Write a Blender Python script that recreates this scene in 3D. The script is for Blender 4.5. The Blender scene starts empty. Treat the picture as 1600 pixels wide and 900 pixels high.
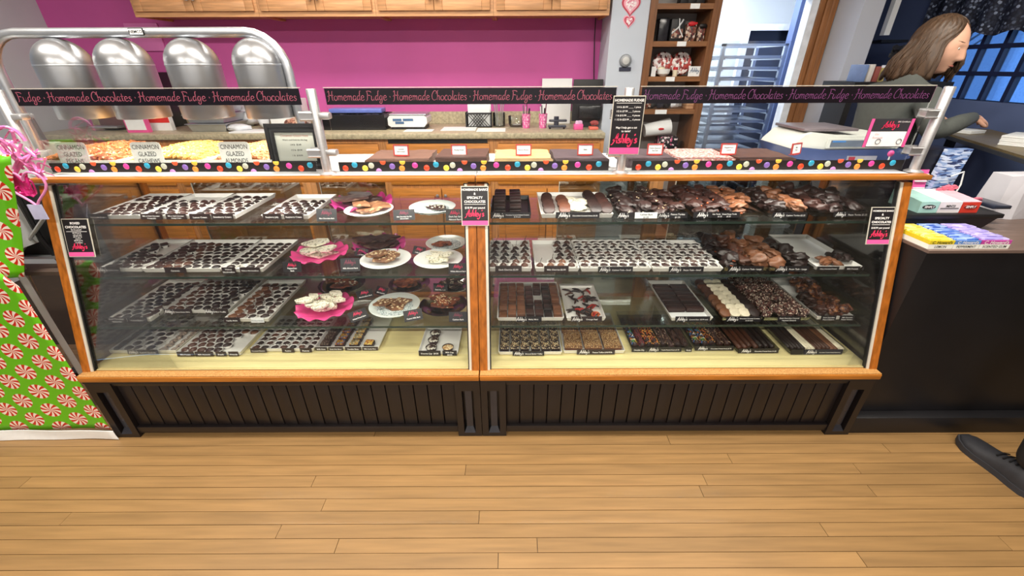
import bpy, bmesh, math, random
from mathutils import Matrix, Vector, noise
random.seed(7)
S = bpy.context.scene
COL = S.collection
R = math.radians
# ------------------------------------------------------------------ camera
F, TH, ROLL, H = 653.0, R(28.0), R(-0.22), 1.60
cam = bpy.data.cameras.new('camera'); cam.sensor_width = 36.0; cam.lens = 36.0 * F / 1600.0
cam.clip_start = .05; cam.clip_end = 200
co = bpy.data.objects.new('camera', cam); COL.objects.link(co)
co.matrix_world = Matrix.Translation((0, 0, H)) @ Matrix.Rotation(R(90) - TH, 4, 'X') @ Matrix.Rotation(ROLL, 4, 'Z')
S.camera = co
# ------------------------------------------------------------------ world, lights, exposure
S.view_settings.view_transform = 'Standard'; S.view_settings.look = 'None'
S.view_settings.gamma = 1.0; S.view_settings.use_curve_mapping = False
S.view_settings.exposure = 0.0
S.cycles.transparent_max_bounces = 32; S.cycles.max_bounces = 10
S.cycles.caustics_reflective = False; S.cycles.caustics_refractive = False
W = bpy.data.worlds.new('dusk_sky'); S.world = W; W.use_nodes = True
W.node_tree.nodes['Background'].inputs[0].default_value = (.30, .58, 1.0, 1)
W.node_tree.nodes['Background'].inputs[1].default_value = 2.6
def area(name, loc, sx, sy, power, col, rot=(0, 0, 0)):
    l = bpy.data.lights.new(name, 'AREA'); l.shape = 'RECTANGLE'; l.size = sx; l.size_y = sy
    l.energy = power; l.color = col
    o = bpy.data.objects.new(name, l); COL.objects.link(o); o.location = loc; o.rotation_euler = rot
    return o
WARM = (1.0, .93, .82)
for lx in (-2.1, -.2, 1.6):
    area('ceiling_lamp', (lx, 1.35, 2.86), 1.25, .16, 54, WARM)
    area('ceiling_lamp', (lx, -1.5, 2.86), 1.25, .16, 88, WARM)
area('kitchen_fill_light', (-.9, 2.85, 2.86), 1.6, .3, 34, WARM)  # added fill that brightens the magenta wall, no known fixture there
for lx in (-1.04, .75):
    area('case_fill_light', (lx, 1.775, 1.165), 1.45, .03, 7.5, (1, .95, .86), (R(12), 0, 0))  # added fill strips to brighten the case interiors, no tube in the cases
area('stockroom_lamp', (1.9, 4.9, 2.7), .9, .9, 95, (.92, .97, 1.0))
# ------------------------------------------------------------------ picture-to-place helpers (where real planes lie)
_c, _s = math.cos(TH), math.sin(TH)
def D(px, py):
    u = (px - 800) / F; v = -(py - 450) / F
    cr, sr = math.cos(ROLL), math.sin(ROLL)
    u, v = u * cr - v * sr, u * sr + v * cr
    return (u, _c + v * _s, -_s + v * _c)
def PZ(px, py, z):
    d = D(px, py); t = (z - H) / d[2]; return Vector((d[0] * t, d[1] * t, z))
def PY(px, py, y):
    d = D(px, py); t = y / d[1]; return Vector((d[0] * t, y, H + d[2] * t))
def PX(px, py, x):
    d = D(px, py); t = x / d[0]; return Vector((x, d[1] * t, H + d[2] * t))
# ------------------------------------------------------------------ materials
def lin(h):
    if not isinstance(h, str): return h
    h = h.lstrip('#'); o = []
    for i in (0, 2, 4):
        c = int(h[i:i + 2], 16) / 255; o.append(c / 12.92 if c <= .04045 else ((c + .055) / 1.055) ** 2.4)
    return tuple(o)
MATS = {}
def new_mat(name):
    m = bpy.data.materials.new(name); m.use_nodes = True; m.node_tree.nodes.clear()
    return m, m.node_tree.nodes, m.node_tree.links
def pm(name, col, rough=.5, metal=0., var=.12, scale=18., stretch=(1, 1, 1), bump=0., rnd=0., spec=.5, coat=0.):
    """plain surface: colour with noise variation, optional grain stretch, relief and a per-object tone"""
    if name in MATS: return MATS[name]
    m, N, L = new_mat(name); c = lin(col)
    out = N.new('ShaderNodeOutputMaterial'); b = N.new('ShaderNodeBsdfPrincipled'); L.new(b.outputs[0], out.inputs[0])
    b.inputs['Roughness'].default_value = rough; b.inputs['Metallic'].default_value = metal
    b.inputs['Specular IOR Level'].default_value = spec; b.inputs['Coat Weight'].default_value = coat
    tc = N.new('ShaderNodeTexCoord'); mp = N.new('ShaderNodeMapping'); mp.inputs['Scale'].default_value = stretch
    L.new(tc.outputs['Object'], mp.inputs[0])
    oi = N.new('ShaderNodeObjectInfo')
    ad = N.new('ShaderNodeVectorMath'); ad.operation = 'MULTIPLY_ADD'; ad.inputs[1].default_value = (1, 1, 1)
    L.new(mp.outputs[0], ad.inputs[0])
    cmb = N.new('ShaderNodeCombineXYZ')
    mm = N.new('ShaderNodeMath'); mm.operation = 'MULTIPLY'; mm.inputs[1].default_value = 37. if rnd else 0.
    L.new(oi.outputs['Random'], mm.inputs[0])
    for i in range(3): L.new(mm.outputs[0], cmb.inputs[i])
    L.new(cmb.outputs[0], ad.inputs[2])
    n = N.new('ShaderNodeTexNoise'); n.inputs['Scale'].default_value = scale; n.inputs['Detail'].default_value = 5
    L.new(ad.outputs[0], n.inputs['Vector'])
    rp = N.new('ShaderNodeValToRGB'); rp.color_ramp.elements[0].position = .3; rp.color_ramp.elements[1].position = .72
    lo = [max(0, x * (1 - var)) for x in c]; hi = [min(1, x * (1 + var)) for x in c]
    rp.color_ramp.elements[0].color = (*lo, 1); rp.color_ramp.elements[1].color = (*hi, 1)
    L.new(n.outputs[0], rp.inputs[0]); src = rp.outputs[0]
    if rnd:
        hs = N.new('ShaderNodeHueSaturation'); mr = N.new('ShaderNodeMapRange')
        mr.inputs['To Min'].default_value = 1 - rnd; mr.inputs['To Max'].default_value = 1 + rnd
        L.new(oi.outputs['Random'], mr.inputs[0]); L.new(mr.outputs[0], hs.inputs['Value']); L.new(src, hs.inputs['Color']); src = hs.outputs[0]
    L.new(src, b.inputs['Base Color'])
    if bump:
        bp = N.new('ShaderNodeBump'); bp.inputs['Strength'].default_value = bump; bp.inputs['Distance'].default_value = .01
        L.new(n.outputs[0], bp.inputs['Height']); L.new(bp.outputs[0], b.inputs['Normal'])
    MATS[name] = m; return m
def wood(name, col, axis='x', rough=.4, var=.35, rnd=0., scale=5., bump=.06, coat=0.):
    st = {'x': (1, 14, 14), 'y': (14, 1, 14), 'z': (14, 14, 1)}[axis]
    return pm(name, col, rough, 0, var, scale, st, bump, rnd, .4, coat)
def cells(name, cols, scale, rough=.5, gap=None, bump=.5, stretch=(1, 1, 1)):
    """small pieces too fine to pick apart: voronoi cells coloured from a list, with relief"""
    if name in MATS: return MATS[name]
    m, N, L = new_mat(name)
    out = N.new('ShaderNodeOutputMaterial'); b = N.new('ShaderNodeBsdfPrincipled'); L.new(b.outputs[0], out.inputs[0])
    b.inputs['Roughness'].default_value = rough
    tc = N.new('ShaderNodeTexCoord'); mp = N.new('ShaderNodeMapping'); mp.inputs['Scale'].default_value = stretch
    L.new(tc.outputs['Object'], mp.inputs[0])
    v = N.new('ShaderNodeTexVoronoi'); v.inputs['Scale'].default_value = scale; L.new(mp.outputs[0], v.inputs['Vector'])
    sp = N.new('ShaderNodeSeparateColor'); L.new(v.outputs['Color'], sp.inputs[0])
    rp = N.new('ShaderNodeValToRGB'); rp.color_ramp.interpolation = 'CONSTANT'
    e = rp.color_ramp.elements
    while len(e) < len(cols): e.new(.5)
    for i, c in enumerate(cols):
        e[i].position = i / len(cols); e[i].color = (*lin(c), 1)
    L.new(sp.outputs[0], rp.inputs[0]); src = rp.outputs[0]
    if gap:
        mx = N.new('ShaderNodeMix'); mx.data_type = 'RGBA'; mr = N.new('ShaderNodeMapRange')
        mr.inputs['From Min'].default_value = .45; mr.inputs['From Max'].default_value = .62
        L.new(v.outputs['Distance'], mr.inputs[0]); L.new(mr.outputs[0], mx.inputs[0])
        L.new(src, mx.inputs[6]); mx.inputs[7].default_value = (*lin(gap), 1); src = mx.outputs[2]
    L.new(src, b.inputs['Base Color'])
    bp = N.new('ShaderNodeBump'); bp.inputs['Strength'].default_value = bump; bp.inputs['Distance'].default_value = .006; bp.invert = True
    L.new(v.outputs['Distance'], bp.inputs['Height']); L.new(bp.outputs[0], b.inputs['Normal'])
    MATS[name] = m; return m
def glass(name, tint=(.97, .99, .98), refl=1.0, base=0.0, rough=.0):
    """thin sheet glass: lets light through, mirrors by angle; base adds a constant mirror share (tinted or mirrored panes)"""
    if name in MATS: return MATS[name]
    m, N, L = new_mat(name)
    out = N.new('ShaderNodeOutputMaterial'); mx = N.new('ShaderNodeMixShader'); L.new(mx.outputs[0], out.inputs[0])
    t = N.new('ShaderNodeBsdfTransparent'); t.inputs[0].default_value = (*tint, 1)
    g = N.new('ShaderNodeBsdfGlossy'); g.inputs['Roughness'].default_value = rough
    fr = N.new('ShaderNodeFresnel'); fr.inputs[0].default_value = 1.45
    ml = N.new('ShaderNodeMath'); ml.operation = 'MULTIPLY_ADD'; ml.inputs[1].default_value = refl; ml.inputs[2].default_value = base; ml.use_clamp = True
    L.new(fr.outputs[0], ml.inputs[0]); L.new(ml.outputs[0], mx.inputs[0])
    L.new(t.outputs[0], mx.inputs[1]); L.new(g.outputs[0], mx.inputs[2])
    MATS[name] = m; return m
def emis(name, col, s):
    if name in MATS: return MATS[name]
    m, N, L = new_mat(name); out = N.new('ShaderNodeOutputMaterial'); e = N.new('ShaderNodeEmission')
    e.inputs[0].default_value = (*lin(col), 1); e.inputs[1].default_value = s; L.new(e.outputs[0], out.inputs[0])
    MATS[name] = m; return m
def peppermint():
    """gift wrap print: red and white swirl sweets on green"""
    m, N, L = new_mat('peppermint_wrap')
    out = N.new('ShaderNodeOutputMaterial'); b = N.new('ShaderNodeBsdfPrincipled'); L.new(b.outputs[0], out.inputs[0])
    b.inputs['Roughness'].default_value = .35
    tc = N.new('ShaderNodeTexCoord'); sx = N.new('ShaderNodeSeparateXYZ'); L.new(tc.outputs['Object'], sx.inputs[0])
    def M(op, a, c=0., d=0.):
        n = N.new('ShaderNodeMath'); n.operation = op
        for i, q in enumerate((a, c, d)):
            if isinstance(q, (int, float)): n.inputs[i].default_value = q
            else: L.new(q, n.inputs[i])
        return n.outputs[0]
    x, z = sx.outputs[0], sx.outputs[2]
    # the print runs slantwise
    a = R(-32)
    u = M('ADD', M('MULTIPLY', x, math.cos(a) / .114), M('MULTIPLY', z, math.sin(a) / .114))
    v = M('ADD', M('MULTIPLY', x, -math.sin(a) / .098), M('MULTIPLY', z, math.cos(a) / .098))
    row = M('FLOOR', v); odd = M('MODULO', M('ABSOLUTE', row), 2.)
    u2 = M('ADD', u, M('MULTIPLY', odd, .5))
    fu = M('MULTIPLY', M('SUBTRACT', M('FRACT', M('ADD', u2, 50.)), .5), .114)
    fv = M('MULTIPLY', M('SUBTRACT', M('FRACT', M('ADD', v, 50.)), .5), .098)
    r = M('SQRT', M('ADD', M('MULTIPLY', fu, fu), M('MULTIPLY', fv, fv)))
    an = M('ARCTAN2', fv, fu)
    sw = M('SINE', M('ADD', M('MULTIPLY', an, 9.), M('MULTIPLY', r, 75.)))
    red = M('GREATER_THAN', sw, 0.0); disc = M('LESS_THAN', r, .0415)
    m1 = N.new('ShaderNodeMix'); m1.data_type = 'RGBA'; L.new(red, m1.inputs[0]); m1.inputs[6].default_value = (.86, .76, .66, 1); m1.inputs[7].default_value = (*lin('#c8261a'), 1)
    m2 = N.new('ShaderNodeMix'); m2.data_type = 'RGBA'; L.new(disc, m2.inputs[0]); m2.inputs[6].default_value = (*lin('#63b818'), 1); L.new(m1.outputs[2], m2.inputs[7])
    L.new(m2.outputs[2], b.inputs['Base Color'])
    MATS['wrap'] = m; return m
# ------------------------------------------------------------------ mesh helpers
class MB:
    def __init__(s): s.v = []; s.f = []
    def add(s, vs, fs, M=None):
        o = len(s.v)
        s.v += [(M @ Vector(p)) if M else Vector(p) for p in vs]
        s.f += [tuple(i + o for i in f) for f in fs]; return s
    def box(s, a, b, M=None, bev=0.):
        x0, y0, z0 = a; x1, y1, z1 = b
        if bev <= 0:
            return s.add([(x0, y0, z0), (x1, y0, z0), (x1, y1, z0), (x0, y1, z0), (x0, y0, z1), (x1, y0, z1), (x1, y1, z1), (x0, y1, z1)],
                         [(0, 3, 2, 1), (4, 5, 6, 7), (0, 1, 5, 4), (1, 2, 6, 5), (2, 3, 7, 6), (3, 0, 4, 7)], M)
        bm = bmesh.new(); bmesh.ops.create_cube(bm, size=1.)
        for q in bm.verts: q.co = Vector(((x0 + x1) / 2 + q.co.x * (x1 - x0), (y0 + y1) / 2 + q.co.y * (y1 - y0), (z0 + z1) / 2 + q.co.z * (z1 - z0)))
        bmesh.ops.bevel(bm, geom=bm.edges[:], offset=bev, segments=2, affect='EDGES', profile=.5)
        bm.verts.index_update(); s.add([q.co.copy() for q in bm.verts], [[q.index for q in f.verts] for f in bm.faces], M); bm.free(); return s
    def prism(s, pts, d, M=None):
        """polygon pts in XY extruded by d along Z"""
        n = len(pts)
        vs = [(x, y, 0) for x, y in pts] + [(x, y, d) for x, y in pts]
        fs = [tuple(range(n))[::-1], tuple(range(n, 2 * n))] + [(i, (i + 1) % n, n + (i + 1) % n, n + i) for i in range(n)]
        return s.add(vs, fs, M)
    def lathe(s, prof, n=16, M=None, cap=True, flute=0.):
        """prof: (r, z) list, around Z"""
        vs = []; fs = []
        for r, z in prof:
            for k in range(n):
                a = 2 * math.pi * k / n; rr = r * (1 + (flute if k % 2 else -flute))
                vs.append((rr * math.cos(a), rr * math.sin(a), z))
        for j in range(len(prof) - 1):
            for k in range(n):
                fs.append((j * n + k, j * n + (k + 1) % n, (j + 1) * n + (k + 1) % n, (j + 1) * n + k))
        if cap: fs.append(tuple(range(n))[::-1]); fs.append(tuple((len(prof) - 1) * n + k for k in range(n)))
        return s.add(vs, fs, M)
    def cyl(s, p, q, r, n=12, r2=None):
        p, q = Vector(p), Vector(q); d = q - p
        M = Matrix.Translation(p) @ d.to_track_quat('Z', 'Y').to_matrix().to_4x4()
        return s.lathe([(r, 0), (r if r2 is None else r2, d.length)], n, M)
    def tube(s, pts, r, n=8, flat=1.):
        pts = [Vector(p) for p in pts]; vs = []; fs = []; up = None
        for i, p in enumerate(pts):
            t = (pts[min(i + 1, len(pts) - 1)] - pts[max(i - 1, 0)]).normalized()
            if up is None: up = t.orthogonal().normalized()
            up = (up - t * up.dot(t)).normalized(); b = t.cross(up)
            rr = r[i] if isinstance(r, (list, tuple)) else r
            for k in range(n):
                a = 2 * math.pi * k / n; vs.append(p + up * (math.cos(a) * rr) + b * (math.sin(a) * rr * flat))
        for i in range(len(pts) - 1):
            for k in range(n): fs.append((i * n + k, i * n + (k + 1) % n, (i + 1) * n + (k + 1) % n, (i + 1) * n + k))
        fs.append(tuple(range(n))[::-1]); fs.append(tuple((len(pts) - 1) * n + k for k in range(n)))
        return s.add(vs, fs)
    def ball(s, c, r, sub=2, sc=(1, 1, 1), jit=0., seed=0, M=None):
        bm = bmesh.new(); bmesh.ops.create_icosphere(bm, subdivisions=sub, radius=1.); rnd = random.Random(seed)
        T = M or Matrix()
        vs = []
        for q in bm.verts:
            k = r * (1 + rnd.uniform(-jit, jit)); vs.append(T @ Vector((c[0] + q.co.x * sc[0] * k, c[1] + q.co.y * sc[1] * k, c[2] + q.co.z * sc[2] * k)))
        bm.verts.index_update(); s.add(vs, [[q.index for q in f.verts] for f in bm.faces]); bm.free(); return s
    def grid(s, fn, nu, nv):
        vs = [fn(i / nu, j / nv) for j in range(nv + 1) for i in range(nu + 1)]
        w = nu + 1
        return s.add(vs, [(j * w + i, j * w + i + 1, (j + 1) * w + i + 1, (j + 1) * w + i) for j in range(nv) for i in range(nu)])
    def mesh(s, name, mat, smooth=35., off=None):
        me = bpy.data.meshes.new(name)
        vs = [v - off for v in s.v] if off is not None else s.v
        me.from_pydata([tuple(v) for v in vs], [], s.f); me.validate()
        if mat: me.materials.append(mat)
        bm = bmesh.new(); bm.from_mesh(me); bmesh.ops.recalc_face_normals(bm, faces=bm.faces[:]); bm.to_mesh(me); bm.free()
        if smooth:
            me.shade_smooth()
            try: me.set_sharp_from_angle(angle=R(smooth))
            except Exception: pass
        me.update(); return me
def wm(o):
    """world matrix of an object whose ancestors were only just placed"""
    return (wm(o.parent) @ o.matrix_basis) if o.parent else o.matrix_basis.copy()
def link(name, me, parent=None, loc=None):
    o = bpy.data.objects.new(name, me); COL.objects.link(o)
    if parent: o.parent = parent
    if loc is not None: o.location = loc
    return o
def part(name, mb, mat, parent, world=True, smooth=35., label=None, kind=None):
    """one mesh under its thing; coordinates of mb are world ones unless world=False"""
    if world:
        I = wm(parent).inverted(); mb.v = [I @ v for v in mb.v]
    o = link(name, mb.mesh(name, mat, smooth), parent)
    if label: o['label'] = label
    if kind: o['kind'] = kind
    return o
def tag(o, label, cat, group=None):
    o['label'] = label; o['category'] = cat
    if group: o['group'] = group
    return o
def thing(name, label, cat, loc=(0, 0, 0), rotz=0., group=None):
    o = bpy.data.objects.new(name, None); COL.objects.link(o); o.empty_display_size = .05
    o.location = loc; o.rotation_euler = (0, 0, rotz)
    return tag(o, label, cat, group)
def solo(name, mb, mat, label, cat, group=None, smooth=35.):
    """a thing that is one mesh; origin at its base"""
    lo = Vector((sum(v.x for v in mb.v) / len(mb.v), sum(v.y for v in mb.v) / len(mb.v), min(v.z for v in mb.v)))
    return tag(link(name, mb.mesh(name, mat, smooth, lo), None, lo), label, cat, group)
def struct(name, mb, mat, smooth=35.):
    o = link(name, mb.mesh(name, mat, smooth)); o['kind'] = 'structure'; return o
ORD = 'first second third fourth fifth sixth seventh eighth ninth tenth eleventh twelfth thirteenth fourteenth fifteenth sixteenth seventeenth eighteenth'.split()
def frame(origin, ex, ez):
    """matrix with local x along ex, local y along ez (up on the sign), z out of the face"""
    ex = Vector(ex).normalized(); ez = Vector(ez).normalized(); n = ex.cross(ez)
    m = Matrix((ex, ez, n)).transposed().to_4x4(); m.translation = Vector(origin); return m
FRONT = lambda p: frame(p, (1, 0, 0), (0, 0, 1))
# ---- lettering
_TX = {}
def text_mb(txt, size, align='C', shear=0., bold=0., lh=1.25):
    k = (txt, shear, bold, align, lh)
    if k not in _TX:
        cu = bpy.data.curves.new('lettering', 'FONT'); cu.body = txt; cu.size = 1.; cu.shear = shear; cu.offset = bold
        cu.align_x = {'C': 'CENTER', 'L': 'LEFT'}[align]; cu.resolution_u = 2; cu.space_line = lh; cu.fill_mode = 'FRONT'
        ob = bpy.data.objects.new('lettering', cu)
        me = bpy.data.meshes.new_from_object(ob)
        vs = [v.co.copy() for v in me.vertices]; fs = [tuple(p.vertices) for p in me.polygons]
        bpy.data.objects.remove(ob); bpy.data.curves.remove(cu); bpy.data.meshes.remove(me)
        if vs:
            cy = (min(v.y for v in vs) + max(v.y for v in vs)) / 2
            for v in vs: v.y -= cy
        _TX[k] = (vs, fs)
    vs, fs = _TX[k]
    b = MB(); b.add([(v.x * size, v.y * size, v.z) for v in vs], fs); return b
def put(mb, M):
    mb.v = [M @ v for v in mb.v]; return mb
GL = {
 'H': (.68, [[(.0,.85),(.1,1.),(.15,.9),(.13,.4),(.08,.0),(-.04,-.12)], [(.55,.98),(.48,.9),(.47,.5),(.5,.05),(.6,.02)], [(-.04,.42),(.2,.54),(.48,.5),(.62,.56)]]),
 'o': (.44, [[(.24,.5),(.08,.43),(.02,.22),(.12,.02),(.28,.03),(.38,.22),(.32,.42),(.16,.48)]]),
 'm': (.62, [[(-.02,.44),(.05,.46),(.06,.0)], [(.06,.28),(.16,.48),(.25,.42),(.26,.0)], [(.26,.28),(.37,.48),(.47,.4),(.47,.06),(.57,.03)]]),
 'e': (.42, [[(.05,.24),(.3,.3),(.29,.46),(.14,.5),(.03,.3),(.08,.05),(.24,.0),(.4,.12)]]),
 'a': (.46, [[(.3,.42),(.15,.5),(.03,.25),(.1,.02),(.24,.1),(.31,.4)], [(.33,.5),(.3,.2),(.33,.02),(.44,.06)]]),
 'd': (.46, [[(.3,.42),(.15,.5),(.03,.25),(.1,.02),(.24,.1),(.31,.4)], [(.44,.96),(.34,.98),(.31,.6),(.31,.15),(.42,.03)]]),
 'F': (.52, [[(-.02,-.06),(.1,.1),(.12,.5),(.1,.85),(.0,.88)], [(-.02,.96),(.2,.98),(.48,.92),(.52,.8)], [(.1,.5),(.34,.54),(.4,.45)]]),
 'u': (.46, [[(-.02,.48),(.05,.42),(.05,.1),(.15,.0),(.26,.1),(.3,.48)], [(.3,.48),(.3,.1),(.4,.03)]]),
 'g': (.46, [[(.3,.42),(.15,.5),(.03,.25),(.1,.04),(.24,.1),(.31,.4)], [(.33,.5),(.32,.0),(.26,-.3),(.08,-.3),(.06,-.12),(.2,-.08)]]),
 'C': (.56, [[(.42,.7),(.52,.78),(.44,.96),(.24,.97),(.03,.62),(.05,.2),(.25,.0),(.54,.12)]]),
 'h': (.42, [[(.14,.98),(.04,.96),(.06,.5),(.05,.0)], [(.05,.28),(.18,.48),(.28,.4),(.28,.06),(.38,.03)]]),
 'c': (.38, [[(.3,.36),(.3,.47),(.14,.5),(.03,.28),(.08,.05),(.22,.0),(.38,.12)]]),
 'l': (.2, [[(.02,.92),(.1,.98),(.08,.5),(.08,.1),(.19,.03)]]),
 't': (.3, [[(.12,.82),(.1,.3),(.12,.05),(.26,.05)], [(-.03,.5),(.12,.54),(.28,.5)]]),
 's': (.34, [[(.28,.4),(.16,.5),(.05,.4),(.15,.27),(.27,.15),(.17,.0),(.0,.07)]]),
 'A': (.56, [[(-.2,-.2),(-.02,-.12),(.18,.4),(.36,1.),(.4,.9),(.41,.4),(.45,.0),(.55,.08)], [(-.08,.3),(.2,.42),(.5,.36)]]),
 'y': (.4, [[(-.02,.46),(.06,.2),(.18,.1),(.3,.48)], [(.32,.5),(.25,.0),(.1,-.38),(-.12,-.34),(-.1,-.2)]]),
 "'": (.14, [[(.08,1.02),(.02,.8)]]),
 '·': (.3, [[(.1,.36),(.16,.38)]]), ' ': (.2, [])}
def _cat(p, n=4):
    q = [Vector(a) for a in p]; o = []
    for i in range(len(q) - 1):
        a, b, c, d = q[max(i - 1, 0)], q[i], q[i + 1], q[min(i + 2, len(q) - 1)]
        for k in range(n):
            t = k / n; o.append(.5 * (2 * b + (c - a) * t + (2 * a - 5 * b + 4 * c - d) * t * t + (3 * b - a - 3 * c + d) * t ** 3))
    return o + [q[-1]]
def stroke_mb(txt, size, w=.07, shear=.0, align='C'):
    """curly lettering drawn stroke by stroke as flat ribbons"""
    b = MB(); x = 0.
    for ch in txt:
        adv, st = GL[ch]
        for s_ in st:
            p = _cat([(a, c) for a, c in s_], 3); vs = []
            for i, q in enumerate(p):
                t = p[min(i + 1, len(p) - 1)] - p[max(i - 1, 0)]
                t = t.normalized() if t.length > 1e-6 else Vector((1, 0)); n = Vector((-t.y, t.x))
                ww = w * (.55 + .6 * math.sin(math.pi * i / (len(p) - 1))) * (1.15 if ch != '·' else 2.6) * .5
                for e in (1, -1):
                    z = q + n * ww * e; vs.append(((x + z.x + shear * z.y) * size, z.y * size, 0))
            b.add(vs, [(2 * i, 2 * i + 1, 2 * i + 3, 2 * i + 2) for i in range(len(p) - 1)])
        x += adv
    dx = -x * size / 2 if align == 'C' else 0
    for v in b.v: v.x += dx
    b.w = x * size; return b
# ------------------------------------------------------------------ shared materials
M_oak = wood('case_oak', '#ad6c28', 'x', .4, .3, coat=.1)
M_oakz = wood('case_oak_upright', '#9a581c', 'z', .38, .35)
M_part = cells('pressed_wood_edge', ['#b98a50', '#ad7c42', '#c0945a', '#a06f3a'], 480., .5, None, .1, (.5, 1, 1))
M_cab = wood('cabinet_oak', '#c8966a', 'x', .42, .25)
M_cabz = wood('cabinet_oak_upright', '#bf8550', 'z', .42, .25)
M_cabd = wood('cabinet_oak_lower', '#bd7a34', 'x', .42, .25)
M_black = pm('black_paint', '#1c1718', .38, 0, .15, 9., bump=.03)
M_blk = pm('black_matte', '#141316', .5, 0, .1, 20.)
M_deck = pm('cream_deck', '#e4d69c', .35, 0, .06, 6., (1, 8, 8))
M_white = pm('white_laminate', '#eceef0', .35, 0, .03, 8.)
M_paper = pm('white_paper', '#eef1f2', .7, 0, .03, 30.)
M_strip = pm('pale_metal_strip', '#d9d4c6', .4, .3, .05, 30.)
M_chrome = pm('brushed_steel', '#d2d2d4', .38, .8, .06, 40., (1, 1, 8))
M_silver = pm('silver_lamp_shell', '#a6a8ac', .33, .85, .03, 8.)
M_alu = pm('aluminium', '#c8ccd2', .35, .85, .08, 14.)
M_glass = glass('front_glass', (.985, .992, .985), .6)
M_shelf = glass('shelf_glass', (.975, .99, .98), .5)
M_sneeze = glass('sneeze_glass', (.98, .985, .985), .4)
M_mirror = glass('mirrored_door_pane', (.75, .8, .76), 1., .33)
M_gedge = pm('green_glass_edge', '#2f3f38', .15, 0, .1, 8.)
M_pink = pm('hot_pink', '#e8589c', .45, 0, .05, 20.)
M_ink = pm('white_ink', '#f1efee', .6, 0, 0.)
M_logo = pm('pink_ink', '#e0305e', .5, 0, 0.)
M_logop = pm('dusty_pink_ink', '#93495d', .5, 0, 0.)
M_purp = pm('violet_ink', '#683463', .5, 0, 0.)
M_sign = pm('black_card', '#1b181c', .35, 0, .1, 20.)
M_brown_lbl = pm('brown_label', '#2e201f', .4, 0, .1, 30.)
M_txt = pm('dark_ink', '#0d1012', .6, 0, 0.)
M_dark = pm('dark_chocolate', '#20100e', .48, 0, .25, 60., bump=.12, rnd=.3)
M_milk = pm('milk_chocolate', '#4c291a', .48, 0, .2, 60., bump=.12, rnd=.25)
M_mid = pm('semisweet_chocolate', '#301813', .48, 0, .25, 60., bump=.12, rnd=.3)
M_tan = pm('pale_milk_chocolate', '#70462d', .5, 0, .15, 50., bump=.1, rnd=.15)
M_wchoc = pm('white_chocolate', '#e6dcc2', .45, 0, .12, 70., bump=.25, rnd=.1)
M_cup = pm('white_paper_cup', '#e9e6e2', .7, 0, .04, 40.)
M_tray = pm('white_tray_plastic', '#e4e2de', .4, 0, .03, 12.)
M_clear = glass('clear_tray_plastic', (.9, .92, .92), .8, .04, .06)
# ------------------------------------------------------------------ key measures (metres)
XJ, XL, XR = -.147, -1.938, 1.644          # joint between the cases, outer ends
YB, ZB = 1.468, .340                       # base face, base height
YLG, ZL0, ZL = 1.452, .357, .388           # ledge front, underside, top
YG0, YG1, ZG1 = 1.500, 1.722, 1.172        # glass foot, glass head
gy = lambda z: YG0 + (YG1 - YG0) * (z - ZL) / (ZG1 - ZL)
ZC = 1.203                                 # top of the cases
YR = 2.20                                  # rear of the cases
SH = {'top shelf': (1.0007, 1.733), 'second shelf': (.7757, 1.668), 'third shelf': (.5515, 1.605), 'case floor': (ZL + .002, 1.52)}
YCU, YCO, YW = 3.66, 3.39, 4.03            # upper cabinets, counter edge, pink wall
ZCO, ZUP = 1.143, 1.925
XS = 3.35                                  # dark side wall with the window
# =================================================================== STRUCTURE
fl = struct('floor', MB().box((-6, -3.5, -.06), (6.2, 8, -.006)), pm('subfloor', '#3a2a1c', .7))
M_pl = wood('maple_plank', '#8c6c44', 'x', .42, .16, .11, 3.2, .02, .03)
def planks():
    # boards run across the view; joints where the photograph shows them: (y px of the row, joint x px list)
    edges = [684.0]
    pw = .0557
    rows = {}
    js = [(1045,688),(1385,700),(1141,718),(1340,733),(727,737),(490,752),(1103,753),(1097,770),(1365,770),(503,795),(95,818),(748,815),(1291,833),(430,841),(522,864),(840,861),(1578,856),(1353,883),(778,887),(38,755)]
    y0 = PZ(752, 681, 0).y
    for px, py in js:
        p = PZ(px, py, 0); rows.setdefault(int((y0 - p.y) // pw), []).append(p.x)
    rnd = random.Random(3); cache = {}
    for r in range(-14, 34):
        ya = y0 - (r + 1) * pw; yb = y0 - r * pw
        if r < 0 or r > 15:
            xs = [-3.3, rnd.uniform(-1.2, 1.2), 3.3] if r < 0 else [-3.3, 3.3]
            if r > 20: continue
        else:
            xs = sorted([-3.3, 3.3] + rows.get(r, [rnd.uniform(-2.6, -1.8)]))
        for a, b in zip(xs, xs[1:]):
            if b - a < .12: continue
            m = MB().box((a + .0011, ya + .0011, -.012), (b - .0011, yb - .0011, rnd.uniform(-.0007, .0003)))
            part('floor_plank', m, M_pl, fl, smooth=0)
planks()
M_pw = pm('magenta_paint', '#c5579f', .6, 0, .04, 3.)
M_ww = pm('white_wall_paint', '#c3ccd9', .65, 0, .03, 3.)
M_gw = pm('grey_wall_paint', '#b9bcc2', .65, 0, .04, 3.)
struct('wall_back', MB().box((-4.2, YW, 0), (.745, YW + .1, 3.1)), M_pw)
struct('wall_partition', MB().box((.745, 3.68, 0), (1.022, YW + .1, 3.1)), M_ww)
struct('wall_behind_hutch', MB().box((1.022, 4.0, 0), (1.545, YW + .1, 3.1)), M_ww)
xdl, xdr = 1.562, PY(1277, 9, 3.68).x
struct('wall_over_door', MB().box((1.548, 3.68, 2.03), (2.6, 3.74, 3.1)), M_ww)
struct('wall_left', MB().box((-4.3, 2.6, 0), (-4.2, YW + .1, 3.1)), M_gw)
p0 = PY(86, 60, YW).x
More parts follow.
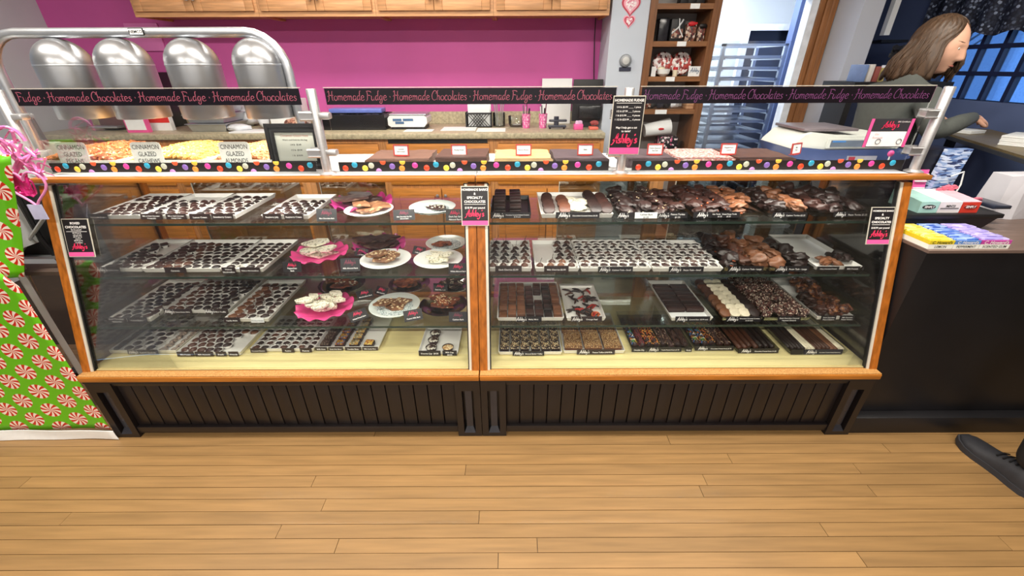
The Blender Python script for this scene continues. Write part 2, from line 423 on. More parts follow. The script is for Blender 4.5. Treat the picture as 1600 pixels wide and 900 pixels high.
struct('wall_left_return', MB().box((-4.2, 3.55, 0), (p0 - .02, YW, 3.1)), M_gw)
struct('ceiling', MB().box((-6, -3.5, 2.9), (6.2, 8, 3.0)), pm('ceiling_tile', '#d9d7d0', .8))
# shop front behind the viewer: unseen closed walls keep dusk reflections off the glass
struct('wall_front', MB().box((-6, -3.6, 0), (6.2, -3.5, 3.0)), M_gw)
struct('wall_side', MB().box((-6.1, -3.5, 0), (-6, 3.0, 3.0)), M_gw)
# pillar right of the door
q1, q2 = PY(1309, 0, 3.68).x, PY(1385, 0, 3.40).x
struct('wall_beside_door', MB().box((q1 - .01, 3.68, 0), (q2, 3.74, 3.1)), pm('cool_grey_paint', '#aeb4c0', .6, 0, .03, 3.))
struct('wall_pillar', MB().box((PY(1352, 0, 3.40).x, 3.40, 0), (q2, 3.68, 3.1)), pm('pillar_paint', '#b9bcc6', .6, 0, .03, 3.))
# stockroom behind the door
struct('wall_stockroom', MB().box((.6, 6.2, 0), (4.2, 6.3, 3.1)), pm('stockroom_white', '#e8eef6', .6, 0, .02, 3.))
struct('wall_stockroom_left', MB().box((1.0, YW + .1, 0), (1.1, 6.2, 3.1)).box((1.545, 3.70, 0), (1.56, YW + .1, 3.1)), MATS['stockroom_white'])
struct('wall_stockroom_right', MB().box((4.1, 5.3, 0), (4.2, 6.2, 3.1)).box((XS, 5.2, 0), (4.2, 5.3, 3.1)), MATS['stockroom_white'])
# door casing
dc = link('door_1', MB().box((xdr - .055, 3.66, 0), (xdr, 3.745, 2.03)).mesh('door_1', pm('white_jamb', '#dfe4ec', .5))); dc['kind'] = 'structure'
M_tr = wood('brown_trim', '#8a5a33', 'z', .45, .3)
wt = q1 - xdr
for i in range(3):
    part('casing_board', MB().box((xdr + .002 + wt * i / 3, 3.655 - .008 * (i % 2), 0), (xdr + wt * (i + 1) / 3 - .002, 3.70, 2.16), bev=.004), M_tr, dc)
part('head_casing', MB().box((1.545, 3.655, 2.035), (q1, 3.70, 2.16)), wood('dark_head_trim', '#4a2b22', 'x', .45, .2), dc)
# dark side room at the right: side wall with window
M_dw = pm('blue_grey_wall', '#5c6c96', .7, 0, .08, 2.)
a0, a1 = PX(1478, 150, XS), PX(1600, 165, XS)
zs = PX(1560, 160, XS).z; zt = PX(1560, 27, XS).z
pw_ = PX(1521, 156, XS).y - PX(1557, 158, XS).y
yw1 = PX(1521, 156, XS).y + 3 * pw_; yw0 = yw1 - 9 * pw_
struct('wall_right', MB().box((XS, yw1, 0), (XS + .12, 5.2, 3.1)).box((XS, yw0, 0), (XS + .12, yw1, zs)).box((XS, yw0, zt), (XS + .12, yw1, 3.1)), M_dw)
struct('wall_right_front', MB().box((XS, -3.5, 0), (XS + .12, yw0, 3.1)), pm('reflection_dim_taupe', '#5a554f', .7, 0, .05, 3.))  # unseen stretch, colour darkened to cut the blue reflection in the case glass
struct('wall_nook', MB().box((XS - .4, 5.1, 0), (XS, 5.2, 3.1)), M_dw)
struct('wall_between', MB().prism([(q2 - .02, 3.69), (q2 + .0, 3.69), (XS, 4.72), (XS, 4.75)], 3.1), M_dw)
wn = link('window_1', MB().box((XS + .02, yw0, zs - .05), (XS + .1, yw1, zs)).box((XS + .02, yw0, zt), (XS + .1, yw1, zt + .05)).box((XS + .02, yw0, zs), (XS + .1, yw0 + .05, zt)).box((XS + .02, yw1 - .05, zs), (XS + .1, yw1, zt)).mesh('window_1', pm('navy_frame', '#1d2548', .5)))
wn['kind'] = 'structure'
M_mun = MATS['navy_frame']
NR, NC = 3, 9
for i in range(1, NC):
    y = yw0 + (yw1 - yw0) * i / NC
    part('muntin', MB().box((XS + .035, y - .014, zs), (XS + .075, y + .014, zt)), M_mun, wn)
for j in range(1, NR):
    z = zs + (zt - zs) * j / NR
    part('muntin', MB().box((XS + .03, yw0, z - .014), (XS + .07, yw1, z + .014)), M_mun, wn)
M_pane = glass('window_pane', (.88, .94, 1.), .6)
for i in range(NC):
    for j in range(NR):
        part('pane', MB().box((XS + .052, yw0 + (yw1 - yw0) * i / NC, zs + (zt - zs) * j / NR), (XS + .056, yw0 + (yw1 - yw0) * (i + 1) / NC, zs + (zt - zs) * (j + 1) / NR)), M_pane, wn)
# =================================================================== DISPLAY CASES
def slant(zlo, zhi, xa, xb, off, dep):
    """a bar following the slanted front, off metres in front of the glass line and dep deep"""
    ya, yb = gy(zlo), gy(zhi)
    return [(xa, ya - off, zlo), (xb, ya - off, zlo), (xb, ya - off + dep, zlo), (xa, ya - off + dep, zlo),
            (xa, yb - off, zhi), (xb, yb - off, zhi), (xb, yb - off + dep, zhi), (xa, yb - off + dep, zhi)]
BOXF = [(0, 3, 2, 1), (4, 5, 6, 7), (0, 1, 5, 4), (1, 2, 6, 5), (2, 3, 7, 6), (3, 0, 4, 7)]
def display_case(xa, xb, label, doors):
    t = thing('display_case', label, 'display case', ((xa + xb) / 2, YB, 0))
    P = lambda n, b, m, **k: part(n, b, m, t, **k)
    g = .0015
    xa += g; xb -= g
    # black beadboard base
    pwid = .115
    P('plinth', MB().box((xa + pwid, YB + .03, 0), (xb - pwid, YR - .05, .02)), M_blk)
    P('base_carcass', MB().box((xa + .02, YB + .045, .02), (xb - .02, YR - .03, ZB)), M_black)
    P('bottom_rail', MB().box((xa + pwid, YB + .004, .022), (xb - pwid, YB + .04, .062), bev=.004), M_black)
    P('top_rail', MB().box((xa + pwid, YB + .004, ZB - .022), (xb - pwid, YB + .04, ZB), bev=.003), M_black)
    n = 24; w = (xb - xa - 2 * pwid) / n
    for i in range(n):
        x = xa + pwid + i * w
        P('beadboard_slat', MB().box((x + .002, YB + .020, .062), (x + w - .002, YB + .046, ZB - .022), bev=.003), M_black)
    for s in (0, 1):
        x0 = xa if s == 0 else xb - pwid; x1 = x0 + pwid
        f = MB()
        f.box((x0, YB, 0), (x0 + .03, YB + .05, ZB)); f.box((x1 - .03, YB, 0), (x1, YB + .05, ZB))
        f.box((x0 + .03, YB, ZB - .055), (x1 - .03, YB + .05, ZB)); f.box((x0 + .03, YB, 0), (x1 - .03, YB + .05, .022))
        pl = P('pilaster', f, M_black)
        c = MB()
        c.add([(x0 + .03, YB, .022), (x1 - .03, YB, .022), (x1 - .042, YB + .018, .05), (x0 + .042, YB + .018, .05)], [(0, 1, 2, 3)])
        c.box((x0 + .042, YB + .016, .05), (x1 - .042, YB + .05, ZB - .055))
        part('recessed_panel', c, pm('black_satin', '#2c2c33', .22, 0, .1, 9.), pl)
    P('ledge_shadow_strip', MB().box((xa, YLG + .012, ZB), (xb, YR - .03, ZL0)), M_blk)  # black strip standing in for the shadow under the ledge
    # oak ledge with mottled top
    P('front_ledge', MB().box((xa, YLG, ZL0), (xb, YG0 + .02, ZL - .004), bev=.004), M_oak)
    P('ledge_top', MB().box((xa + .002, YLG + .004, ZL - .005), (xb - .002, YG0 - .006, ZL)), M_part)
    P('case_floor', MB().box((xa + .02, YG0 + .003, ZL - .012), (xb - .02, YR - .01, ZL + .001)), M_deck)
    P('floor_strip', MB().box((xa + .045, YG0 + .010, ZL + .0005), (xb - .045, YG0 + .022, ZL + .004)), M_deck)
    # uprights with pale strip beside the glass
    for s in (0, 1):
        o = xa if s == 0 else xb - .034
        P('front_upright', MB().add(slant(ZL, ZG1, o, o + .034, .012, .04), BOXF), M_oakz)
        i0 = o + .034 if s == 0 else o - .011
        P('metal_strip', MB().add(slant(ZL, ZG1, i0, i0 + .011, .009, .022), BOXF), M_strip)
        i1 = i0 + .011 if s == 0 else i0 - .005
        P('black_gasket', MB().add(slant(ZL, ZG1, i1, i1 + .005, .004, .016), BOXF), M_blk)
        e = xa if s == 0 else xb - .02
        P('rear_upright', MB().box((e, YR - .04, ZL), (e + .02, YR, ZG1)), M_oakz)
        sx = xa + .004 if s == 0 else xb - .010
        sg = MB(); v = [(gy(ZL) + .03, ZL), (YR - .04, ZL), (YR - .04, ZG1), (gy(ZG1) + .03, ZG1)]
        sg.add([(sx, y, z) for y, z in v] + [(sx + .006, y, z) for y, z in v], [(3, 2, 1, 0), (4, 5, 6, 7), (0, 1, 5, 4), (1, 2, 6, 5), (2, 3, 7, 6), (3, 0, 4, 7)])
        P('side_glass', sg, M_glass, smooth=0)
    P('front_glass', MB().add(slant(ZL, ZG1, xa + .05, xb - .05, 0, .006), BOXF), M_glass, smooth=0)
    # top: oak edging and white slab
    P('top_edging', MB().box((xa - (.02 if xa < -1 else 0), 1.700, 1.184), (xb + (.062 if xb > 1 else 0), 1.745, ZC), bev=.003), M_oak)
    P('white_top', MB().box((xa, 1.747, 1.176), (xb, YR + .02, ZC - .001)), M_white)
    # shelves
    for k, (z, y) in list(SH.items())[:3]:
        sh = P('glass_shelf', MB().box((xa + .05, y, z - .010), (xb - .05, YR - .05, z)), M_shelf, smooth=0)
        part('shelf_edge', MB().box((xa + .05, y - .0012, z - .0102), (xb - .05, y - .0002, z + .0002)), M_gedge, sh)
        for s in (xa + .038, (xa + xb) / 2 - .01, xb - .058):
            part('shelf_bracket', MB().box((s, YR - .16, z - .03), (s + .02, YR - .045, z - .0105), bev=.003), M_chrome, sh)
    # rear frame and mirrored sliding doors
    xm = (xa + xb) / 2
    P('rear_post', MB().box((xm - .035, YR - .045, ZL), (xm + .035, YR - .005, ZG1)), M_cabz)
    P('rear_rail', MB().box((xa + .02, YR - .035, ZG1 - .03), (xb - .02, YR - .002, ZG1 + .003)), M_oak)
    P('rear_sill', MB().box((xa + .02, YR - .035, ZL), (xb - .02, YR - .002, ZL + .02)), M_oak)
    for i, (a, b) in enumerate(doors):
        d = P('sliding_door', MB().box((a, YR - .030 + i * .012, ZL + .02), (b, YR - .025 + i * .012, ZG1 - .03)), M_mirror, smooth=0)
        part('door_edge', MB().box((a - .004, YR - .031 + i * .012, ZL + .02), (a, YR - .024 + i * .012, ZG1 - .03)), M_strip, d)
    return t
cl = display_case(XL, XJ, 'glass display case of boxed chocolates and bark plates beside the peppermint wrap', [(-1.66, -1.10), (-1.0, -.66)])
cr = display_case(XJ, XR, 'glass display case of cherries, turtles and pretzel rods beside the black counter', [(.25, .74), (.86, 1.56)])
# =================================================================== SNEEZE GUARD
POST = [PZ(57, 275, ZC).x, PZ(512, 272, ZC).x, PZ(967, 268, ZC).x, PZ(1415, 265, ZC).x]
YP = 1.772
where = ['beside the pink heart basket', 'between the nut tubs and the fudge', 'behind the fudge price sign', 'beside the card rack at the far end']
for i, x in enumerate(POST):
    t = thing('guard_post', 'round steel sneeze guard post ' + where[i], 'post', (x, YP, ZC), 0, 'steel posts of the sneeze guard')
    part('flange', MB().lathe([(.034, 0), (.034, .003), (.024, .008), (.021, .010)], 20, Matrix.Translation((x, YP, ZC))), M_chrome, t)
    part('tube', MB().lathe([(.0185, .008), (.0185, .318), (.0165, .322)], 20, Matrix.Translation((x, YP, ZC))), M_chrome, t)
    for z in (ZC + .085, ZC + .225):
        for sd in (-1, 1):
            if (i == 0 and sd < 0) or (i == 3 and sd > 0): continue
            part('glass_clamp', MB().box((x + sd * .012, YP - .014, z - .012), (x + sd * .055, YP + .024, z + .012), bev=.006), M_chrome, t)
CANDY = [pm('candy_' + n, h, .25, 0, .03, 30., coat=.4) for n, h in (('red', '#e8472a'), ('teal', '#2f9fc4'), ('yellow', '#edc64a'), ('grey', '#b4bdae'), ('orange_red', '#e0603e'), ('purple', '#7e62b0'), ('orange', '#f28a3a'), ('yellow_top', '#ecca52'), ('magenta', '#d2459c'), ('violet', '#ab7fb8'))]
bann = 'Homemade Fudge · Homemade Chocolates'
cd_off = [(.0,.34,0),(.04,.70,1),(.082,.33,2),(.109,.62,3),(.138,.0,9),(.159,1.,4),(.196,.52,5),(.236,.3,6),(.240,1.,7),(.291,.62,8)]
sg_lab = ['clear sneeze guard pane over the glazed nuts, with black lettered banner', 'clear sneeze guard pane over four fudge slabs, with black lettered banner', 'clear sneeze guard pane in front of the white scale, with black lettered banner']
sk = 0
def disc(r, n=18):
    return MB().lathe([(r, 0), (r * .97, .0012), (r * .75, .0026), (r * .3, .0034), (.0002, .0035)], n)
for i in range(3):
    xa, xb = POST[i] + .045, POST[i + 1] - .045
    t = thing('sneeze_guard', sg_lab[i], 'sneeze guard', ((xa + xb) / 2, YP + .012, ZC + .012))
    yf = YP + .008
    zt_ = PY(700, 137.5, yf).z; zb_ = PY(700, 163, yf).z; zd1 = PY(700, 252.5, yf).z; zd0 = PY(700, 267, yf).z
    part('glass_pane', MB().box((xa, yf, zd0 - .002), (xb, yf + .006, zt_ + .002)), M_sneeze, t, smooth=0)
    part('pane_edge', MB().box((xa, yf - .0005, zt_ + .002), (xb, yf + .0065, zt_ + .004)), M_strip, t)
    bs = part('banner_strip', MB().box((xa + .004, yf - .0022, zb_), (xb - .004, yf - .0008, zt_)), pm('gloss_black_vinyl', '#120c14', .12, 0, .1, 10.), t)
    hb = zt_ - zb_; mid = (zt_ + zb_) / 2
    one = stroke_mb(bann, 1., align='L').w
    size = hb * .58; Lx = xb - xa - .03
    # the line of writing repeats and is cut where the strip ends
    txt = (' · '.join([bann, bann])) if i else ('Chocolates · ' + ' · '.join([bann, bann]))
    def fit(s_, width):
        w = stroke_mb(s_, 1., align='L').w; return width / w
    txts = {0: 'Fudge · Homemade Chocolates · Homemade Fudge · Homemade Chocolates', 1: bann + ' · ' + bann, 2: bann + ' · ' + bann}
    k = fit(txts[i], Lx)
    sx = min(1.6, k / size)
    mb = stroke_mb(txts[i], size, .062, .10, 'L')
    for v in mb.v: v.x *= sx
    M = FRONT((xa + .012, yf - .0026, mid - size * .40))
    part('lettering', put(mb, M), M_logop if i < 2 else M_purp, bs)
    ds = part('candy_strip', MB().box((xa + .004, yf - .0022, zd0), (xb - .004, yf - .0008, zd1)), M_blk, t)
    hd = zd1 - zd0; x = xa + .03; rr = .0122
    while x < xb - .01:
        for dx, dz, ci in cd_off:
            px = x + dx
            if px > xb - .024: continue
            cz = zd0 + hd * dz
            # dots cut by the strip's edge keep only their part on it
            m = disc(rr)
            m2 = MB(); m2.v = []
            M = FRONT((px, yf - .0023, cz))
            vs = [M @ v for v in m.v]
            for v in vs: v.z = max(zd0 + .0004, min(zd1 + (.004 if dz > .9 else -.0004), v.z))
            m2.v = vs; m2.f = m.f
            part('candy_dot', m2, CANDY[ci], ds)
        x += .339
    # end of one bay
# =================================================================== signs
def sign(name, label, M, w, h, lines, card=None, pink=True, logo=(0, -.33, .2), th=.003, rim=None, cat='sign', group=None, logomat=None):
    """flat card: M places its centre; lines = (text, y, size, material[, bold])"""
    t = thing(name, label, cat, M.translation, 0, group)
    hw, hh = w / 2, h / 2
    part('card', put(MB().box((-hw, -hh, -th), (hw, hh, 0)), M), card or M_sign, t)
    if rim: part('rim', put(MB().box((-hw - .003, -hh - .003, -th - .001), (hw + .003, hh + .003, -.0008)), M), rim, t)
    if pink: part('pink_band', put(MB().box((-hw, -hh, .0002), (hw, -hh + h * .115, .0008)), M), M_pink, t)
    for ln in lines:
        s_, y, sz, mt = ln[:4]
        if s_ == '_': m = MB().box((-hw * .82, y - .0008, .0005), (hw * .82, y + .0008, .0009))
        else:
            m = text_mb(s_, sz, 'C', 0, ln[4] if len(ln) > 4 else .02)
            for v in m.v: v.y += y; v.z += .0006
        part('lettering', put(m, M), mt, t, smooth=0)
    if logo:
        m = stroke_mb("Ashley's", h * logo[2], .13, .15)
        for v in m.v: v.x += logo[0] * w; v.y += logo[1] * h; v.z += .0006
        part('logo', put(m, M), logomat or M_logo, t, smooth=0)
    return t
GN = Vector((0, YG1 - YG0, ZG1 - ZL)).normalized()      # up along the slanted glass
def on_glass(px, py, off=.004):
    # point on the slanted front glass seen at this place
    d = D(px, py); k = (YG1 - YG0) / (ZG1 - ZL)
    # y = YG0 + k (z-ZL) - off
    t = (YG0 + k * (H - ZL) - off) / (d[1] - k * d[2]); return Vector((d[0] * t, d[1] * t, H + d[2] * t))
def glass_frame(px, py, off=.004): return frame(on_glass(px, py, off), (1, 0, 0), GN)
c = on_glass(742, 323, .016)
sign('price_sign', 'black hanging sign for barks and specialty chocolates on the middle upright', glass_frame(742, 322, .018), .107, .155,
     [('HOMEMADE BARKS', .066, .0125, M_ink, .03), ('&', .050, .013, M_ink, .02), ('SPECIALTY', .034, .0135, M_ink, .03), ('CHOCOLATES', .018, .0135, M_ink, .03), ('_', .007, 0, M_ink), ('$18.99 per pound', -.008, .0115, M_ink, .02)], rim=M_strip, logo=(0, -.27, .17))
sign('price_sign', 'black cut-corner sign for barks and specialty chocolates inside the glass near the black counter', glass_frame(1376, 353, .008), .092, .150,
     [('HOMEMADE BARKS', .062, .0098, M_ink, .02), ('&', .047, .012, M_ink, .02), ('SPECIALTY', .032, .0125, M_ink, .03), ('CHOCOLATES', .016, .0125, M_ink, .03), ('_', .005, 0, M_ink), ('$18.99 per pound', -.009, .0105, M_ink, .02)], rim=M_strip, logo=(0, -.29, .16))
sign('price_sign', 'black sign for boxed chocolates inside the glass beside the peppermint wrap', glass_frame(122, 372, .008), .105, .155,
     [('BOXED', .062, .0125, M_ink, .03), ('CHOCOLATES', .046, .0135, M_ink, .03), ('By the pound', .034, .008, M_ink), ('_', .027, 0, M_ink), ('$21.99 per lb.\nmilk and dark', .017, .0066, M_ink), ('$23.99 per lb.\nassorted', .001, .0066, M_ink), ('$25.99 per lb.\nnut clusters', -.015, .0066, M_ink)], rim=M_strip, logo=(0, -.29, .14))
pf = PY(979, 197, YP - .022)
sign('price_sign', 'tall black fudge price sign clamped to a steel guard post', FRONT(pf), .118, .212,
     [('HOMEMADE FUDGE', .093, .0125, M_ink, .03), ('_', .083, 0, M_ink), ('1/4 lb $3.99 ____ 1 piece', .068, .0092, M_ink, .01), ('1/2 lb $7.99 ___ 2 pieces', .053, .0092, M_ink, .01), ('1 lb $15.99 ____ 4 pieces', .038, .0092, M_ink, .01), ('1 1/2 lb $23.99 __ 6 pieces', .023, .0092, M_ink, .01), ("May I help get a cut\nto taste?", -.012, .0105, M_ink, .02)], rim=M_strip, logo=(0, -.30, .16))
# =================================================================== SWEETS
ME = {}
def shared(key, fn):
    if key not in ME: ME[key] = fn()
    return ME[key]
def dome_me(mat, sq=0):
    def f():
        m = MB()
        if sq == 1: m.box((-.0155, -.0155, .001), (.0155, .0155, .018), bev=.0035)
        elif sq == 2:
            m.lathe([(.017, .001), (.019, .007), (.016, .015), (.008, .0195), (.0004, .0205)], 10)
            for v in m.v: v.x *= 1.08; v.y *= .86
        else: m.lathe([(.015, .001), (.0185, .007), (.0175, .012), (.012, .0165), (.0004, .018)], 10)
        return m.mesh('chocolate', mat, 50)
    return shared(('dome', mat.name, sq), f)
def cup_me(mat):
    def f():
        m = MB(); m.lathe([(.0160, .0), (.0214, .0132), (.0206, .0132), (.0155, .0012)], 16, cap=False, flute=.035)
        m.add([(.0155 * math.cos(2 * math.pi * k / 16), .0155 * math.sin(2 * math.pi * k / 16), .0006) for k in range(16)], [tuple(range(16))])
        return m.mesh('paper_cup', mat, 0)
    return shared(('cup', mat.name), f)
def lump_me(mat, seed, sc=(1, .85, .5), jit=.16, sub=2, r=.028):
    def f():
        m = MB(); m.ball((0, 0, 0), 1., sub + (1 if r > .022 else 0))
        for v in m.v:
            d = v.normalized(); o = Vector((seed * 3.7, seed * 1.9, seed * 5.3))
            k = r * (1 + jit * 1.7 * noise.noise(d * 1.5 + o) + jit * .55 * noise.noise(d * 4. + o))
            v.x, v.y, v.z = d.x * sc[0] * k, d.y * sc[1] * k, d.z * sc[2] * k + r * sc[2] * .8
        return m.mesh('lump', mat, 60)
    return shared(('lump', mat.name, seed, sc, r), f)
def piece(name, me, loc, rot, label, cat, group=None, sc=1.):
    o = link(name, me, None, loc); o.rotation_euler = rot
    if sc != 1.: o.scale = (sc, sc, sc)
    return tag(o, label, cat, group)
def in_cup(name, me, cup, loc, rz, label, cat, group, tilt=(0, 0), sc=1.):
    o = piece(name, me, loc, (tilt[0], tilt[1], rz), label, cat, group, sc)
    link('paper_cup', cup, o); return o
def tray(label, shelf, pxl, pxr, py, L, labels=(), mat=None, rim=.020, dz=0., front_y=None):
    """sheet tray whose front edge is seen from pxl to pxr at py; returns (x0, y0, z, width, length)"""
    z = SH[shelf][0] + .0015 + dz
    a, b = PZ(pxl, py, z), PZ(pxr, py, z)
    y0 = max((a.y + b.y) / 2, SH[shelf][1] + .006); x0, x1 = max(a.x, XL + .062), min(b.x, XR - .062); w = x1 - x0
    L = min(L, YR - .055 - y0)
    t = thing('sheet_tray', label, 'tray', (x0 + w / 2, y0, z), 0, 'sheet trays in the display cases')
    m = MB(); s = .006; e = .0022
    def ring(q, zz): return [(x0 + q, y0 + q, zz), (x0 + w - q, y0 + q, zz), (x0 + w - q, y0 + L - q, zz), (x0 + q, y0 + L - q, zz)]
    vs = ring(s, z) + ring(0, z + rim) + ring(e, z + rim) + ring(s + e, z + .002)
    fs = [(3, 2, 1, 0), (12, 13, 14, 15)]
    for k in range(3):
        for i in range(4): fs.append((4 * k + i, 4 * k + (i + 1) % 4, 4 * k + 4 + (i + 1) % 4, 4 * k + 4 + i))
    m.add(vs, fs)
    part('tray_pan', m, mat or M_tray, t, smooth=0)
    for lb in labels:
        la, lb_, txt = lb[0], lb[1], lb[2]
        hh = lb[3] if len(lb) > 3 else .026
        A, B = PZ(la, py, z), PZ(lb_, py, z); k0, k1 = max(A.x, x0 + .001), min(B.x, x0 + w - .001)
        M = frame(((k0 + k1) / 2, y0 - .0035, z + hh / 2 + .001), (1, 0, 0), (0, .16, 1))
        pl = part('price_label', put(MB().box((-(k1 - k0) / 2, -hh / 2, -.002), ((k1 - k0) / 2, hh / 2, 0)), M), lb[4] if len(lb) > 4 else M_brown_lbl, t)
        wdt = k1 - k0; off = 0
        if lb[-1] == 'logo':
            lg = stroke_mb("Ashley's", hh * .62, .12, .15)
            for v in lg.v: v.x -= wdt * .30; v.y -= hh * .25; v.z += .0006
            part('logo', put(lg, M), M_ink, pl, smooth=0); off = wdt * .17
        if not txt.strip(): continue
        ln = max(len(q) for q in txt.split('\n'))
        sz = min(.0105, (wdt * (.62 if off else .9)) / (ln * .50), hh * (.8 if '\n' not in txt else .42))
        tm = text_mb(txt, sz, 'C', 0, .015)
        for v in tm.v: v.x += off; v.z += .0006; v.y -= hh * .1
        dark = len(lb) > 4 and lb[4] is M_paper
        part('lettering', put(tm, M), M_txt if dark else M_ink, pl, smooth=0)
    return x0, y0, z + .0025, w, L
def nth(i): return ORD[min(i, 17)]
def cups(tr, name, what, cat, trayname, mats, pitch=(.0412, .0385), keep=None, sq=0, cupm=None, stag=True, sc=1.05, seed=1):
    """sweets in paper cups set in rows; mats: colour by column (list) ; keep(u, v) says which places are filled"""
    x0, y0, z, w, L = tr; rnd = random.Random(seed)
    n = max(1, int((w - .012) / pitch[0])); m_ = max(1, int((L - .02) / pitch[1]))
    px = (w - .012) / n
    grp = f'{what}s in the {trayname}'
    for j in range(m_):
        for i in range(n):
            u, v = (i + .5) / n, (j + .5) / m_
            if keep and not keep(u, v): continue
            if rnd.random() < .03: continue
            x = x0 + .006 + px * (i + .5) + ((px * .22 if j % 2 else -px * .22) if stag else 0) * (1 if 0 < i < n - 1 else .4) + rnd.uniform(-.002, .002)
            y = y0 + .010 + pitch[1] * (j + .5) + rnd.uniform(-.003, .003)
            mt = mats[min(len(mats) - 1, int(u * len(mats)))]
            s_ = sq[min(len(sq) - 1, int(u * len(sq)))] if isinstance(sq, (list, tuple)) else sq
            lab = f'{what}, {nth(j)} row, {nth(i)} across, {trayname}'
            in_cup(name, dome_me(mt, s_), cup_me(cupm or M_cup), (x, y, z), rnd.uniform(0, 6), lab, cat, grp, (rnd.uniform(-.12, .12), rnd.uniform(-.12, .12)), sc)
TS, T2, T3, T0 = 'top shelf', 'second shelf', 'third shelf', 'case floor'
# ---- left case, top shelf
t = tray('white tray of dark creams at the wrap end of the top shelf', TS, 99, 218, 343, .45, [(138, 171, 'Milk Vanilla Cream')])
cups(t, 'cream_chocolate', 'glossy cream chocolate', 'chocolate', 'wrap end tray, top shelf', [M_milk, M_mid, M_mid, M_dark], sq=[0, 0, 2])
t = tray('white tray of orange jelly and orange cream chocolates on the top shelf', TS, 221, 295, 343, .42, [(223, 256, 'Milk or Dark Chocolate\nOrange Jelly'), (262, 293, 'Milk or Dark Chocolate\nOrange Cream')])
cups(t, 'cream_chocolate', 'striped orange chocolate', 'chocolate', 'orange tray, top shelf', [M_dark, M_mid], keep=lambda u, v: v < .7, sq=2)
t = tray('white tray of lemon and strawberry creams on the top shelf', TS, 298, 369, 343, .42, [(299, 331, 'Lemon Cream'), (333, 366, 'Strawberry Cream')])
cups(t, 'cream_chocolate', 'round fruit cream chocolate', 'chocolate', 'lemon strawberry tray, top shelf', [M_dark, M_mid, M_dark], sq=[2, 0])
t = tray('white tray of raspberry jellies and creams on the top shelf', TS, 410, 483, 343, .34, [(413, 441, 'Raspberry Jelly'), (446, 475, 'Raspberry Cream')])
cups(t, 'cream_chocolate', 'raspberry chocolate', 'chocolate', 'raspberry tray, top shelf', [M_mid, M_dark], keep=lambda u, v: v < .75, sq=2)
# ---- left case, second shelf
t = tray('white tray of dark caramels under the boxed chocolates sign', T2, 104, 222, 425.5, .36, [(138, 190, 'Dark Vanilla Caramels', .026, M_brown_lbl, 'logo')])
cups(t, 'caramel_chocolate', 'square caramel chocolate', 'chocolate', 'wrap end tray, second shelf', [M_dark, M_mid, M_mid], keep=lambda u, v: not (u > .62 and v > .45), sq=[0, 1, 0])
t = tray('white tray of mixed caramels, second along the second shelf', T2, 224, 344, 426, .36, [(260, 293, 'Caramels')])
cups(t, 'caramel_chocolate', 'mixed caramel chocolate', 'chocolate', 'caramels tray, second shelf', [M_mid, M_milk, M_dark, M_dark], sq=[1, 0, 0], seed=4)
t = tray('white tray of marshmallow chocolates beside the pink bark plate', T2, 346, 412, 426, .36, [(349, 370, 'Walnut\nMarshmallow'), (377, 408, 'Walnut Marshmallow')])
cups(t, 'caramel_chocolate', 'round marshmallow chocolate', 'chocolate', 'marshmallow tray, second shelf', [M_dark, M_dark, M_mid], sq=0, seed=5, stag=False)
# ---- left case, third shelf
t = tray('white tray packed with meltaways at the wrap end of the third shelf', T3, 130, 237, 503.5, .40, [(132, 165, 'Milk Chocolate\nMeltaways'), (170, 200, 'Dark Chocolate\nMeltaways'), (202, 232, 'Peanut Butter')])
cups(t, 'meltaway_chocolate', 'oval meltaway chocolate', 'chocolate', 'wrap end tray, third shelf', [M_mid, M_dark, M_mid], sq=[0, 2, 1], pitch=(.040, .036), seed=6)
t = tray('white tray of dark truffle squares set back on the third shelf', T3, 258, 359, 490, .36, [(259, 302, 'Peanut Butter Melts', .026, M_brown_lbl, 'logo'), (323, 358, 'Mint Truffle', .026, M_brown_lbl, 'logo')])
cups(t, 'meltaway_chocolate', 'dark melt chocolate', 'chocolate', 'set back tray, third shelf', [M_milk, M_mid, M_dark, M_dark], sq=[2, 2, 1], seed=7)
t = tray('white tray of milk and dark coconut chocolates angled beside the pink plate', T3, 351, 421, 503.5, .40, [(352, 377, 'Vanilla Melts'), (394, 414, 'Coconut Cream', .024, M_paper)])
cups(t, 'meltaway_chocolate', 'coconut chocolate', 'chocolate', 'tray by the pink plate, third shelf', [M_tan, M_milk, M_dark, M_mid], sq=[1, 1, 0, 2], seed=8)
# ---- left case, floor
t = tray('white tray of dark almond clusters in the corner of the case floor', T0, 140, 173, 553, .34, [])
cups(t, 'jelly_chocolate', 'almond chocolate', 'chocolate', 'corner tray, case floor', [M_dark], seed=9, cupm=M_brown_lbl)
t = tray('white tray of vanilla caramels and striped swirls on the case floor', T0, 182, 277, 553, .38, [(202, 249, 'Cashew Caramels', .024, M_brown_lbl, 'logo')])
xs = t
cups((t[0], t[1], t[2], t[3] * .62, t[4]), 'jelly_chocolate', 'round caramel chocolate', 'chocolate', 'swirl tray, case floor', [M_dark, M_mid], seed=10)
M_swirl = cells('striped_chocolate', ['#d8c6b4', '#4a2a1e', '#c9b39f', '#3a1f18'], 230., .45, None, .5, (1, 3, 1))
for j in range(8):
    for i in range(2):
        piece('striped_chocolate', lump_me(M_swirl, 40 + (i + j) % 4, (1.1, .8, .4), .08, 2, .019), (t[0] + t[3] * (.71 + .2 * i) + .004 * (j % 2), t[1] + .025 + j * .034, t[2]), (0, 0, j * .7),
              f'pale striped swirl, {nth(j)} row, {nth(i)} across, swirl tray, case floor', 'chocolate', 'striped swirls in the swirl tray')
t = tray('white tray of four kinds of nut chocolates on the case floor', T0, 277, 377, 556, .40, [(279, 305, 'Milk Pecans', .024), (307, 335, 'Milk Almonds', .024), (339, 355, 'Brazils', .024), (359, 374, 'Almonds', .024)])
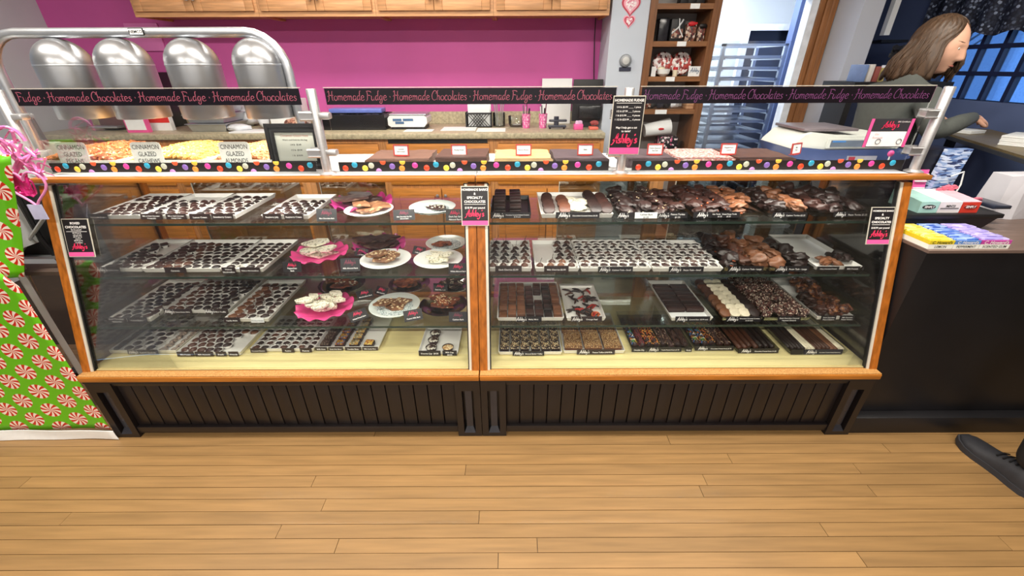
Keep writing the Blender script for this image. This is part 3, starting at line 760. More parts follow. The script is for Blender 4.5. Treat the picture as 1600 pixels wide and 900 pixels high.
cups(t, 'jelly_chocolate', 'oval nut chocolate', 'chocolate', 'four kinds tray, case floor', [M_milk, M_milk, M_mid, M_tan], keep=lambda u, v: not (u > .75 and v < .5), sq=[2, 2, 0], seed=11)
t = tray('white tray of star shaped clusters on the case floor', T0, 392, 491, 550, .30, [(393, 418, 'Coconut Clusters', .022), (442, 461, 'Raisins', .022), (470, 488, 'Peanuts', .022)])
rnd = random.Random(12)
for j in range(8):
    for i in range(7):
        mt = (M_dark, M_mid, M_dark, M_milk)[rnd.randrange(4)]
        o = piece('nut_cluster', lump_me(mt, 60 + (i * 3 + j) % 5, (1, .8, .55), .3, 2, .0175), (t[0] + t[3] * (i + .5) / 7 + rnd.uniform(-.003, .003), t[1] + .02 + j * .034, t[2] + .001), (0, 0, rnd.uniform(0, 6)),
                  f'knobbly chocolate cluster, {nth(j)} row, {nth(i)} across, star tray, case floor', 'chocolate', 'clusters in the star tray')
        link('paper_cup', cup_me(M_cup), o)
t = tray('white tray of square topped chocolate bites on the case floor', T0, 493, 593, 547, .30, [(494, 512, 'Milk Nuts', .018), (514, 537, 'Dark Nut Bites', .018), (540, 565, 'Cookie Bites', .018), (567, 591, 'Milk Candy Bites', .018)])
tops = [cells('dark_crumb_topping', ['#2a1d1c', '#5a463c', '#3a2622', '#8a7a6a'], 300., .5, None, .6), cells('bright_sweet_topping', ['#d8922a', '#3d6aa0', '#7a3020', '#c9b23a', '#3a2a26', '#8a4a2a'], 160., .4, None, .7), cells('pale_crumb_topping', ['#cbbf9a', '#9a8a5c', '#5f5a40', '#d9a13a'], 200., .5, None, .6), cells('caramel_nut_topping', ['#9a4a22', '#d8b23a', '#b5652a', '#e0cf7a'], 170., .4, None, .6)]
for j in range(5):
    for i in range(4):
        if i == 3 and j > 0: continue
        s = .022
        o = piece('square_bite', shared(('bite',), lambda: MB().box((-s, -s, 0), (s, s, .022), bev=.004).mesh('square_bite', M_mid)), (t[0] + t[3] * (i + .5) / 4.4 + .008, t[1] + .03 + j * .052, t[2]), (0, 0, rnd.uniform(-.12, .12)),
                  f'square chocolate bite with sprinkled top, {nth(j)} row, {nth(i)} across, beside the round cups', 'chocolate', 'square bites on the case floor')
        m = MB().box((-s * .9, -s * .9, .0205), (s * .9, s * .9, .0255), bev=.002)
        link('topping', shared(('top', i), lambda: m.mesh('topping', tops[i])), o)
t = tray('small white tray with four round filled cups near the middle upright', T0, 654, 716, 555, .22, [(655, 689, 'S\'mores Cup  $4.50', .026, M_sign), (692, 714, 'Milk Cup\n$4.50', .026, M_sign)])
fill = [cells('white_fill', ['#d9d4c8', '#4a3a34', '#8f8478', '#2e2220'], 120., .5, None, .6), cells('pecan_fill', ['#c9a06a', '#d8b98a', '#a87a45', '#e6d2a8'], 150., .5, None, .6)]
for q, (i, j) in enumerate(((0, 2), (0, 1), (0, 0), (1, 0))):
    o = piece('filled_cup', shared(('fc',), lambda: MB().lathe([(.021, 0), (.0275, .02), (.0268, .02), (.0255, .016)], 20, cap=False).add([(.021 * math.cos(k * .314159), .021 * math.sin(k * .314159), 0.0005) for k in range(20)], [tuple(range(20))]).mesh('filled_cup', M_mid)),
              (t[0] + t[3] * (.30 + .42 * i), t[1] + .037 + j * .062, t[2]), (0, 0, 0), ('chocolate cup with white filling, third from the tray front', 'chocolate cup with white filling, second from the tray front', 'chocolate cup with white filling at the tray front', 'chocolate cup topped with chopped pecans at the tray front')[q], 'chocolate', 'round filled cups')
    m = MB().lathe([(.0255, .0155), (.018, .0195), (.0003, .021)], 20)
    link('filling', shared(('fill', i), lambda: m.mesh('filling', fill[i])), o)
# ---- plates of bark in the left case
def plate(label, shelf, px, py, rx, col, frill=0., dz=.001, tilt=0., group='plates in the bark display'):
    """round plate seen centred at px, py; rx its half width in the picture"""
    z = SH[shelf][0] + dz
    p = PZ(px, py, z + .012); e = PZ(px + rx, py, z + .012); r = e.x - p.x
    p.y = min(p.y, YR - .065 - r * 1.12); p.x = min(p.x, XJ - .07 - r)
    t = thing('bark_plate', label, 'plate', (p.x, p.y, z), 0, group)
    m = MB(); n = 96 if frill else 40
    prof = [(.0, .001), (.60, .001), (.70, .003), (.98, .016), (1., .0185), (.975, .0195), (.68, .0065), (.58, .0045), (.0, .0045)]
    vs = []; fs = []
    for a, zz in prof:
        for k in range(n):
            th = 2 * math.pi * k / n; fz = frill * .7 * math.sin(th * 12 + .6) * (a > .9); fr = 1 + (frill * .45 * math.cos(th * 12) if a > .9 else 0)
            vs.append((max(a, .001) * r * fr * math.cos(th), max(a, .001) * r * fr * math.sin(th), zz * (1 if a < .9 else 1.15) + max(fz * .22, -.012 if a > .9 else 0)))
    for j in range(len(prof) - 1):
        for k in range(n): fs.append((j * n + k, j * n + (k + 1) % n, (j + 1) * n + (k + 1) % n, (j + 1) * n + k))
    m.add(vs, fs)
    part('plate_body', m, col, t, world=False, smooth=50)
    return p.x, p.y, z + .006, r
def bark(pl, n, mat, desc, plate_name, seed, spread=.55, size=.6, nuts=None, up=.010):
    x, y, z, r = pl; rnd = random.Random(seed)
    for i in range(n):
        k = rnd.randrange(4) + seed * 10
        def f():
            q = random.Random(k); pts = []
            m_ = 8
            for j in range(m_):
                a = 2 * math.pi * j / m_; rr = q.uniform(.7, 1.15); pts.append((rr * math.cos(a), rr * .62 * math.sin(a)))
            b = MB(); b.prism([(px * .05, py * .05) for px, py in pts], .009)
            c = MB(); 
            c.v = b.v; c.f = b.f
            for v in c.v: v.z += .002 * math.sin(v.x * 90 + v.y * 70)
            me = c.mesh('bark_piece', mat, 40); return me
        me = shared(('bark', k, mat.name), f)
        a = i * 2.4 + seed; d = spread * r * (0 if i == 0 else math.sqrt(i / n))
        sc = size * r / .05 * rnd.uniform(.8, 1.05)
        o = piece('bark_piece', me, (x + d * math.cos(a), y + d * math.sin(a) * .8, z + i * up + .004), (rnd.uniform(-.1, .1), rnd.uniform(-.1, .1), rnd.uniform(-.7, .7)),
                  f'{desc}, {nth(i)} from the bottom, {plate_name}', 'chocolate bark', f'bark on the {plate_name}')
        o.scale = (sc, sc, 1.)
        if nuts:
            def g():
                q = random.Random(k + 5); b = MB()
                for _ in range(16):
                    b.ball((q.uniform(-.036, .036), q.uniform(-.022, .022), .010), .0035, 1, (1.5, .8, .7), .1, q.randrange(99))
                return b.mesh('nut_bits', nuts, 60)
            nb = link('nut_bits', shared(('nb', k, nuts.name), g), o); nb['kind'] = 'stuff'
M_wb = cells('speckled_white_bark', ['#ece6d2', '#e6dfc8', '#d9d2b8', '#efe9d8', '#a8a48c', '#ece8da'], 170., .5, None, .35, (1, .4, 1))
M_ab = cells('almond_milk_bark', ['#7a5238', '#865c40', '#6b4630', '#8d6848', '#b08a66'], 55., .45, None, .4)
M_rb = cells('reddish_nut_bark', ['#7c3a22', '#8f4a2c', '#6a3222', '#a5623c', '#5a2c20'], 60., .45, None, .5)
M_db = cells('dark_nut_bark', ['#2a1614', '#331c18', '#3c2420', '#241210', '#5a4438'], 55., .4, None, .4)
M_nut = pm('almond_meat', '#e2cfa8', .5, 0, .15, 60.)
M_wpl = pm('white_plate', '#f0f2f0', .25, 0, .02, 8., coat=.3)
M_dpl = pm('doily_plate', '#dfe8e4', .3, 0, .02, 8., coat=.3)
M_mpl = pm('plum_pink_plate', '#a8306f', .3, 0, .12, 9., coat=.3)
M_ppl = pm('bright_pink_plate', '#e0488c', .3, 0, .08, 9., coat=.3)
M_gpl = glass('glass_plate', (.95, .975, .96), 1., .07, .05)
M_doily = cells('lace_doily', ['#eef3f4', '#e4ecee', '#f4f8f8', '#cfdcdf'], 150., .7, '#9fb0b2', .5)
def doily(pl, label):
    x, y, z, r = pl; pts = []
    for k in range(64):
        a = 2 * math.pi * k / 64; rr = r * (.86 + .05 * math.cos(a * 16)); pts.append((rr * math.cos(a), rr * math.sin(a)))
    m = MB()
    m.prism(pts, .0012, Matrix.Translation((x, y, z)))
    for q, v in enumerate(m.v): v.z += .012 * max(0, (math.hypot(v.x - x, v.y - y) / r - .7)) 
    tag(solo('doily', m, M_doily, label, 'doily'), label, 'doily')
pl = plate('frilly plum plate of bark at the back of the top shelf', TS, 578, 307, 43, M_mpl, .10); bark(pl, 5, M_db, 'dark nut bark', 'plum plate, top shelf', 1)
pl = plate('white plate of nut bark at the front of the top shelf', TS, 577, 329, 37, M_wpl); bark(pl, 4, M_ab, 'pale nut bark', 'white plate, top shelf', 2, .4, .62)
pl = plate('white doily plate with dark candy bark near the middle upright, top shelf', TS, 676, 325, 36, M_dpl); doily(pl, 'grey paper doily with folded edge on the top shelf plate'); bark(pl, 2, M_db, 'black and white candy bark', 'doily plate, top shelf', 3, .6, .4, M_wchoc)
pl = plate('frilly plum plate heaped with dark bark at the back of the second shelf', T2, 602, 372, 38, M_mpl, .10); bark(pl, 6, M_db, 'big dark bark slab', 'plum plate, second shelf', 4, .4, .75, None, .008)
pl = plate('bright pink scalloped plate of white bark on the second shelf', T2, 500, 396, 42, M_ppl, .05); bark(pl, 5, M_wb, 'speckled white bark', 'pink plate, second shelf', 5, .45, .58)
pl = plate('white plate of almond milk bark on the second shelf', T2, 603, 406, 39, M_wpl); bark(pl, 5, M_ab, 'almond milk bark', 'white almond plate, second shelf', 6, .35, .5, M_nut, .007)
pl = plate('white plate of white almond bark on the second shelf', T2, 685, 406, 38, M_wpl); bark(pl, 6, M_wb, 'white almond bark', 'white bark plate, second shelf', 7, .4, .42, None, .005)
pl = plate('doily plate with two dark bark pieces at the back of the second shelf', T2, 699, 376, 31, M_dpl); doily(pl, 'white paper doily under two bark pieces, second shelf'); bark(pl, 2, M_rb, 'dark toffee bark', 'doily plate, second shelf', 8, .7, .42)
pl = plate('bright pink scalloped plate heaped with white chocolate pieces, third shelf', T3, 508, 480, 43, M_ppl, .05); bark(pl, 17, M_wb, 'white chocolate sliver', 'pink plate, third shelf', 9, .62, .32, None, .0030)
pl = plate('glass plate of milk bark at the back of the third shelf', T3, 535, 445, 35, M_gpl); bark(pl, 3, M_rb, 'marshmallow bark', 'glass plate, third shelf', 10, .5, .55, M_wchoc)
pl = plate('white doily plate of nut bark on the third shelf', T3, 617, 478, 39, M_dpl); doily(pl, 'large white paper doily under nut bark, third shelf'); bark(pl, 3, M_ab, 'peanut milk bark', 'doily plate, third shelf', 11, .5, .52, M_nut)
pl = plate('glass plate of dark reddish bark at the back of the third shelf', T3, 640, 444, 32, M_gpl); bark(pl, 3, M_rb, 'reddish bark', 'back glass plate, third shelf', 12, .4, .65)
pl = plate('glass plate of black bark with white nuts at the back of the third shelf', T3, 716, 446, 26, M_gpl); bark(pl, 4, M_db, 'black macadamia bark', 'black bark plate, third shelf', 13, .4, .62, M_wchoc)
pl = plate('glass plate of golden nut bark beside the middle upright, third shelf', T3, 693, 477, 37, M_gpl); bark(pl, 5, M_rb, 'golden nut bark', 'front glass plate, third shelf', 14, .45, .48, M_nut)
def card(label, shelf, px, py, w, h, txt, rot=0., lay=.35, grey=False):
    """small black card on the shelf, seen centred at px, py; leaning back a little"""
    z = SH[shelf][0] + .001
    c0 = PZ(px, py + 7, z)
    M = Matrix.Translation((c0.x, c0.y, z)) @ Matrix.Rotation(rot, 4, 'Z') @ frame((0, 0, 0), (1, 0, 0), (0, lay, 1)) @ Matrix.Translation((0, h / 2, 0))
    t = thing('name_card', label, 'card', (c0.x, c0.y, z), 0, 'name cards in the bark display')
    part('card', put(MB().box((-w / 2, -h / 2, -.002), (w / 2, h / 2, 0)), M), pm('slate_card', '#3a3a3e', .3) if grey else M_sign, t)
    m = stroke_mb("Ashley's", h * .29, .12, .15)
    for v in m.v: v.y += h * .08; v.z += .0007
    part('logo', put(m, M), M_logo if not grey else M_logop, t, smooth=0)
    m = text_mb(txt, min(h * .2, w * 1.7 / max(len(q) for q in txt.split('\n'))), 'C', 0, .03)
    for v in m.v: v.y -= h * .26; v.z += .0007
    part('lettering', put(m, M), M_ink, t, smooth=0)
card('slate card for mint chocolate bark on the top shelf', TS, 511, 339, .088, .054, 'Mint Chocolate Bark', 0, .35, True)
card('slate card for milk chocolate sea salt bark on the top shelf', TS, 632, 337, .092, .046, 'Milk Chocolate Sea Salt\nAlmond Bark', .12, .35, True)
card('black card for dark sea salt bark on the top shelf', TS, 711, 338, .08, .050, 'Dark Sea Salt\nAlmond Bark', 0)
card('black card for peppermint bark in front of the pink plate', T2, 457, 418, .083, .046, 'Peppermint\nBark', 0)
card('slate card for milk almond bark in front of the pink plate', T2, 548, 417, .086, .060, 'Milk Almond Bark', .05, .35, True)
card('black card for white almond bark in front of the white plate', T2, 716, 421, .085, .048, 'White Almond Bark', 0)
card('dark card tilted beside the plum plate, second shelf', T2, 563, 394, .07, .042, 'Dark Bark', -.25, .8)
card('black card lying aslant behind the white plates, second shelf', T2, 653, 391, .07, .042, 'Toffee Bark', -.4, .8)
card('dark card turned sideways behind the pink plate, third shelf', T3, 572, 459, .08, .045, 'Marshmallow Bark', .5, .9)
card('black card tilted behind the doily plate, third shelf', T3, 594, 454, .07, .045, 'Milk Crisp Bark', -.4, .9)
card('dark card tilted in front of the pink plate, third shelf', T3, 563, 493, .085, .05, 'White Pretzel Bark', .7, .9)
card('black card in front of the black bark plate, third shelf', T3, 688, 449, .075, .045, 'Dark Nut Bark', -.1)
card('plum black card turned in front of the doily plate', T3, 647, 494, .085, .052, 'Peanut Milk Bark', .35, .5)
card('slate card for cashew bark in front of the golden bark', T3, 716, 496, .085, .048, 'Cashew Bark', 0, .3, True)
# =================================================================== RIGHT CASE
def lumps(tr, name, what, cat, trayname, mats, n, r, sc=(1, .8, .5), layers=1, keep=None, seed=1, jit=.30, bits=None, cup=None, lay_h=.6):
    """loose clusters laid in rough rows and layers"""
    x0, y0, z, w, L = tr; rnd = random.Random(seed)
    nx = max(1, int((w - .01) / (r * 1.75))); ny = max(1, int((L - .01) / (r * 1.5))); c = 0
    for k in range(layers):
        for j in range(ny):
            for i in range(nx):
                u, v = (i + .5) / nx, (j + .5) / ny
                if keep and not keep(u, v): continue
                if k and rnd.random() < .3: continue
                mt = mats[min(len(mats) - 1, int(u * len(mats)))]
                o = piece(name, lump_me(mt, seed * 7 + rnd.randrange(5), sc, jit, 2, r), (x0 + .005 + (w - .01) * u + rnd.uniform(-.2, .2) * r, y0 + .012 + (L - .02) * v + rnd.uniform(-.2, .2) * r, z + r * sc[2] * .55 + k * r * lay_h + rnd.uniform(0, .2) * r),
                          (rnd.uniform(-.35, .35), rnd.uniform(-.35, .35), rnd.uniform(0, 6)), f'{what}, {nth(j)} row, {nth(i)} across, {"upper layer, " if k else ""}{trayname}', cat, f'{what}s in the {trayname}')
                if cup: link('paper_cup', cup_me(cup), o).scale = (r / .02, r / .02, r / .02)
                if bits:
                    def g():
                        q = random.Random(seed); b = MB()
                        for _ in range(9):
                            a = q.uniform(0, 6.28); rr = r * q.uniform(.3, .9)
                            b.ball((rr * math.cos(a) * sc[0], rr * math.sin(a) * sc[1], r * sc[2] * (1.5 - .8 * rr / r)), r * .16, 1, (1.6, .9, .8), .1, q.randrange(99))
                        return b.mesh('nut_bits', bits, 60)
                    nb = link('nut_bits', shared(('lb', seed, bits.name), g), o); nb['kind'] = 'stuff'
                c += 1
def blocks(tr, name, what, cat, trayname, mats, cols, rows, size, layers=1, seed=1, gap=.001, y_off=.012, topping=None, keep=None, colw=None, bev=.004, jx=.001):
    x0, y0, z, w, L = tr; rnd = random.Random(seed); sx, sy, sz = size
    pitx = (w - .012) / cols if colw is None else colw
    for k in range(layers):
        for j in range(rows):
            for i in range(cols):
                if keep and not keep(i, j, k): continue
                mt = mats[i % len(mats)]
                o = piece(name, shared(('blk', mt.name, size), lambda: MB().box((-sx / 2, -sy / 2, 0), (sx / 2, sy / 2, sz), bev=bev).mesh(name, mt)),
                          (x0 + .006 + pitx * (i + .5) + rnd.uniform(-jx, jx), y0 + y_off + (sy + gap) * (j + .5), z + k * (sz + .0008)), (0, 0, rnd.uniform(-.05, .05)),
                          f'{what}, {nth(j)} row, {nth(i)} across{", layer " + ORD[k] + " up" if layers > 1 else ""}, {trayname}', cat, f'{what}s in the {trayname}')
                if topping:
                    tm_ = topping[i % len(topping)]
                    def g():
                        b = MB(); q = random.Random(3); nn = 7
                        b.grid(lambda u, v: Vector(((u - .5) * sx * 1.02, (v - .5) * sy * 1.02, sz + (.0015 + q.uniform(0, .004) if 0 < u < 1 and 0 < v < 1 else -.002))), nn, nn)
                        return b.mesh('chopped_nuts', tm_, 60)
                    tp = link('chopped_nuts', shared(('ct', tm_.name, size), g), o); tp['kind'] = 'stuff'
def rods(tr, name, what, cat, trayname, mats, n, r, length, seed=1, y_off=.012, coat=None, xs=None):
    x0, y0, z, w, L = tr; rnd = random.Random(seed)
    for i in range(n):
        mt = mats[i * len(mats) // n]
        def f():
            m = MB(); m.tube([(0, 0, 0), (0, .003, 0), (0, length * .5, .0), (0, length - .004, 0), (0, length, 0)], [r * .6, r, r * 1.02, r, r * .6], 10)
            return m.mesh(name, mt, 60)
        xx = x0 + .008 + (w - .016) * ((i + .5) / n if xs is None else xs[i])
        o = piece(name, shared(('rod', mt.name, r, length), f), (xx, y0 + y_off + rnd.uniform(0, .02), z + r), (0, 0, rnd.uniform(-.04, .04)), f'{what}, {nth(i)} across, {trayname}', cat, f'{what}s in the {trayname}')
        if coat and coat[i * len(coat) // n]:
            cm = coat[i * len(coat) // n]
            def g():
                q = random.Random(9 + i); b = MB()
                for _ in range(150):
                    a = q.uniform(-.3, math.pi + .3); yy = q.uniform(.004, length * .72)
                    b.ball((r * 1.04 * math.cos(a), yy, r * 1.04 * math.sin(a)), .0024, 1, (1, 1.3, 1), 0, 1)
                return b.mesh('sprinkles', cm, 60)
            sp = link('sprinkles', shared(('spr', cm.name, length), g), o); sp['kind'] = 'stuff'
# ---- top shelf
t = tray('black tray of tall stacked chocolate bars beside the middle upright, top shelf', TS, 766, 830, 341, .30, [(766, 829, 'Chocolate Covered Graham Crackers\n$1.00 each', .026, M_sign, 'logo')], M_blk)
blocks(t, 'chocolate_bar', 'stacked graham bar', 'chocolate', 'black tray, top shelf', [M_dark, M_dark, M_milk], 2, 5, (.052, .046, .015), 4, 21, .003, keep=lambda i, j, k: k < 4 - (j < 1), colw=.07)
t = tray('white tray of leaning dark cookies on the top shelf', TS, 845, 958, 341, .36, [(868, 936, 'Chocolate Covered Oreos $1.25', .028, M_sign, 'logo')])
x0, y0, z, w, L = t
for col, (u, mt, n) in enumerate(((.12, M_mid, 6), (.34, M_milk, 5), (.78, M_dark, 7), (.93, M_mid, 6))):
    for j in range(n):
        piece('dipped_cookie', shared(('ck', mt.name), lambda: MB().lathe([(.018, 0), (.026, .003), (.0275, .009), (.026, .015), (.018, .018), (.0003, .0185)], 20).mesh('dipped_cookie', mt)),
              (x0 + w * u + .004 * (j % 2), y0 + .045 + j * .040, z + .018), (.55, .0, 0), f'dark dipped cookie leaning in {nth(col)} row, {nth(j)} from the front, top shelf', 'cookie', 'dipped cookies on the top shelf')
for col, (u, v) in enumerate(((.5, .3), (.62, .5), (.45, .62))):
    piece('bark_piece', lump_me(M_wb, 90 + col, (1.3, 1, .3), .12, 2, .045), (x0 + w * u, y0 + L * v, z + .006), (0, .04, col), 'speckled white slab between the leaning cookies, ' + ('in front', 'in the middle', 'behind')[col], 'chocolate', 'white slabs on the top shelf')
t = tray('clear tray of dark nut bark beside the cookies on the top shelf', TS, 968, 1074, 341, .36, [(969, 990, '', .026, M_sign, 'logo'), (991, 1026, 'Cashew Bark\n$1.25', .026, M_paper), (1027, 1073, 'Peanut Turtles\n$1.25', .026, M_sign, 'logo')], M_clear)
lumps(t, 'nut_cluster', 'dark nut cluster', 'chocolate', 'bark tray, top shelf', [M_dark, M_mid], 0, .034, (1.1, .8, .42), 2, seed=22, bits=M_nut)
t = tray('clear tray of turtles with red nuts on the top shelf', TS, 1081, 1191, 340, .36, [(1082, 1154, 'Nut Turtle   Sweet Pecan Turtle\n$1.25         $1.25', .026, M_sign, 'logo')], M_clear)
M_rednut = pm('roasted_nut', '#b5542a', .45, 0, .3, 40.)
lumps(t, 'turtle_cluster', 'nut turtle', 'chocolate', 'turtle tray, top shelf', [M_mid, M_mid, M_tan], 0, .031, (1.1, .85, .45), 2, seed=23, bits=M_rednut, keep=lambda u, v: not (u > .75 and v < .25))
t = tray('clear tray of cashew turtles, next to last on the top shelf', TS, 1199, 1264, 340, .36, [(1205, 1259, 'Cashew Turtles $2.25', .024, M_sign, 'logo')], M_clear)
lumps(t, 'turtle_cluster', 'cashew turtle', 'chocolate', 'cashew tray, top shelf', [M_dark, M_tan], 0, .033, (1.1, .85, .5), 2, seed=24)
t = tray('clear tray of glossy pecan turtles at the counter end of the top shelf', TS, 1270, 1392, 339, .36, [(1300, 1357, 'Pecan Turtles $2.25', .024, M_sign, 'logo')], M_clear)
lumps(t, 'turtle_cluster', 'pecan turtle', 'chocolate', 'counter end tray, top shelf', [M_mid, M_dark, M_dark], 0, .036, (1.1, .85, .55), 2, seed=25, bits=None)
# ---- second shelf
def cherries(tr, cols, rows, trayname, keep, seed):
    x0, y0, z, w, L = tr; rnd = random.Random(seed)
    def body(mt):
        def f():
            m = MB(); m.lathe([(.013, .001), (.0175, .007), (.0155, .016), (.008, .024), (.0004, .027)], 12); return m.mesh('chocolate_cherry', mt, 60)
        return shared(('ch', mt.name), f)
    def stem(k):
        q = random.Random(k); a = q.uniform(0, 6.28); d = q.uniform(.006, .014)
        return shared(('stem', k), lambda: MB().tube([(0, 0, .025), (d * .3 * math.cos(a), d * .3 * math.sin(a), .038), (d * math.cos(a), d * math.sin(a), .056)], [.0012, .0009, .0012], 5).mesh('stem', pm('cherry_stem', '#3a2019', .6)))
    for j in range(rows):
        for i in range(cols):
            u, v = (i + .5) / cols, (j + .5) / rows
            if not keep(u, v): continue
            mt = (M_dark, M_mid, M_milk)[rnd.randrange(3)] if v > .3 else (M_milk, M_tan, M_mid)[rnd.randrange(3)]
            o = piece('chocolate_cherry', body(mt), (x0 + .004 + (w - .008) * u + (.006 if j % 2 else -.004), y0 + .014 + (L - .03) * v, z + .002), (0, 0, rnd.uniform(0, 6)),
                      f'stemmed chocolate cherry in white cup, {nth(j)} row, {nth(i)} across, {trayname}', 'chocolate', f'cherries in the {trayname}')
            c_ = link('paper_cup', cup_me(M_cup), o); c_.scale = (1.18, 1.18, 1.25)
            link('stem', stem(rnd.randrange(8)), o)
t = tray('white tray full of stemmed cherries beside the middle upright', T2, 761, 831, 425, .34, [(774, 815, 'Dark Cherries $2.00', .030)])
cherries(t, 4, 8, 'full cherry tray', lambda u, v: not (.45 < u < .7 and v > .75), 31)
t = tray('half empty white tray of stemmed cherries on the second shelf', T2, 836, 905, 425, .34, [(850, 888, 'Milk Cherries $2.00', .030)])
cherries(t, 4, 8, 'half empty cherry tray', lambda u, v: u > .55 or v < .14 or (u > .3 and v < .3), 32)
t = tray('white tray of small cashew clusters in white cups', T2, 907, 1017, 425, .34, [(934, 988, 'Cashew Tads - Small', .026, M_sign, 'logo')])
def tads(tr, cols, rows, what, trayname, seed, keep=lambda u, v: True):
    x0, y0, z, w, L = tr; rnd = random.Random(seed)
    for j in range(rows):
        for i in range(cols):
            u, v = (i + .5) / cols, (j + .5) / rows
            if not keep(u, v): continue
            mt = (M_dark, M_mid, M_mid, M_milk)[rnd.randrange(4)]
            o = piece('tad_cluster', lump_me(mt, 70 + rnd.randrange(5), (1, .8, .42), .22, 2, .0205), (x0 + .004 + (w - .008) * u + (.005 if j % 2 else -.005), y0 + .014 + (L - .028) * v, z + .008), (0, 0, rnd.uniform(0, 6)),
                      f'{what}, {nth(j)} row, {nth(i)} across, {trayname}', 'chocolate', f'{what}s in the {trayname}')
            c_ = link('paper_cup', cup_me(M_cup), o); c_.scale = (1.22, 1.22, 1.5); c_.location.z = -.006
tads(t, 7, 9, 'small cashew cluster in white cup', 'cashew tray, second shelf', 33)
t = tray('white tray of small pecan clusters in white cups', T2, 1019, 1129, 425, .34, [(1044, 1098, 'Pecan Tads - Small', .026, M_sign, 'logo')])
tads(t, 7, 9, 'small pecan cluster in white cup', 'pecan tray, second shelf', 34, lambda u, v: not (u > .5 and v > .88))
t = tray('clear tray heaped with large cashew clusters on the second shelf', T2, 1130, 1200, 424, .36, [(1136, 1191, 'Cashew Tads - Large', .026, M_sign, 'logo')], M_clear)
lumps(t, 'large_cluster', 'large cashew cluster', 'chocolate', 'cashew heap, second shelf', [M_dark, M_milk, M_tan], 0, .036, (1.1, .9, .5), 2, seed=35, bits=M_rednut)
t = tray('clear tray of large pecan clusters beside the nearly empty tray', T2, 1201, 1270, 424, .36, [(1209, 1262, 'Pecan Tads - Large', .026, M_sign, 'logo')], M_clear)
lumps(t, 'large_cluster', 'large pecan cluster', 'chocolate', 'pecan heap, second shelf', [M_tan, M_dark], 0, .036, (1.1, .9, .5), 2, seed=36, keep=lambda u, v: v < .8)
t = tray('nearly empty white tray at the counter end of the second shelf', T2, 1273, 1392, 422, .40, [(1275, 1309, 'White Chocolate Pretzels', .018, M_sign), (1318, 1342, 'Milk Pretzels', .018, M_sign), (1348, 1376, 'Dark Pretzels', .018, M_sign)])
lumps((t[0] + t[3] * .22, t[1], t[2], t[3] * .42, t[4] * .26), 'dipped_pretzel', 'tan dipped pretzel', 'pretzel', 'nearly empty tray', [M_tan], 0, .020, (1.4, .7, .6), 1, seed=37)
lumps((t[0] + t[3] * .56, t[1] + .04, t[2], t[3] * .42, t[4] * .26), 'dipped_pretzel', 'black dipped pretzel', 'pretzel', 'nearly empty tray', [M_dark], 0, .022, (1.4, .7, .6), 2, seed=38)
# ---- third shelf
t = tray('white tray of seven stacked columns of chocolate squares', T3, 777, 881, 502, .36, [(807, 846, 'Melty Mint', .026, M_sign, 'logo')])
blocks(t, 'chocolate_square', 'stacked chocolate square', 'chocolate', 'seven column tray, third shelf', [M_tan, M_tan, M_tan, M_mid, M_mid, M_dark, M_tan], 7, 7, (.038, .042, .015), 2, 41, .003, keep=lambda i, j, k: not (i == 4 and j in (3, 4)) and not (k and (i * 3 + j) % 5 == 0))
t = tray('white tray of curved dipped spoons and a pretzel beside the columns', T3, 885, 946, 502, .34, [(892, 940, 'Orange Peel', .026, M_brown_lbl, 'logo')])
x0, y0, z, w, L = t; rnd = random.Random(42)
M_redb = pm('red_foil', '#a3261f', .3, 0, .2, 30.)
for i in range(45):
    mt = (M_dark, M_dark, M_mid, M_redb, M_milk)[i % 5] if i > 6 else M_dark
    k = i % 6
    me = shared(('pl', mt.name, k), lambda: MB().tube([(-.024, .004 * k - .01, .003), (-.01, -.004, .006), (.008, .002, .009), (.024, .012 - .004 * k, .004)], [.003, .0055, .0055, .003], 7).mesh('candied_peel', mt, 60))
    piece('candied_peel', me, (x0 + .03 + (w - .06) * rnd.random(), y0 + .03 + (L - .08) * rnd.random(), z + .005 * (i // 15)), (0, 0, rnd.uniform(0, 6)), f'curved chocolate peel, {nth(i % 15)} in the {("lowest", "middle", "upper")[i // 15]} layer, peel tray', 'chocolate', 'peels in the peel tray')
o = piece('dipped_pretzel', shared(('prz',), lambda: MB().tube([(.018 * math.cos(a) * (1 if a < 4.7 else .6), .018 * math.sin(a), .006) for a in [k * .42 for k in range(16)]], .0045, 7).tube([(-.012, -.012, .006), (0, .004, .009), (.012, .016, .006)], .004, 6).mesh('dipped_pretzel', M_rednut, 60)), (x0 + w * .78, y0 + .035, z + .006), (.3, 0, 0), 'caramel coloured knotted pretzel at the front of the peel tray', 'pretzel')
t = tray('white tray of two columns of dark bars raised at the front', T3, 1048, 1113, 502, .38, [(1054, 1108, 'Covered Bars  $3.99 each', .026, M_sign, 'logo')], dz=0)
blocks(t, 'chocolate_bar', 'dark ridged bar', 'chocolate', 'two column tray, third shelf', [M_mid, M_mid], 2, 6, (.086, .040, .022), 1, 43, .004, y_off=.07, bev=.006)
m = MB().box((t[0] + .01, t[1] + .012, t[2]), (t[0] + t[3] - .01, t[1] + .068, t[2] + .004))
solo('tray_liner', m, M_paper, 'white paper liner at the front of the two column bar tray', 'paper')
t = tray('clear tray of dipped cookies in milk, white and dark rows', T3, 1127, 1190, 502, .40, [(1133, 1187, 'Chocolate Covered Cookies\n$1.25 each', .026, M_sign, 'logo')], M_clear)
x0, y0, z, w, L = t
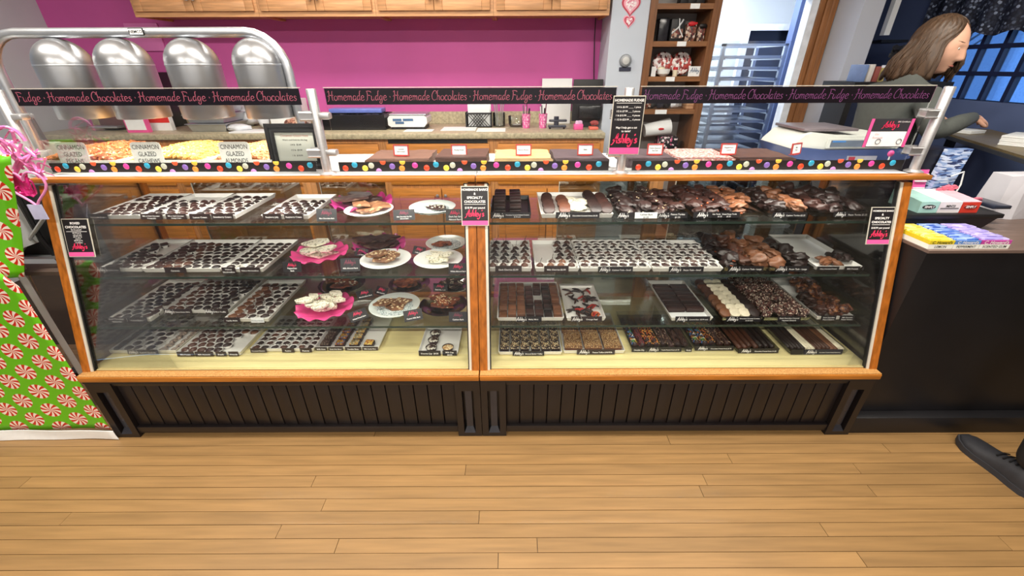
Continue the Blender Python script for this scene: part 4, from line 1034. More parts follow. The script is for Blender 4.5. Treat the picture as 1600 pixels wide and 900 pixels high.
for col, mt in enumerate((M_tan, M_wchoc, M_wchoc, M_dark)):
    for j in range(8):
        mm_ = (M_milk if j > 3 else M_tan) if col == 0 else mt
        piece('dipped_cookie', shared(('ck', mm_.name), lambda: MB().lathe([(.018, 0), (.026, .003), (.0275, .009), (.026, .015), (.018, .018), (.0003, .0185)], 20).mesh('dipped_cookie', mm_)),
              (x0 + w * (.14 + .24 * col) + .003 * (j % 2), y0 + .040 + j * .043, z + .014), (.42, .05, 0), f'{("milk", "white", "second white", "dark")[col]} row dipped cookie, {nth(j)} from the front, third shelf', 'cookie', 'dipped cookies on the third shelf')
t = tray('clear tray heaped with coconut coated clusters on the third shelf', T3, 1192, 1266, 502, .40, [(1213, 1249, 'Dark Chocolate Coconut\nHaystack Almonds', .028, M_sign)], M_clear)
M_coco = cells('coconut_coating', ['#3a1a18', '#54302a', '#2a1210', '#c9b6a4', '#3f211c', '#6b3c30'], 210., .5, None, .7)
lumps(t, 'coconut_cluster', 'coconut flecked cluster', 'chocolate', 'coconut tray, third shelf', [M_coco], 0, .024, (1, .85, .6), 2, seed=45)
t = tray('white tray of dark and golden peanut clusters on the third shelf', T3, 1275, 1347, 500, .40, [(1281, 1304, 'Dark Chocolate\nPeanut Clusters', .024, M_sign), (1310, 1344, 'Milk Chocolate\nPeanut Clusters', .024, M_sign)])
M_pea = cells('peanut_cluster_coat', ['#5a3020', '#6f4028', '#4a2418', '#85542f', '#3a1c14'], 90., .4, None, .7)
lumps(t, 'peanut_cluster', 'peanut cluster', 'chocolate', 'peanut tray, third shelf', [M_mid, M_pea], 0, .028, (1, .85, .55), 2, seed=46, keep=lambda u, v: v < .5 or (u > .45 and v < .9))
# ---- case floor
M_chop = cells('chopped_nut_coat', ['#c9ae7c', '#dcc79a', '#3c2620', '#b89566', '#efe0bc', '#2a1a16'], 170., .5, '#2a1814', .8)
M_toff = cells('toffee_nut_coat', ['#c49a64', '#d8b27c', '#b08450', '#e2c492', '#a1764a'], 210., .5, '#6b4426', .7)
t = tray('clear tray of nut covered chocolate squares at the upright end of the case floor', T0, 779, 878, 555, .34, [(801, 850, 'Almond Butter Toffee', .024, M_sign, 'logo')], M_tray)
blocks(t, 'toffee_square', 'nut covered square', 'chocolate', 'upright end tray, case floor', [M_dark], 6, 6, (.042, .046, .026), 1, 51, .004, topping=[M_chop], bev=.006, jx=.003)
t = tray('white tray of six broad nut toffee slabs on the case floor', T0, 880, 976, 553, .34, [(901, 960, 'Peanut Toffee $18.99/lb', .026, M_brown_lbl, 'logo')])
blocks(t, 'toffee_slab', 'broad nut toffee slab', 'toffee', 'six slab tray, case floor', [M_tan], 3, 2, (.082, .14, .024), 1, 52, .006, topping=[M_toff], bev=.006)
SPR = [cells('sprinkle_multi', ['#d8772a', '#3c6fb0', '#d9b52a', '#b5342a', '#4a8a3c', '#e8e0d0'], 60., .35, None, 0.), pm('sprinkle_red', '#7e2a2c', .4, 0, .3, 40.), cells('sprinkle_orange', ['#d8682a', '#e89a3c', '#c44a1c', '#f0c070', '#3a1c14'], 60., .35, None, 0.), pm('crumb_brown', '#5a3a2c', .5, 0, .4, 40.), cells('crumb_pale', ['#8a6a52', '#5a3c2e', '#b59a82', '#3a2620'], 60., .5, None, 0.)]
t = tray('clear tray of sprinkle coated pretzel rods on the case floor', T0, 986, 1082, 549, .34, [(986, 1009, 'Double Dip', .022, M_sign), (1010, 1064, 'Turtle Pretzel Rods $1.75', .024, M_sign, 'logo'), (1070, 1080, 'Rods', .02, M_sign)], M_clear)
rods(t, 'pretzel_rod', 'sprinkle coated rod', 'pretzel rod', 'seven rod tray', [M_mid], 8, .0125, .24, 53, coat=[SPR[0], SPR[1], SPR[2], SPR[2], SPR[4], SPR[4], SPR[3], SPR[3]])
t = tray('clear tray of candy and nut coated pretzel rods on the case floor', T0, 1084, 1148, 547, .34, [(1085, 1145, 'Chocolate Pretzel Rods $1.75', .024, M_sign, 'logo')], M_clear)
rods(t, 'pretzel_rod', 'candy coated rod', 'pretzel rod', 'five rod tray', [M_mid], 5, .0135, .25, 54, coat=[SPR[0], SPR[0], SPR[2], SPR[4], SPR[4]])
t = tray('black fronted tray of plain milk and dark pretzel rods', T0, 1150, 1217, 551, .34, [(1152, 1215, 'Chocolate Pretzel Rods $1.25', .024, M_sign, 'logo')], M_clear)
rods(t, 'pretzel_rod', 'plain chocolate rod', 'pretzel rod', 'plain rod tray', [M_milk, M_milk, M_dark, M_dark], 7, .0115, .27, 55)
t = tray('wide tray of dark, white and milk pretzel rods at the counter end', T0, 1232, 1358, 553, .36, [(1234, 1253, ' ', .026, M_blk), (1254, 1314, 'Chocolate Covered Pretzel Rods $1.25', .026, pm('navy_label', '#14182c', .4), 'logo')], M_clear)
rods(t, 'pretzel_rod', 'slim chocolate rod', 'pretzel rod', 'wide rod tray', [M_dark, M_dark, M_wchoc, M_milk, M_milk, M_tan, M_wchoc], 17, .0105, .28, 56)
# =================================================================== ON TOP OF THE CASES
def nut_me(mat, k):
    return shared(('nut', mat.name, k), lambda: MB().tube([(-.011, -.003 + .002 * k, 0), (-.005, .003, .002), (.004, .003, .002), (.011, -.003, 0)], [.0035, .0062, .006, .003], 6).mesh('nut', mat, 60))
M_pec = pm('glazed_pecan', '#b9744a', .35, 0, .35, 60., rnd=.35)
M_cas = pm('glazed_cashew', '#e0b368', .35, 0, .2, 60., rnd=.25)
M_alm = pm('glazed_almond', '#d89a72', .35, 0, .3, 60., rnd=.35)
def heap(label, pxl, pxr, mat, n, seed, what, name):
    z = ZC
    a, b = PY(pxl, 240, 2.0), PY(pxr, 240, 2.0); x0, x1, y0, y1 = max(a.x, PY(14, 140, 1.965).x + .055), min(b.x, PY(462, 160, 1.965).x - .055), 1.84, 2.19
    t = thing('nut_tray', label, 'tray', ((x0 + x1) / 2, y0, z), 0, 'nut trays under the warming lamp')
    m = MB(); e = .003; h = .045
    def ring(q, zz): return [(x0 + q, y0 + q, zz), (x1 - q, y0 + q, zz), (x1 - q, y1 - q, zz), (x0 + q, y1 - q, zz)]
    vs = ring(.012, z) + ring(0, z + h) + ring(e, z + h) + ring(.012 + e, z + .003); fs = [(3, 2, 1, 0), (12, 13, 14, 15)]
    for k in range(3):
        for i in range(4): fs.append((4 * k + i, 4 * k + (i + 1) % 4, 4 * k + 4 + (i + 1) % 4, 4 * k + 4 + i))
    m.add(vs, fs); part('tray_pan', m, M_white, t, smooth=0)
    # bed of nuts, one mass, with the loose ones on top as things
    bed = MB(); q = random.Random(seed); nu, nv = 30, 26
    hz = lambda u, v: z + .028 + .048 * math.sin(math.pi * min(1, max(0, u))) ** .6 * (.35 + .65 * math.sin(math.pi * (.12 + .62 * v)))
    cnt = 0
    for j in range(nv):
        for i in range(nu):
            u, v = (i + .5) / nu, (j + .5) / nv
            x = x0 + .018 + (x1 - x0 - .036) * u + q.uniform(-.004, .004); y = y0 + .018 + (y1 - y0 - .036) * v + q.uniform(-.004, .004)
            M = Matrix.Translation((x, y, hz(u, v) + q.uniform(-.004, .004))) @ Matrix.Rotation(q.uniform(0, 6), 4, 'Z') @ Matrix.Rotation(q.uniform(-.7, .7), 4, 'X')
            s_ = MB().tube([(-.012, -.003, 0), (-.004, .003, .003), (.005, .003, .003), (.012, -.003, 0)], [.0035, .0068, .0066, .003], 5)
            bed.add([M @ vv for vv in s_.v], s_.f)
    bed.grid(lambda u, v: Vector((x0 + .014 + (x1 - x0 - .028) * u, y0 + .014 + (y1 - y0 - .028) * v, hz(u, v) - .006)), 16, 14)
    o = solo(name, bed, mat, what, 'nuts', None, 60); o['kind'] = 'stuff'
heap('white tray heaped with reddish glazed pecans', 66, 226, M_pec, 0, 61, 'heap of reddish glazed pecans behind their sign', 'glazed_pecans')
heap('white tray heaped with golden glazed cashews', 234, 350, M_cas, 0, 62, 'heap of golden glazed cashews behind their sign', 'glazed_cashews')
heap('white tray heaped with pinkish glazed almonds', 356, 452, M_alm, 0, 63, 'heap of pinkish glazed almonds beside the black frame', 'glazed_almonds')
M_cream = pm('cream_plastic', '#f3f5ee', .4, 0, .04, 10.)
for nm, px in (('PECANS', 111), ('CASHEWS', 228), ('ALMONDS', 366)):
    y = 1.822; w, h = .128, .117
    c0 = PY(px, 236, y)
    M = frame((c0.x, y, ZC + .0045 + h / 2), (1, 0, 0), (0, .12, 1))
    t = thing('name_sign', f'cream rounded sign lettered for glazed {nm.lower()}', 'sign', (c0.x, y, ZC), 0, 'nut name signs')
    b = MB().prism([(-w / 2, -h / 2), (w / 2, -h / 2), (w / 2, h / 2 - .014), (w / 2 - .004, h / 2 - .004), (w / 2 - .014, h / 2), (-w / 2 + .014, h / 2), (-w / 2 + .004, h / 2 - .004), (-w / 2, h / 2 - .014)], .003)
    for v in b.v: v.z -= .003
    part('plate', put(b, M), M_cream, t)
    part('foot', MB().box((c0.x - .03, y - .005, ZC), (c0.x + .03, y + .03, ZC + .004)), M_cream, t)
    m = text_mb('CINNAMON\nGLAZED\n' + nm, .0205, 'C', 0, 0., 1.06)
    for v in m.v: v.z += .0006; v.y = v.y * 1.28 + .011
    part('lettering', put(m, M), M_txt, t, smooth=0)
# framed price list
y = 1.85
c0 = PY(462, 232, y); M = frame((c0.x, y, ZC + .096), (1, 0, 0), (0, .10, 1))
t = thing('picture_frame', 'black stepped frame around a printed price list', 'frame', (c0.x, y, ZC))
w, h = .235, .185
for k, (q, wd, zz) in enumerate(((0, .016, .0), (.016, .011, -.004), (.027, .008, -.001))):
    b = MB(); a = w / 2 - q; c_ = h / 2 - q
    b.box((-a, -c_, -.012), (a, -c_ + wd, zz)).box((-a, c_ - wd, -.012), (a, c_, zz)).box((-a, -c_ + wd, -.012), (-a + wd, c_ - wd, zz)).box((a - wd, -c_ + wd, -.012), (a, c_ - wd, zz))
    part('moulding', put(b, M), (M_blk, pm('grey_black_moulding', '#3a3b3c', .3, 0, .1, 20.), M_blk)[k], t)
part('paper', put(MB().box((-w / 2 + .03, -h / 2 + .03, -.010), (w / 2 - .03, h / 2 - .03, -.007)), M), pm('pale_green_paper', '#cfd3c8', .6, 0, .02, 20.), t)
for s_, yy, sz, mt in (('Cinnamon Glazed Nuts', .045, .0125, pm('faded_red_ink', '#b5776a', .6, 0, 0.)), ('Warm and fresh by the bag', .027, .0095, M_txt), ('1/4 lb  $5.49', .008, .0095, M_txt), ('1/2 lb  $9.99', -.014, .0095, M_txt), ('1 lb  $18.99', -.036, .0095, M_txt)):
    m = text_mb(s_, sz, 'C', 0, .005)
    for v in m.v: v.y += yy; v.z -= .0064
    part('lettering', put(m, M), mt, t, smooth=0)
part('easel_leg', put(MB().box((-.03, -h / 2 + .004, -.05), (.03, h / 2 - .06, -.013)), M), M_blk, t)
# fudge on white sheets
M_fdk = pm('brown_fudge', '#5c4038', .6, 0, .15, 26., bump=.15)
M_fmk = pm('milk_fudge', '#7b5a4c', .6, 0, .12, 26., bump=.15)
M_ftn = pm('tan_fudge', '#d3b583', .65, 0, .10, 26., bump=.2)
M_fgr = pm('grey_dark_fudge', '#5f5258', .6, 0, .12, 30., bump=.15)
M_fpk = cells('peppermint_fudge_top', ['#d8a39a', '#e6c9c2', '#c46a66', '#efdcd6', '#d98f8a'], 150., .6, None, .4)
def fudge(pxl, pxr, mat, label, seed, ya=1.845, yb=2.10, hgt=.036):
    a, b = PY(pxl, 250, ya), PY(pxr, 250, ya); rnd = random.Random(seed); x0, x1 = a.x, b.x
    n = 10; pts = []
    for i in range(n): pts.append((x0 + (x1 - x0) * i / n, ya + rnd.uniform(-.006, .006)))
    for i in range(5): pts.append((x1 + rnd.uniform(-.006, .006), ya + (yb - ya) * i / 5))
    for i in range(n): pts.append((x1 - (x1 - x0) * i / n, yb + rnd.uniform(-.01, .01)))
    for i in range(5): pts.append((x0 + rnd.uniform(-.006, .006), yb - (yb - ya) * i / 5))
    m = MB().prism(pts, hgt, Matrix.Translation((0, 0, ZC + .004)))
    solo('fudge_slab', m, mat, label, 'fudge', 'fudge slabs on the case tops')
liner = MB().box((PY(505, 250, 1.83).x, 1.815, ZC), (PY(958, 250, 1.83).x, 2.2, ZC + .003))
solo('paper_liner', liner, M_paper, 'white paper liner under the four fudge slabs', 'paper')
liner = MB().box((PY(975, 250, 1.83).x, 1.815, ZC), (PY(1250, 250, 1.83).x, 2.2, ZC + .003))
solo('paper_liner', liner, M_paper, 'white paper liner under the peppermint fudge', 'paper')
fudge(570, 668, M_fmk, 'milk brown fudge slab nearest the second steel post', 1)
fudge(680, 760, M_fdk, 'crumbly dark fudge slab with a raised red framed tag', 2, 1.845, 2.08, .044)
fudge(772, 862, M_ftn, 'tan peanut butter fudge slab', 3)
fudge(868, 952, M_fgr, 'smooth grey brown fudge slab nearest the fudge price sign', 4)
fudge(982, 1058, M_fgr, 'grey brown fudge slab on the far side of the fudge price sign', 5)
fudge(1066, 1150, M_fpk, 'pink speckled peppermint fudge slab', 6)
fudge(1156, 1246, M_fdk, 'dark fudge slab beside the white scale', 7)
M_red = pm('red_frame', '#b8443f', .35, 0, .05, 20.)
for px, py, tx, lab, rz in ((627, 238, 'Cookies\nand Cream', 'on the milk brown fudge', -.1), (717, 231, 'Rocky Road', 'behind the crumbly dark fudge', 0), (818, 242, 'Peanut Butter', 'in front of the tan fudge', .03), (914, 241, 'Dark', 'on the smooth grey fudge', .03), (1023, 238, 'Dark Caramel\nSea Salt', 'just past the fudge price sign', 0), (1137, 240, 'Peppermint\nCandy', 'on the pink fudge', 0), (1243, 238, 'Mint\nDark', 'turned beside the white scale', .5)):
    y = 1.93; zb = ZC + .041
    c0 = PY(px, py, y); w, h = .070, .048
    M = Matrix.Translation((c0.x, y, zb + .026)) @ Matrix.Rotation(rz, 4, 'Z') @ frame((0, 0, 0), (1, 0, 0), (0, .1, 1))
    t = thing('fudge_tag', 'small red framed tag ' + lab, 'sign', (c0.x, y, zb), 0, 'red framed fudge tags')
    b = MB(); a = w / 2; c_ = h / 2; e = .005
    b.box((-a, -c_, -.004), (a, -c_ + e, .002)).box((-a, c_ - e, -.004), (a, c_, .002)).box((-a, -c_ + e, -.004), (-a + e, c_ - e, .002)).box((a - e, -c_ + e, -.004), (a, c_ - e, .002))
    part('red_rim', put(b, M), M_red, t)
    part('card', put(MB().box((-a + e, -c_ + e, -.003), (a - e, c_ - e, 0)), M), M_paper, t)
    m = text_mb(tx, .0085, 'C', 0, .01)
    for v in m.v: v.z += .0006
    part('lettering', put(m, M), M_txt, t, smooth=0)
    part('foot', put(MB().box((-.02, -c_ - .002, -.02), (.02, -c_, .004)), M), M_red, t)
# =================================================================== WARMING LAMP
yl = 1.965
def lx(px, py): return PY(px, py, yl)
zt_ = lx(240, 51).z
xl_, xr_ = lx(14, 140).x, lx(462, 160).x
t = thing('warming_lamp', 'silver food warming lamp with four domes over the nut trays', 'heat lamp', ((xl_ + xr_) / 2, yl, ZC))
pts = [(xl_, yl, ZC + .02)] + [(xl_, yl, zt_ - .14)]
for k in range(1, 7): a = math.pi / 2 * k / 6; pts.append((xl_ + .14 * (1 - math.cos(a)), yl, zt_ - .14 + .14 * math.sin(a)))
for k in range(0, 7): a = math.pi / 2 * k / 6; pts.append((xr_ - .14 + .14 * math.sin(a), yl, zt_ - .14 + .14 * math.cos(a)))
pts += [(xr_, yl, ZC + .02)]
part('arch_tube', MB().tube(pts, .0185, 14), M_alu, t, smooth=60)
for x in (xl_, xr_): part('foot_plate', MB().box((x - .03, yl - .05, ZC + .0005), (x + .03, yl + .05, ZC + .02), bev=.006), M_alu, t)
c0 = lx(219, 50)
pl_ = part('maker_plate', MB().box((c0.x - .030, yl - .0225, c0.z - .013), (c0.x + .030, yl - .018, c0.z + .013), bev=.003), M_blk, t)
part('plate_face', MB().box((c0.x - .026, yl - .0235, c0.z - .010), (c0.x + .026, yl - .0222, c0.z + .010)), M_white, pl_)
m = text_mb('NEMCO', .0145, 'C', 0, .01)
part('lettering', put(m, FRONT((c0.x, yl - .0242, c0.z))), M_txt, pl_, smooth=0)
for k, px in enumerate((84, 181, 290, 396)):
    x = lx(px, 62).x; r = .098; top = zt_ - .016
    prof = [(r * .985, top - .30), (r, top - .296), (r, top - r)]
    for q in range(1, 9): a = math.pi / 2 * q / 8; prof.append((max(r * math.cos(a), .0006), top - r + r * math.sin(a)))
    prof2 = [(r - .003, z_) if i < 3 else (max(0.0005, a_ - .003), z_ - .003) for i, (a_, z_) in enumerate(prof)][::-1]
    d = part('dome_shade', MB().lathe(prof + prof2, 36, Matrix.Translation((x, yl, 0)), cap=False), M_silver, t, smooth=40)
    part('bulb', MB().ball((x, yl, top - .17), .045, 2, (1, 1, 1.2)), emis('warm_bulb', '#ffd9a0', 4.), d)
    part('seam_ring', MB().lathe([(r + .0004, top - r - .003), (r + .0012, top - r), (r + .0004, top - r + .003)], 36, Matrix.Translation((x, yl, 0)), cap=False), M_alu, d)
    l = bpy.data.lights.new('warm_bulb', 'SPOT'); l.energy = 8; l.color = (1, .82, .55); l.spot_size = R(130); l.spot_blend = .6; l.shadow_soft_size = .05
    lo = bpy.data.objects.new('warm_bulb', l); COL.objects.link(lo); lo.location = (x, yl, top - .25)
# =================================================================== BACK COUNTER
xe = PY(946, 212, YCO).x
ctop = MB().box((-3.75, YCO, ZCO - .042), (xe, YW - .025, ZCO), bev=.006)
solo('worktop', ctop, pm('stone_laminate', '#b3a88c', .4, 0, .3, 60.), 'speckled grey brown worktop along the magenta wall', 'worktop')
solo('backsplash', MB().box((-3.75, YW - .024, ZCO + .0005), (xe, YW - .001, ZCO + .10)), pm('stone_laminate', '', 0), 'low stone laminate backsplash against the magenta wall', 'backsplash')
bx = [PY(p, 225, YCO + .02).x for p in (86, 258, 430, 597, 771, 944)]
for i in range(5):
    xa, xb = bx[i] + .001, bx[i + 1] - .001; f = YCO + .03
    t = thing('base_cabinet', ('oak base cabinet behind the first nut sign', 'oak base cabinet behind the cashew and almond signs', 'oak base cabinet behind the second steel post', 'oak base cabinet with its top drawer gap showing black', 'oak base cabinet with a wavy pull at the worktop end')[i], 'cabinet', ((xa + xb) / 2, f, 0), 0, 'oak base cabinets')
    part('carcass', MB().box((xa, f + .02, .09), (xb, YW - .03, ZCO - .045)), M_cabz, t)
    part('toe_kick', MB().box((xa, f + .08, 0), (xb, YW - .03, .09)), M_blk, t)
    fr = MB().box((xa, f, .09), (xa + .04, f + .02, ZCO - .045)).box((xb - .04, f, .09), (xb, f + .02, ZCO - .045)).box((xa + .04, f, ZCO - .075), (xb - .04, f + .02, ZCO - .045)).box((xa + .04, f, .70), (xb - .04, f + .02, .75)).box((xa + .04, f, .09), (xb - .04, f + .02, .13))
    part('face_frame', fr, M_cabz, t)
    dz = .0
    if i == 3: part('drawer_gap_shade', MB().box((xa + .045, f - .001, ZCO - .075), (xb - .045, f + .003, ZCO - .048)), M_blk, t)  # black strip painted as the shade inside the open drawer gap
    dr = part('drawer', MB().box((xa + .03, f - .018, .745), (xb - .03, f - .001, ZCO - .078), bev=.005), M_cabd, t)
    xm = (xa + xb) / 2
    part('drawer_pull', MB().tube([(xm - .055, f - .02, .93), (xm - .045, f - .04, .925), (xm - .02, f - .045, .918), (xm + .02, f - .045, .918), (xm + .045, f - .04, .925), (xm + .055, f - .02, .93)], [.006, .008, .005, .005, .008, .006], 8), M_chrome, dr)
    for s in (0, 1):
        a = xa + .03 if s == 0 else xm + .003; b = xm - .003 if s == 0 else xb - .03
        d = part('door', MB().box((a, f - .018, .11), (b, f - .001, .715), bev=.005), M_cabd, t)
        part('raised_panel', MB().box((a + .055, f - .026, .165), (b - .055, f - .017, .66), bev=.008), M_cabd, d)
        part('knob', MB().lathe([(.006, 0), (.006, .012), (.014, .018), (.012, .026), (.0004, .028)], 12, Matrix.Translation(((b - .03) if s == 0 else (a + .03), f - .018, .66)) @ Matrix.Rotation(R(90), 4, 'X')), M_chrome, d)
# upper cabinets
ux = [PY(p, 24, YCU).x for p in (211, 405.5, 588, 771, 952)]
for i in range(4):
    xa, xb = ux[i] + .001, min(ux[i + 1] - .001, .743); f = YCU; zt2 = ZUP + .76
    t = thing('wall_cabinet', ('oak wall cabinet with its open end above the warming lamp', 'oak wall cabinet above the second steel post', 'oak wall cabinet above the kitchen scale', 'oak wall cabinet against the white partition')[i], 'cabinet', ((xa + xb) / 2, f, ZUP), 0, 'oak wall cabinets')
    part('carcass', MB().box((xa, f + .02, ZUP + .015), (xb, YW - .002, zt2)).box((xa, f + .02, ZUP), (xa + .018, YW - .002, ZUP + .015)).box((xb - .018, f + .02, ZUP), (xb, YW - .002, ZUP + .015)), M_cabz, t)
    fr = MB().box((xa, f, ZUP), (xa + .038, f + .02, zt2)).box((xb - .038, f, ZUP), (xb, f + .02, zt2)).box((xa + .038, f, ZUP), (xb - .038, f + .02, ZUP + .045)).box((xa + .038, f, zt2 - .05), (xb - .038, f + .02, zt2))
    part('face_frame', fr, M_cab, t)
    xm = (xa + xb) / 2
    for s in (0, 1):
        a = xa + .022 if s == 0 else xm + .0015; b = xm - .0015 if s == 0 else xb - .022; z0, z1 = ZUP + .033, zt2 - .03
        d = part('door', MB().box((a, f - .018, z0), (a + .06, f - .001, z1), bev=.004).box((b - .06, f - .018, z0), (b, f - .001, z1), bev=.004).box((a + .06, f - .018, z0), (b - .06, f - .001, z0 + .06), bev=.004).box((a + .06, f - .018, z1 - .06), (b - .06, f - .001, z1), bev=.004), M_cab, t)
        part('raised_panel', MB().box((a + .058, f - .010, z0 + .058), (b - .058, f - .003, z1 - .058)).box((a + .085, f - .016, z0 + .085), (b - .085, f - .010, z1 - .085), bev=.005), M_cab, d)
        part('knob', MB().lathe([(.006, 0), (.006, .012), (.014, .018), (.012, .026), (.0004, .028)], 12, Matrix.Translation(((b - .022) if s == 0 else (a + .022), f - .018, z0 + .075)) @ Matrix.Rotation(R(90), 4, 'X')), M_chrome, d)
# cable on the magenta wall
p = [PY(931, 24, YW - .012), PY(929, 60, YW - .012), PY(928, 100, YW - .012), PY(928, 150, YW - .012), PY(929, 178, YW - .012)]
solo('power_cable', MB().tube(p, .004, 6), M_blk, 'thin black cable hanging down the magenta wall by the partition', 'cable')
# ---- things on the worktop (feet seen at py on the worktop plane)
def cz(px, py): return PZ(px, py, ZCO)
def W(px0, px1, py0, py1, y):
    """size and centre x at depth y of a picture box"""
    a = PY(px0, py1, y); b = PY(px1, py0, y); return a.x, b.x, a.z, b.z
# kitchen scale
y = 3.62; x0, x1, _, z1 = W(610, 664, 178, 203, y)
t = thing('kitchen_scale', 'white kitchen scale with blue display strips on the back worktop', 'scale', ((x0 + x1) / 2, y, ZCO))
b = MB().prism([(x0 + .01, .02), (x1 - .015, .02), (x1 + .01, .05), (x1 + .01, .09), (x1 - .01, .105), (x0 + .005, .105), (x0 - .012, .085), (x0 - .012, .035)], .22, Matrix.Translation((0, y, ZCO)) @ Matrix.Rotation(R(90), 4, 'X') @ Matrix.Translation((0, 0, -.22)))
part('body', b, pm('scale_white', '#dfe2e4', .35, 0, .03, 10.), t)
part('platter', MB().box((x0, y + .01, ZCO + .107), (x1 + .005, y + .21, ZCO + .117), bev=.003), M_alu, t)
part('foot_base', MB().box((x0 + .01, y + .01, ZCO), (x1 - .01, y + .2, ZCO + .021)), M_blk, t)
for a, bb, zz in ((.10, .34, .074), (.38, .66, .074), (.16, .40, .052)):
    part('display', MB().box((x0 + (x1 - x0) * a, y - .002, ZCO + zz - .009), (x0 + (x1 - x0) * bb, y + .001, ZCO + zz + .009)), pm('blue_lcd', '#4f6f96', .2), t)
# black tub of packets with blue lid
y = 3.60; x0, x1, _, z1 = W(506, 600, 180, 203, y)
t = thing('packet_tub', 'low black tub of dark wrapped pieces under a tilted blue lid', 'tub', ((x0 + x1) / 2, y, ZCO))
def open_box(x0, y0, z0, x1, y1, z1, th=.004):
    m = MB(); m.box((x0, y0, z0), (x1, y1, z0 + th)); m.box((x0, y0, z0 + th), (x1, y0 + th, z1)); m.box((x0, y1 - th, z0 + th), (x1, y1, z1)); m.box((x0, y0 + th, z0 + th), (x0 + th, y1 - th, z1)); m.box((x1 - th, y0 + th, z0 + th), (x1, y1 - th, z1)); return m
part('tub_wall', open_box(x0, y, ZCO, x1, y + .26, ZCO + .115), pm('smoky_black', '#17171c', .2), t)
q = random.Random(3); m = MB()
for k in range(40): m.ball((q.uniform(x0 + .03, x1 - .03), q.uniform(y + .03, y + .23), ZCO + .075 + q.uniform(0, .03)), .022, 1, (1.2, .8, .6), .2, k)
o = part('wrapped_sweets', m, pm('dark_wrappers', '#2a2428', .2, .3, .6, 30.), t); o['kind'] = 'stuff'
part('blue_lid', MB().box((x0 + .02, y + .12, ZCO + .118), (x1 - .05, y + .255, ZCO + .15), bev=.004), pm('lilac_blue_lid', '#6d7fd0', .3), t)
# basket with papers
y = 3.74; x0, x1, _, z1 = W(728, 768, 181, 200, y)
t = thing('wire_basket', 'black lattice basket holding upright printed papers', 'basket', ((x0 + x1) / 2, y, ZCO))
n = 9; zt2 = ZCO + .115
part('basket_back', MB().box((x0, y + .12, ZCO), (x1, y + .124, zt2)).box((x0, y, ZCO), (x1, y + .124, ZCO + .004)), M_blk, t)
lat = MB()
w_ = x1 - x0
for k in range(n + 3):
    for sgn in (1, -1):
        xa = x0 + w_ * (k - 1.5) / n if sgn > 0 else x0 + w_ * (k - 1.5) / n
        p0_, p1_ = (xa, ZCO + .006), (xa + sgn * .09, zt2 - .012)
        xs_ = [p0_[0], p1_[0]]
        if min(xs_) < x0 or max(xs_) > x1: continue
        lat.tube([(p0_[0], y, p0_[1]), (p1_[0], y, p1_[1])], .0035, 5)
lat.box((x0, y - .004, zt2 - .014), (x1, y + .004, zt2)).box((x0, y - .004, ZCO), (x1, y + .004, ZCO + .010)).box((x0, y - .004, ZCO), (x0 + .008, y + .124, zt2)).box((x1 - .008, y - .004, ZCO), (x1, y + .124, zt2))
part('lattice', lat, M_blk, t)
for k, (dx, hgt) in enumerate(((.0, .19), (.008, .178))):
    solo('paper_sheet', MB().box((x0 + .02 + dx, y + .03 + .04 * k, ZCO + .005), (x1 - .015 + dx, y + .032 + .04 * k, ZCO + hgt)), M_paper, ('white printed sheet standing first in the lattice basket', 'white sheet standing behind another in the lattice basket')[k], 'paper')
# jar with utensils
c0 = PY(780, 197, 3.80)
t = thing('utensil_jar', 'clear jar of steel tongs and whisks beside the lattice basket', 'jar', (c0.x, 3.80, ZCO))
part('jar_body', MB().lathe([(.045, 0), (.052, .01), (.052, .11), (.050, .11), (.050, .012), (.043, .003)], 24, Matrix.Translation((c0.x, 3.80, ZCO)), cap=False), M_gpl, t)
for k in range(6):
    a = k * 1.05
    solo('utensil', MB().tube([(c0.x + .02 * math.cos(a), 3.80 + .02 * math.sin(a), ZCO + .006), (c0.x + .035 * math.cos(a), 3.80 + .03 * math.sin(a), ZCO + .15), (c0.x + .05 * math.cos(a), 3.8 + .04 * math.sin(a), ZCO + .23)], [.004, .004, .009], 7), M_chrome, f'steel utensil standing {ORD[k]} round the clear jar', 'utensil', 'utensils in the clear jar')
# glass dish, dotted cups with pens
c0 = PY(807, 196, 3.78)
t = thing('glass_dish', 'low clear dish with a white card in it beside the pink cup', 'dish', (c0.x, 3.78, ZCO))
part('dish_body', MB().lathe([(.05, 0), (.066, .02), (.07, .085), (.067, .085), (.063, .02), (.048, .004)], 28, Matrix.Translation((c0.x, 3.78, ZCO)), cap=False), M_gpl, t)
part('card', MB().box((c0.x - .035, 3.765, ZCO + .006), (c0.x + .035, 3.80, ZCO + .02)), M_paper, t)
M_dot = cells('dotted_pink', ['#e06aa8', '#d65a9c', '#f0c0da', '#dc62a2', '#e883b6'], 120., .5, None, .2)
for k, px in enumerate((822, 848)):
    c0 = PY(px, 197, 3.70)
    t = thing('pen_cup', ('pink dotted cup with a black brush handle', 'pink dotted cup with grey scissors next to the tape dispenser')[k], 'cup', (c0.x, 3.70, ZCO))
    part('cup_body', MB().lathe([(.030, 0), (.036, .11), (.034, .11), (.028, .003)], 20, Matrix.Translation((c0.x, 3.70, ZCO)), cap=False), M_dot, t)
    for j in range(4):
        a = j * 1.6 + k
        solo('pen', MB().tube([(c0.x + .012 * math.cos(a), 3.70 + .012 * math.sin(a), ZCO + .01), (c0.x + .026 * math.cos(a), 3.70 + .02 * math.sin(a), ZCO + .15 + .012 * j)], [.004, .007 if j == 0 else .0045], 7), (M_blk, M_paper, pm('grey_pen', '#5a6068', .4), pm('plum_pen', '#6d2a4a', .4))[j], f'{("black brush handle", "white pen", "grey pen", "plum pen")[j]} in the {("first", "second")[k]} pink dotted cup', 'pen', 'pens in the pink cups')
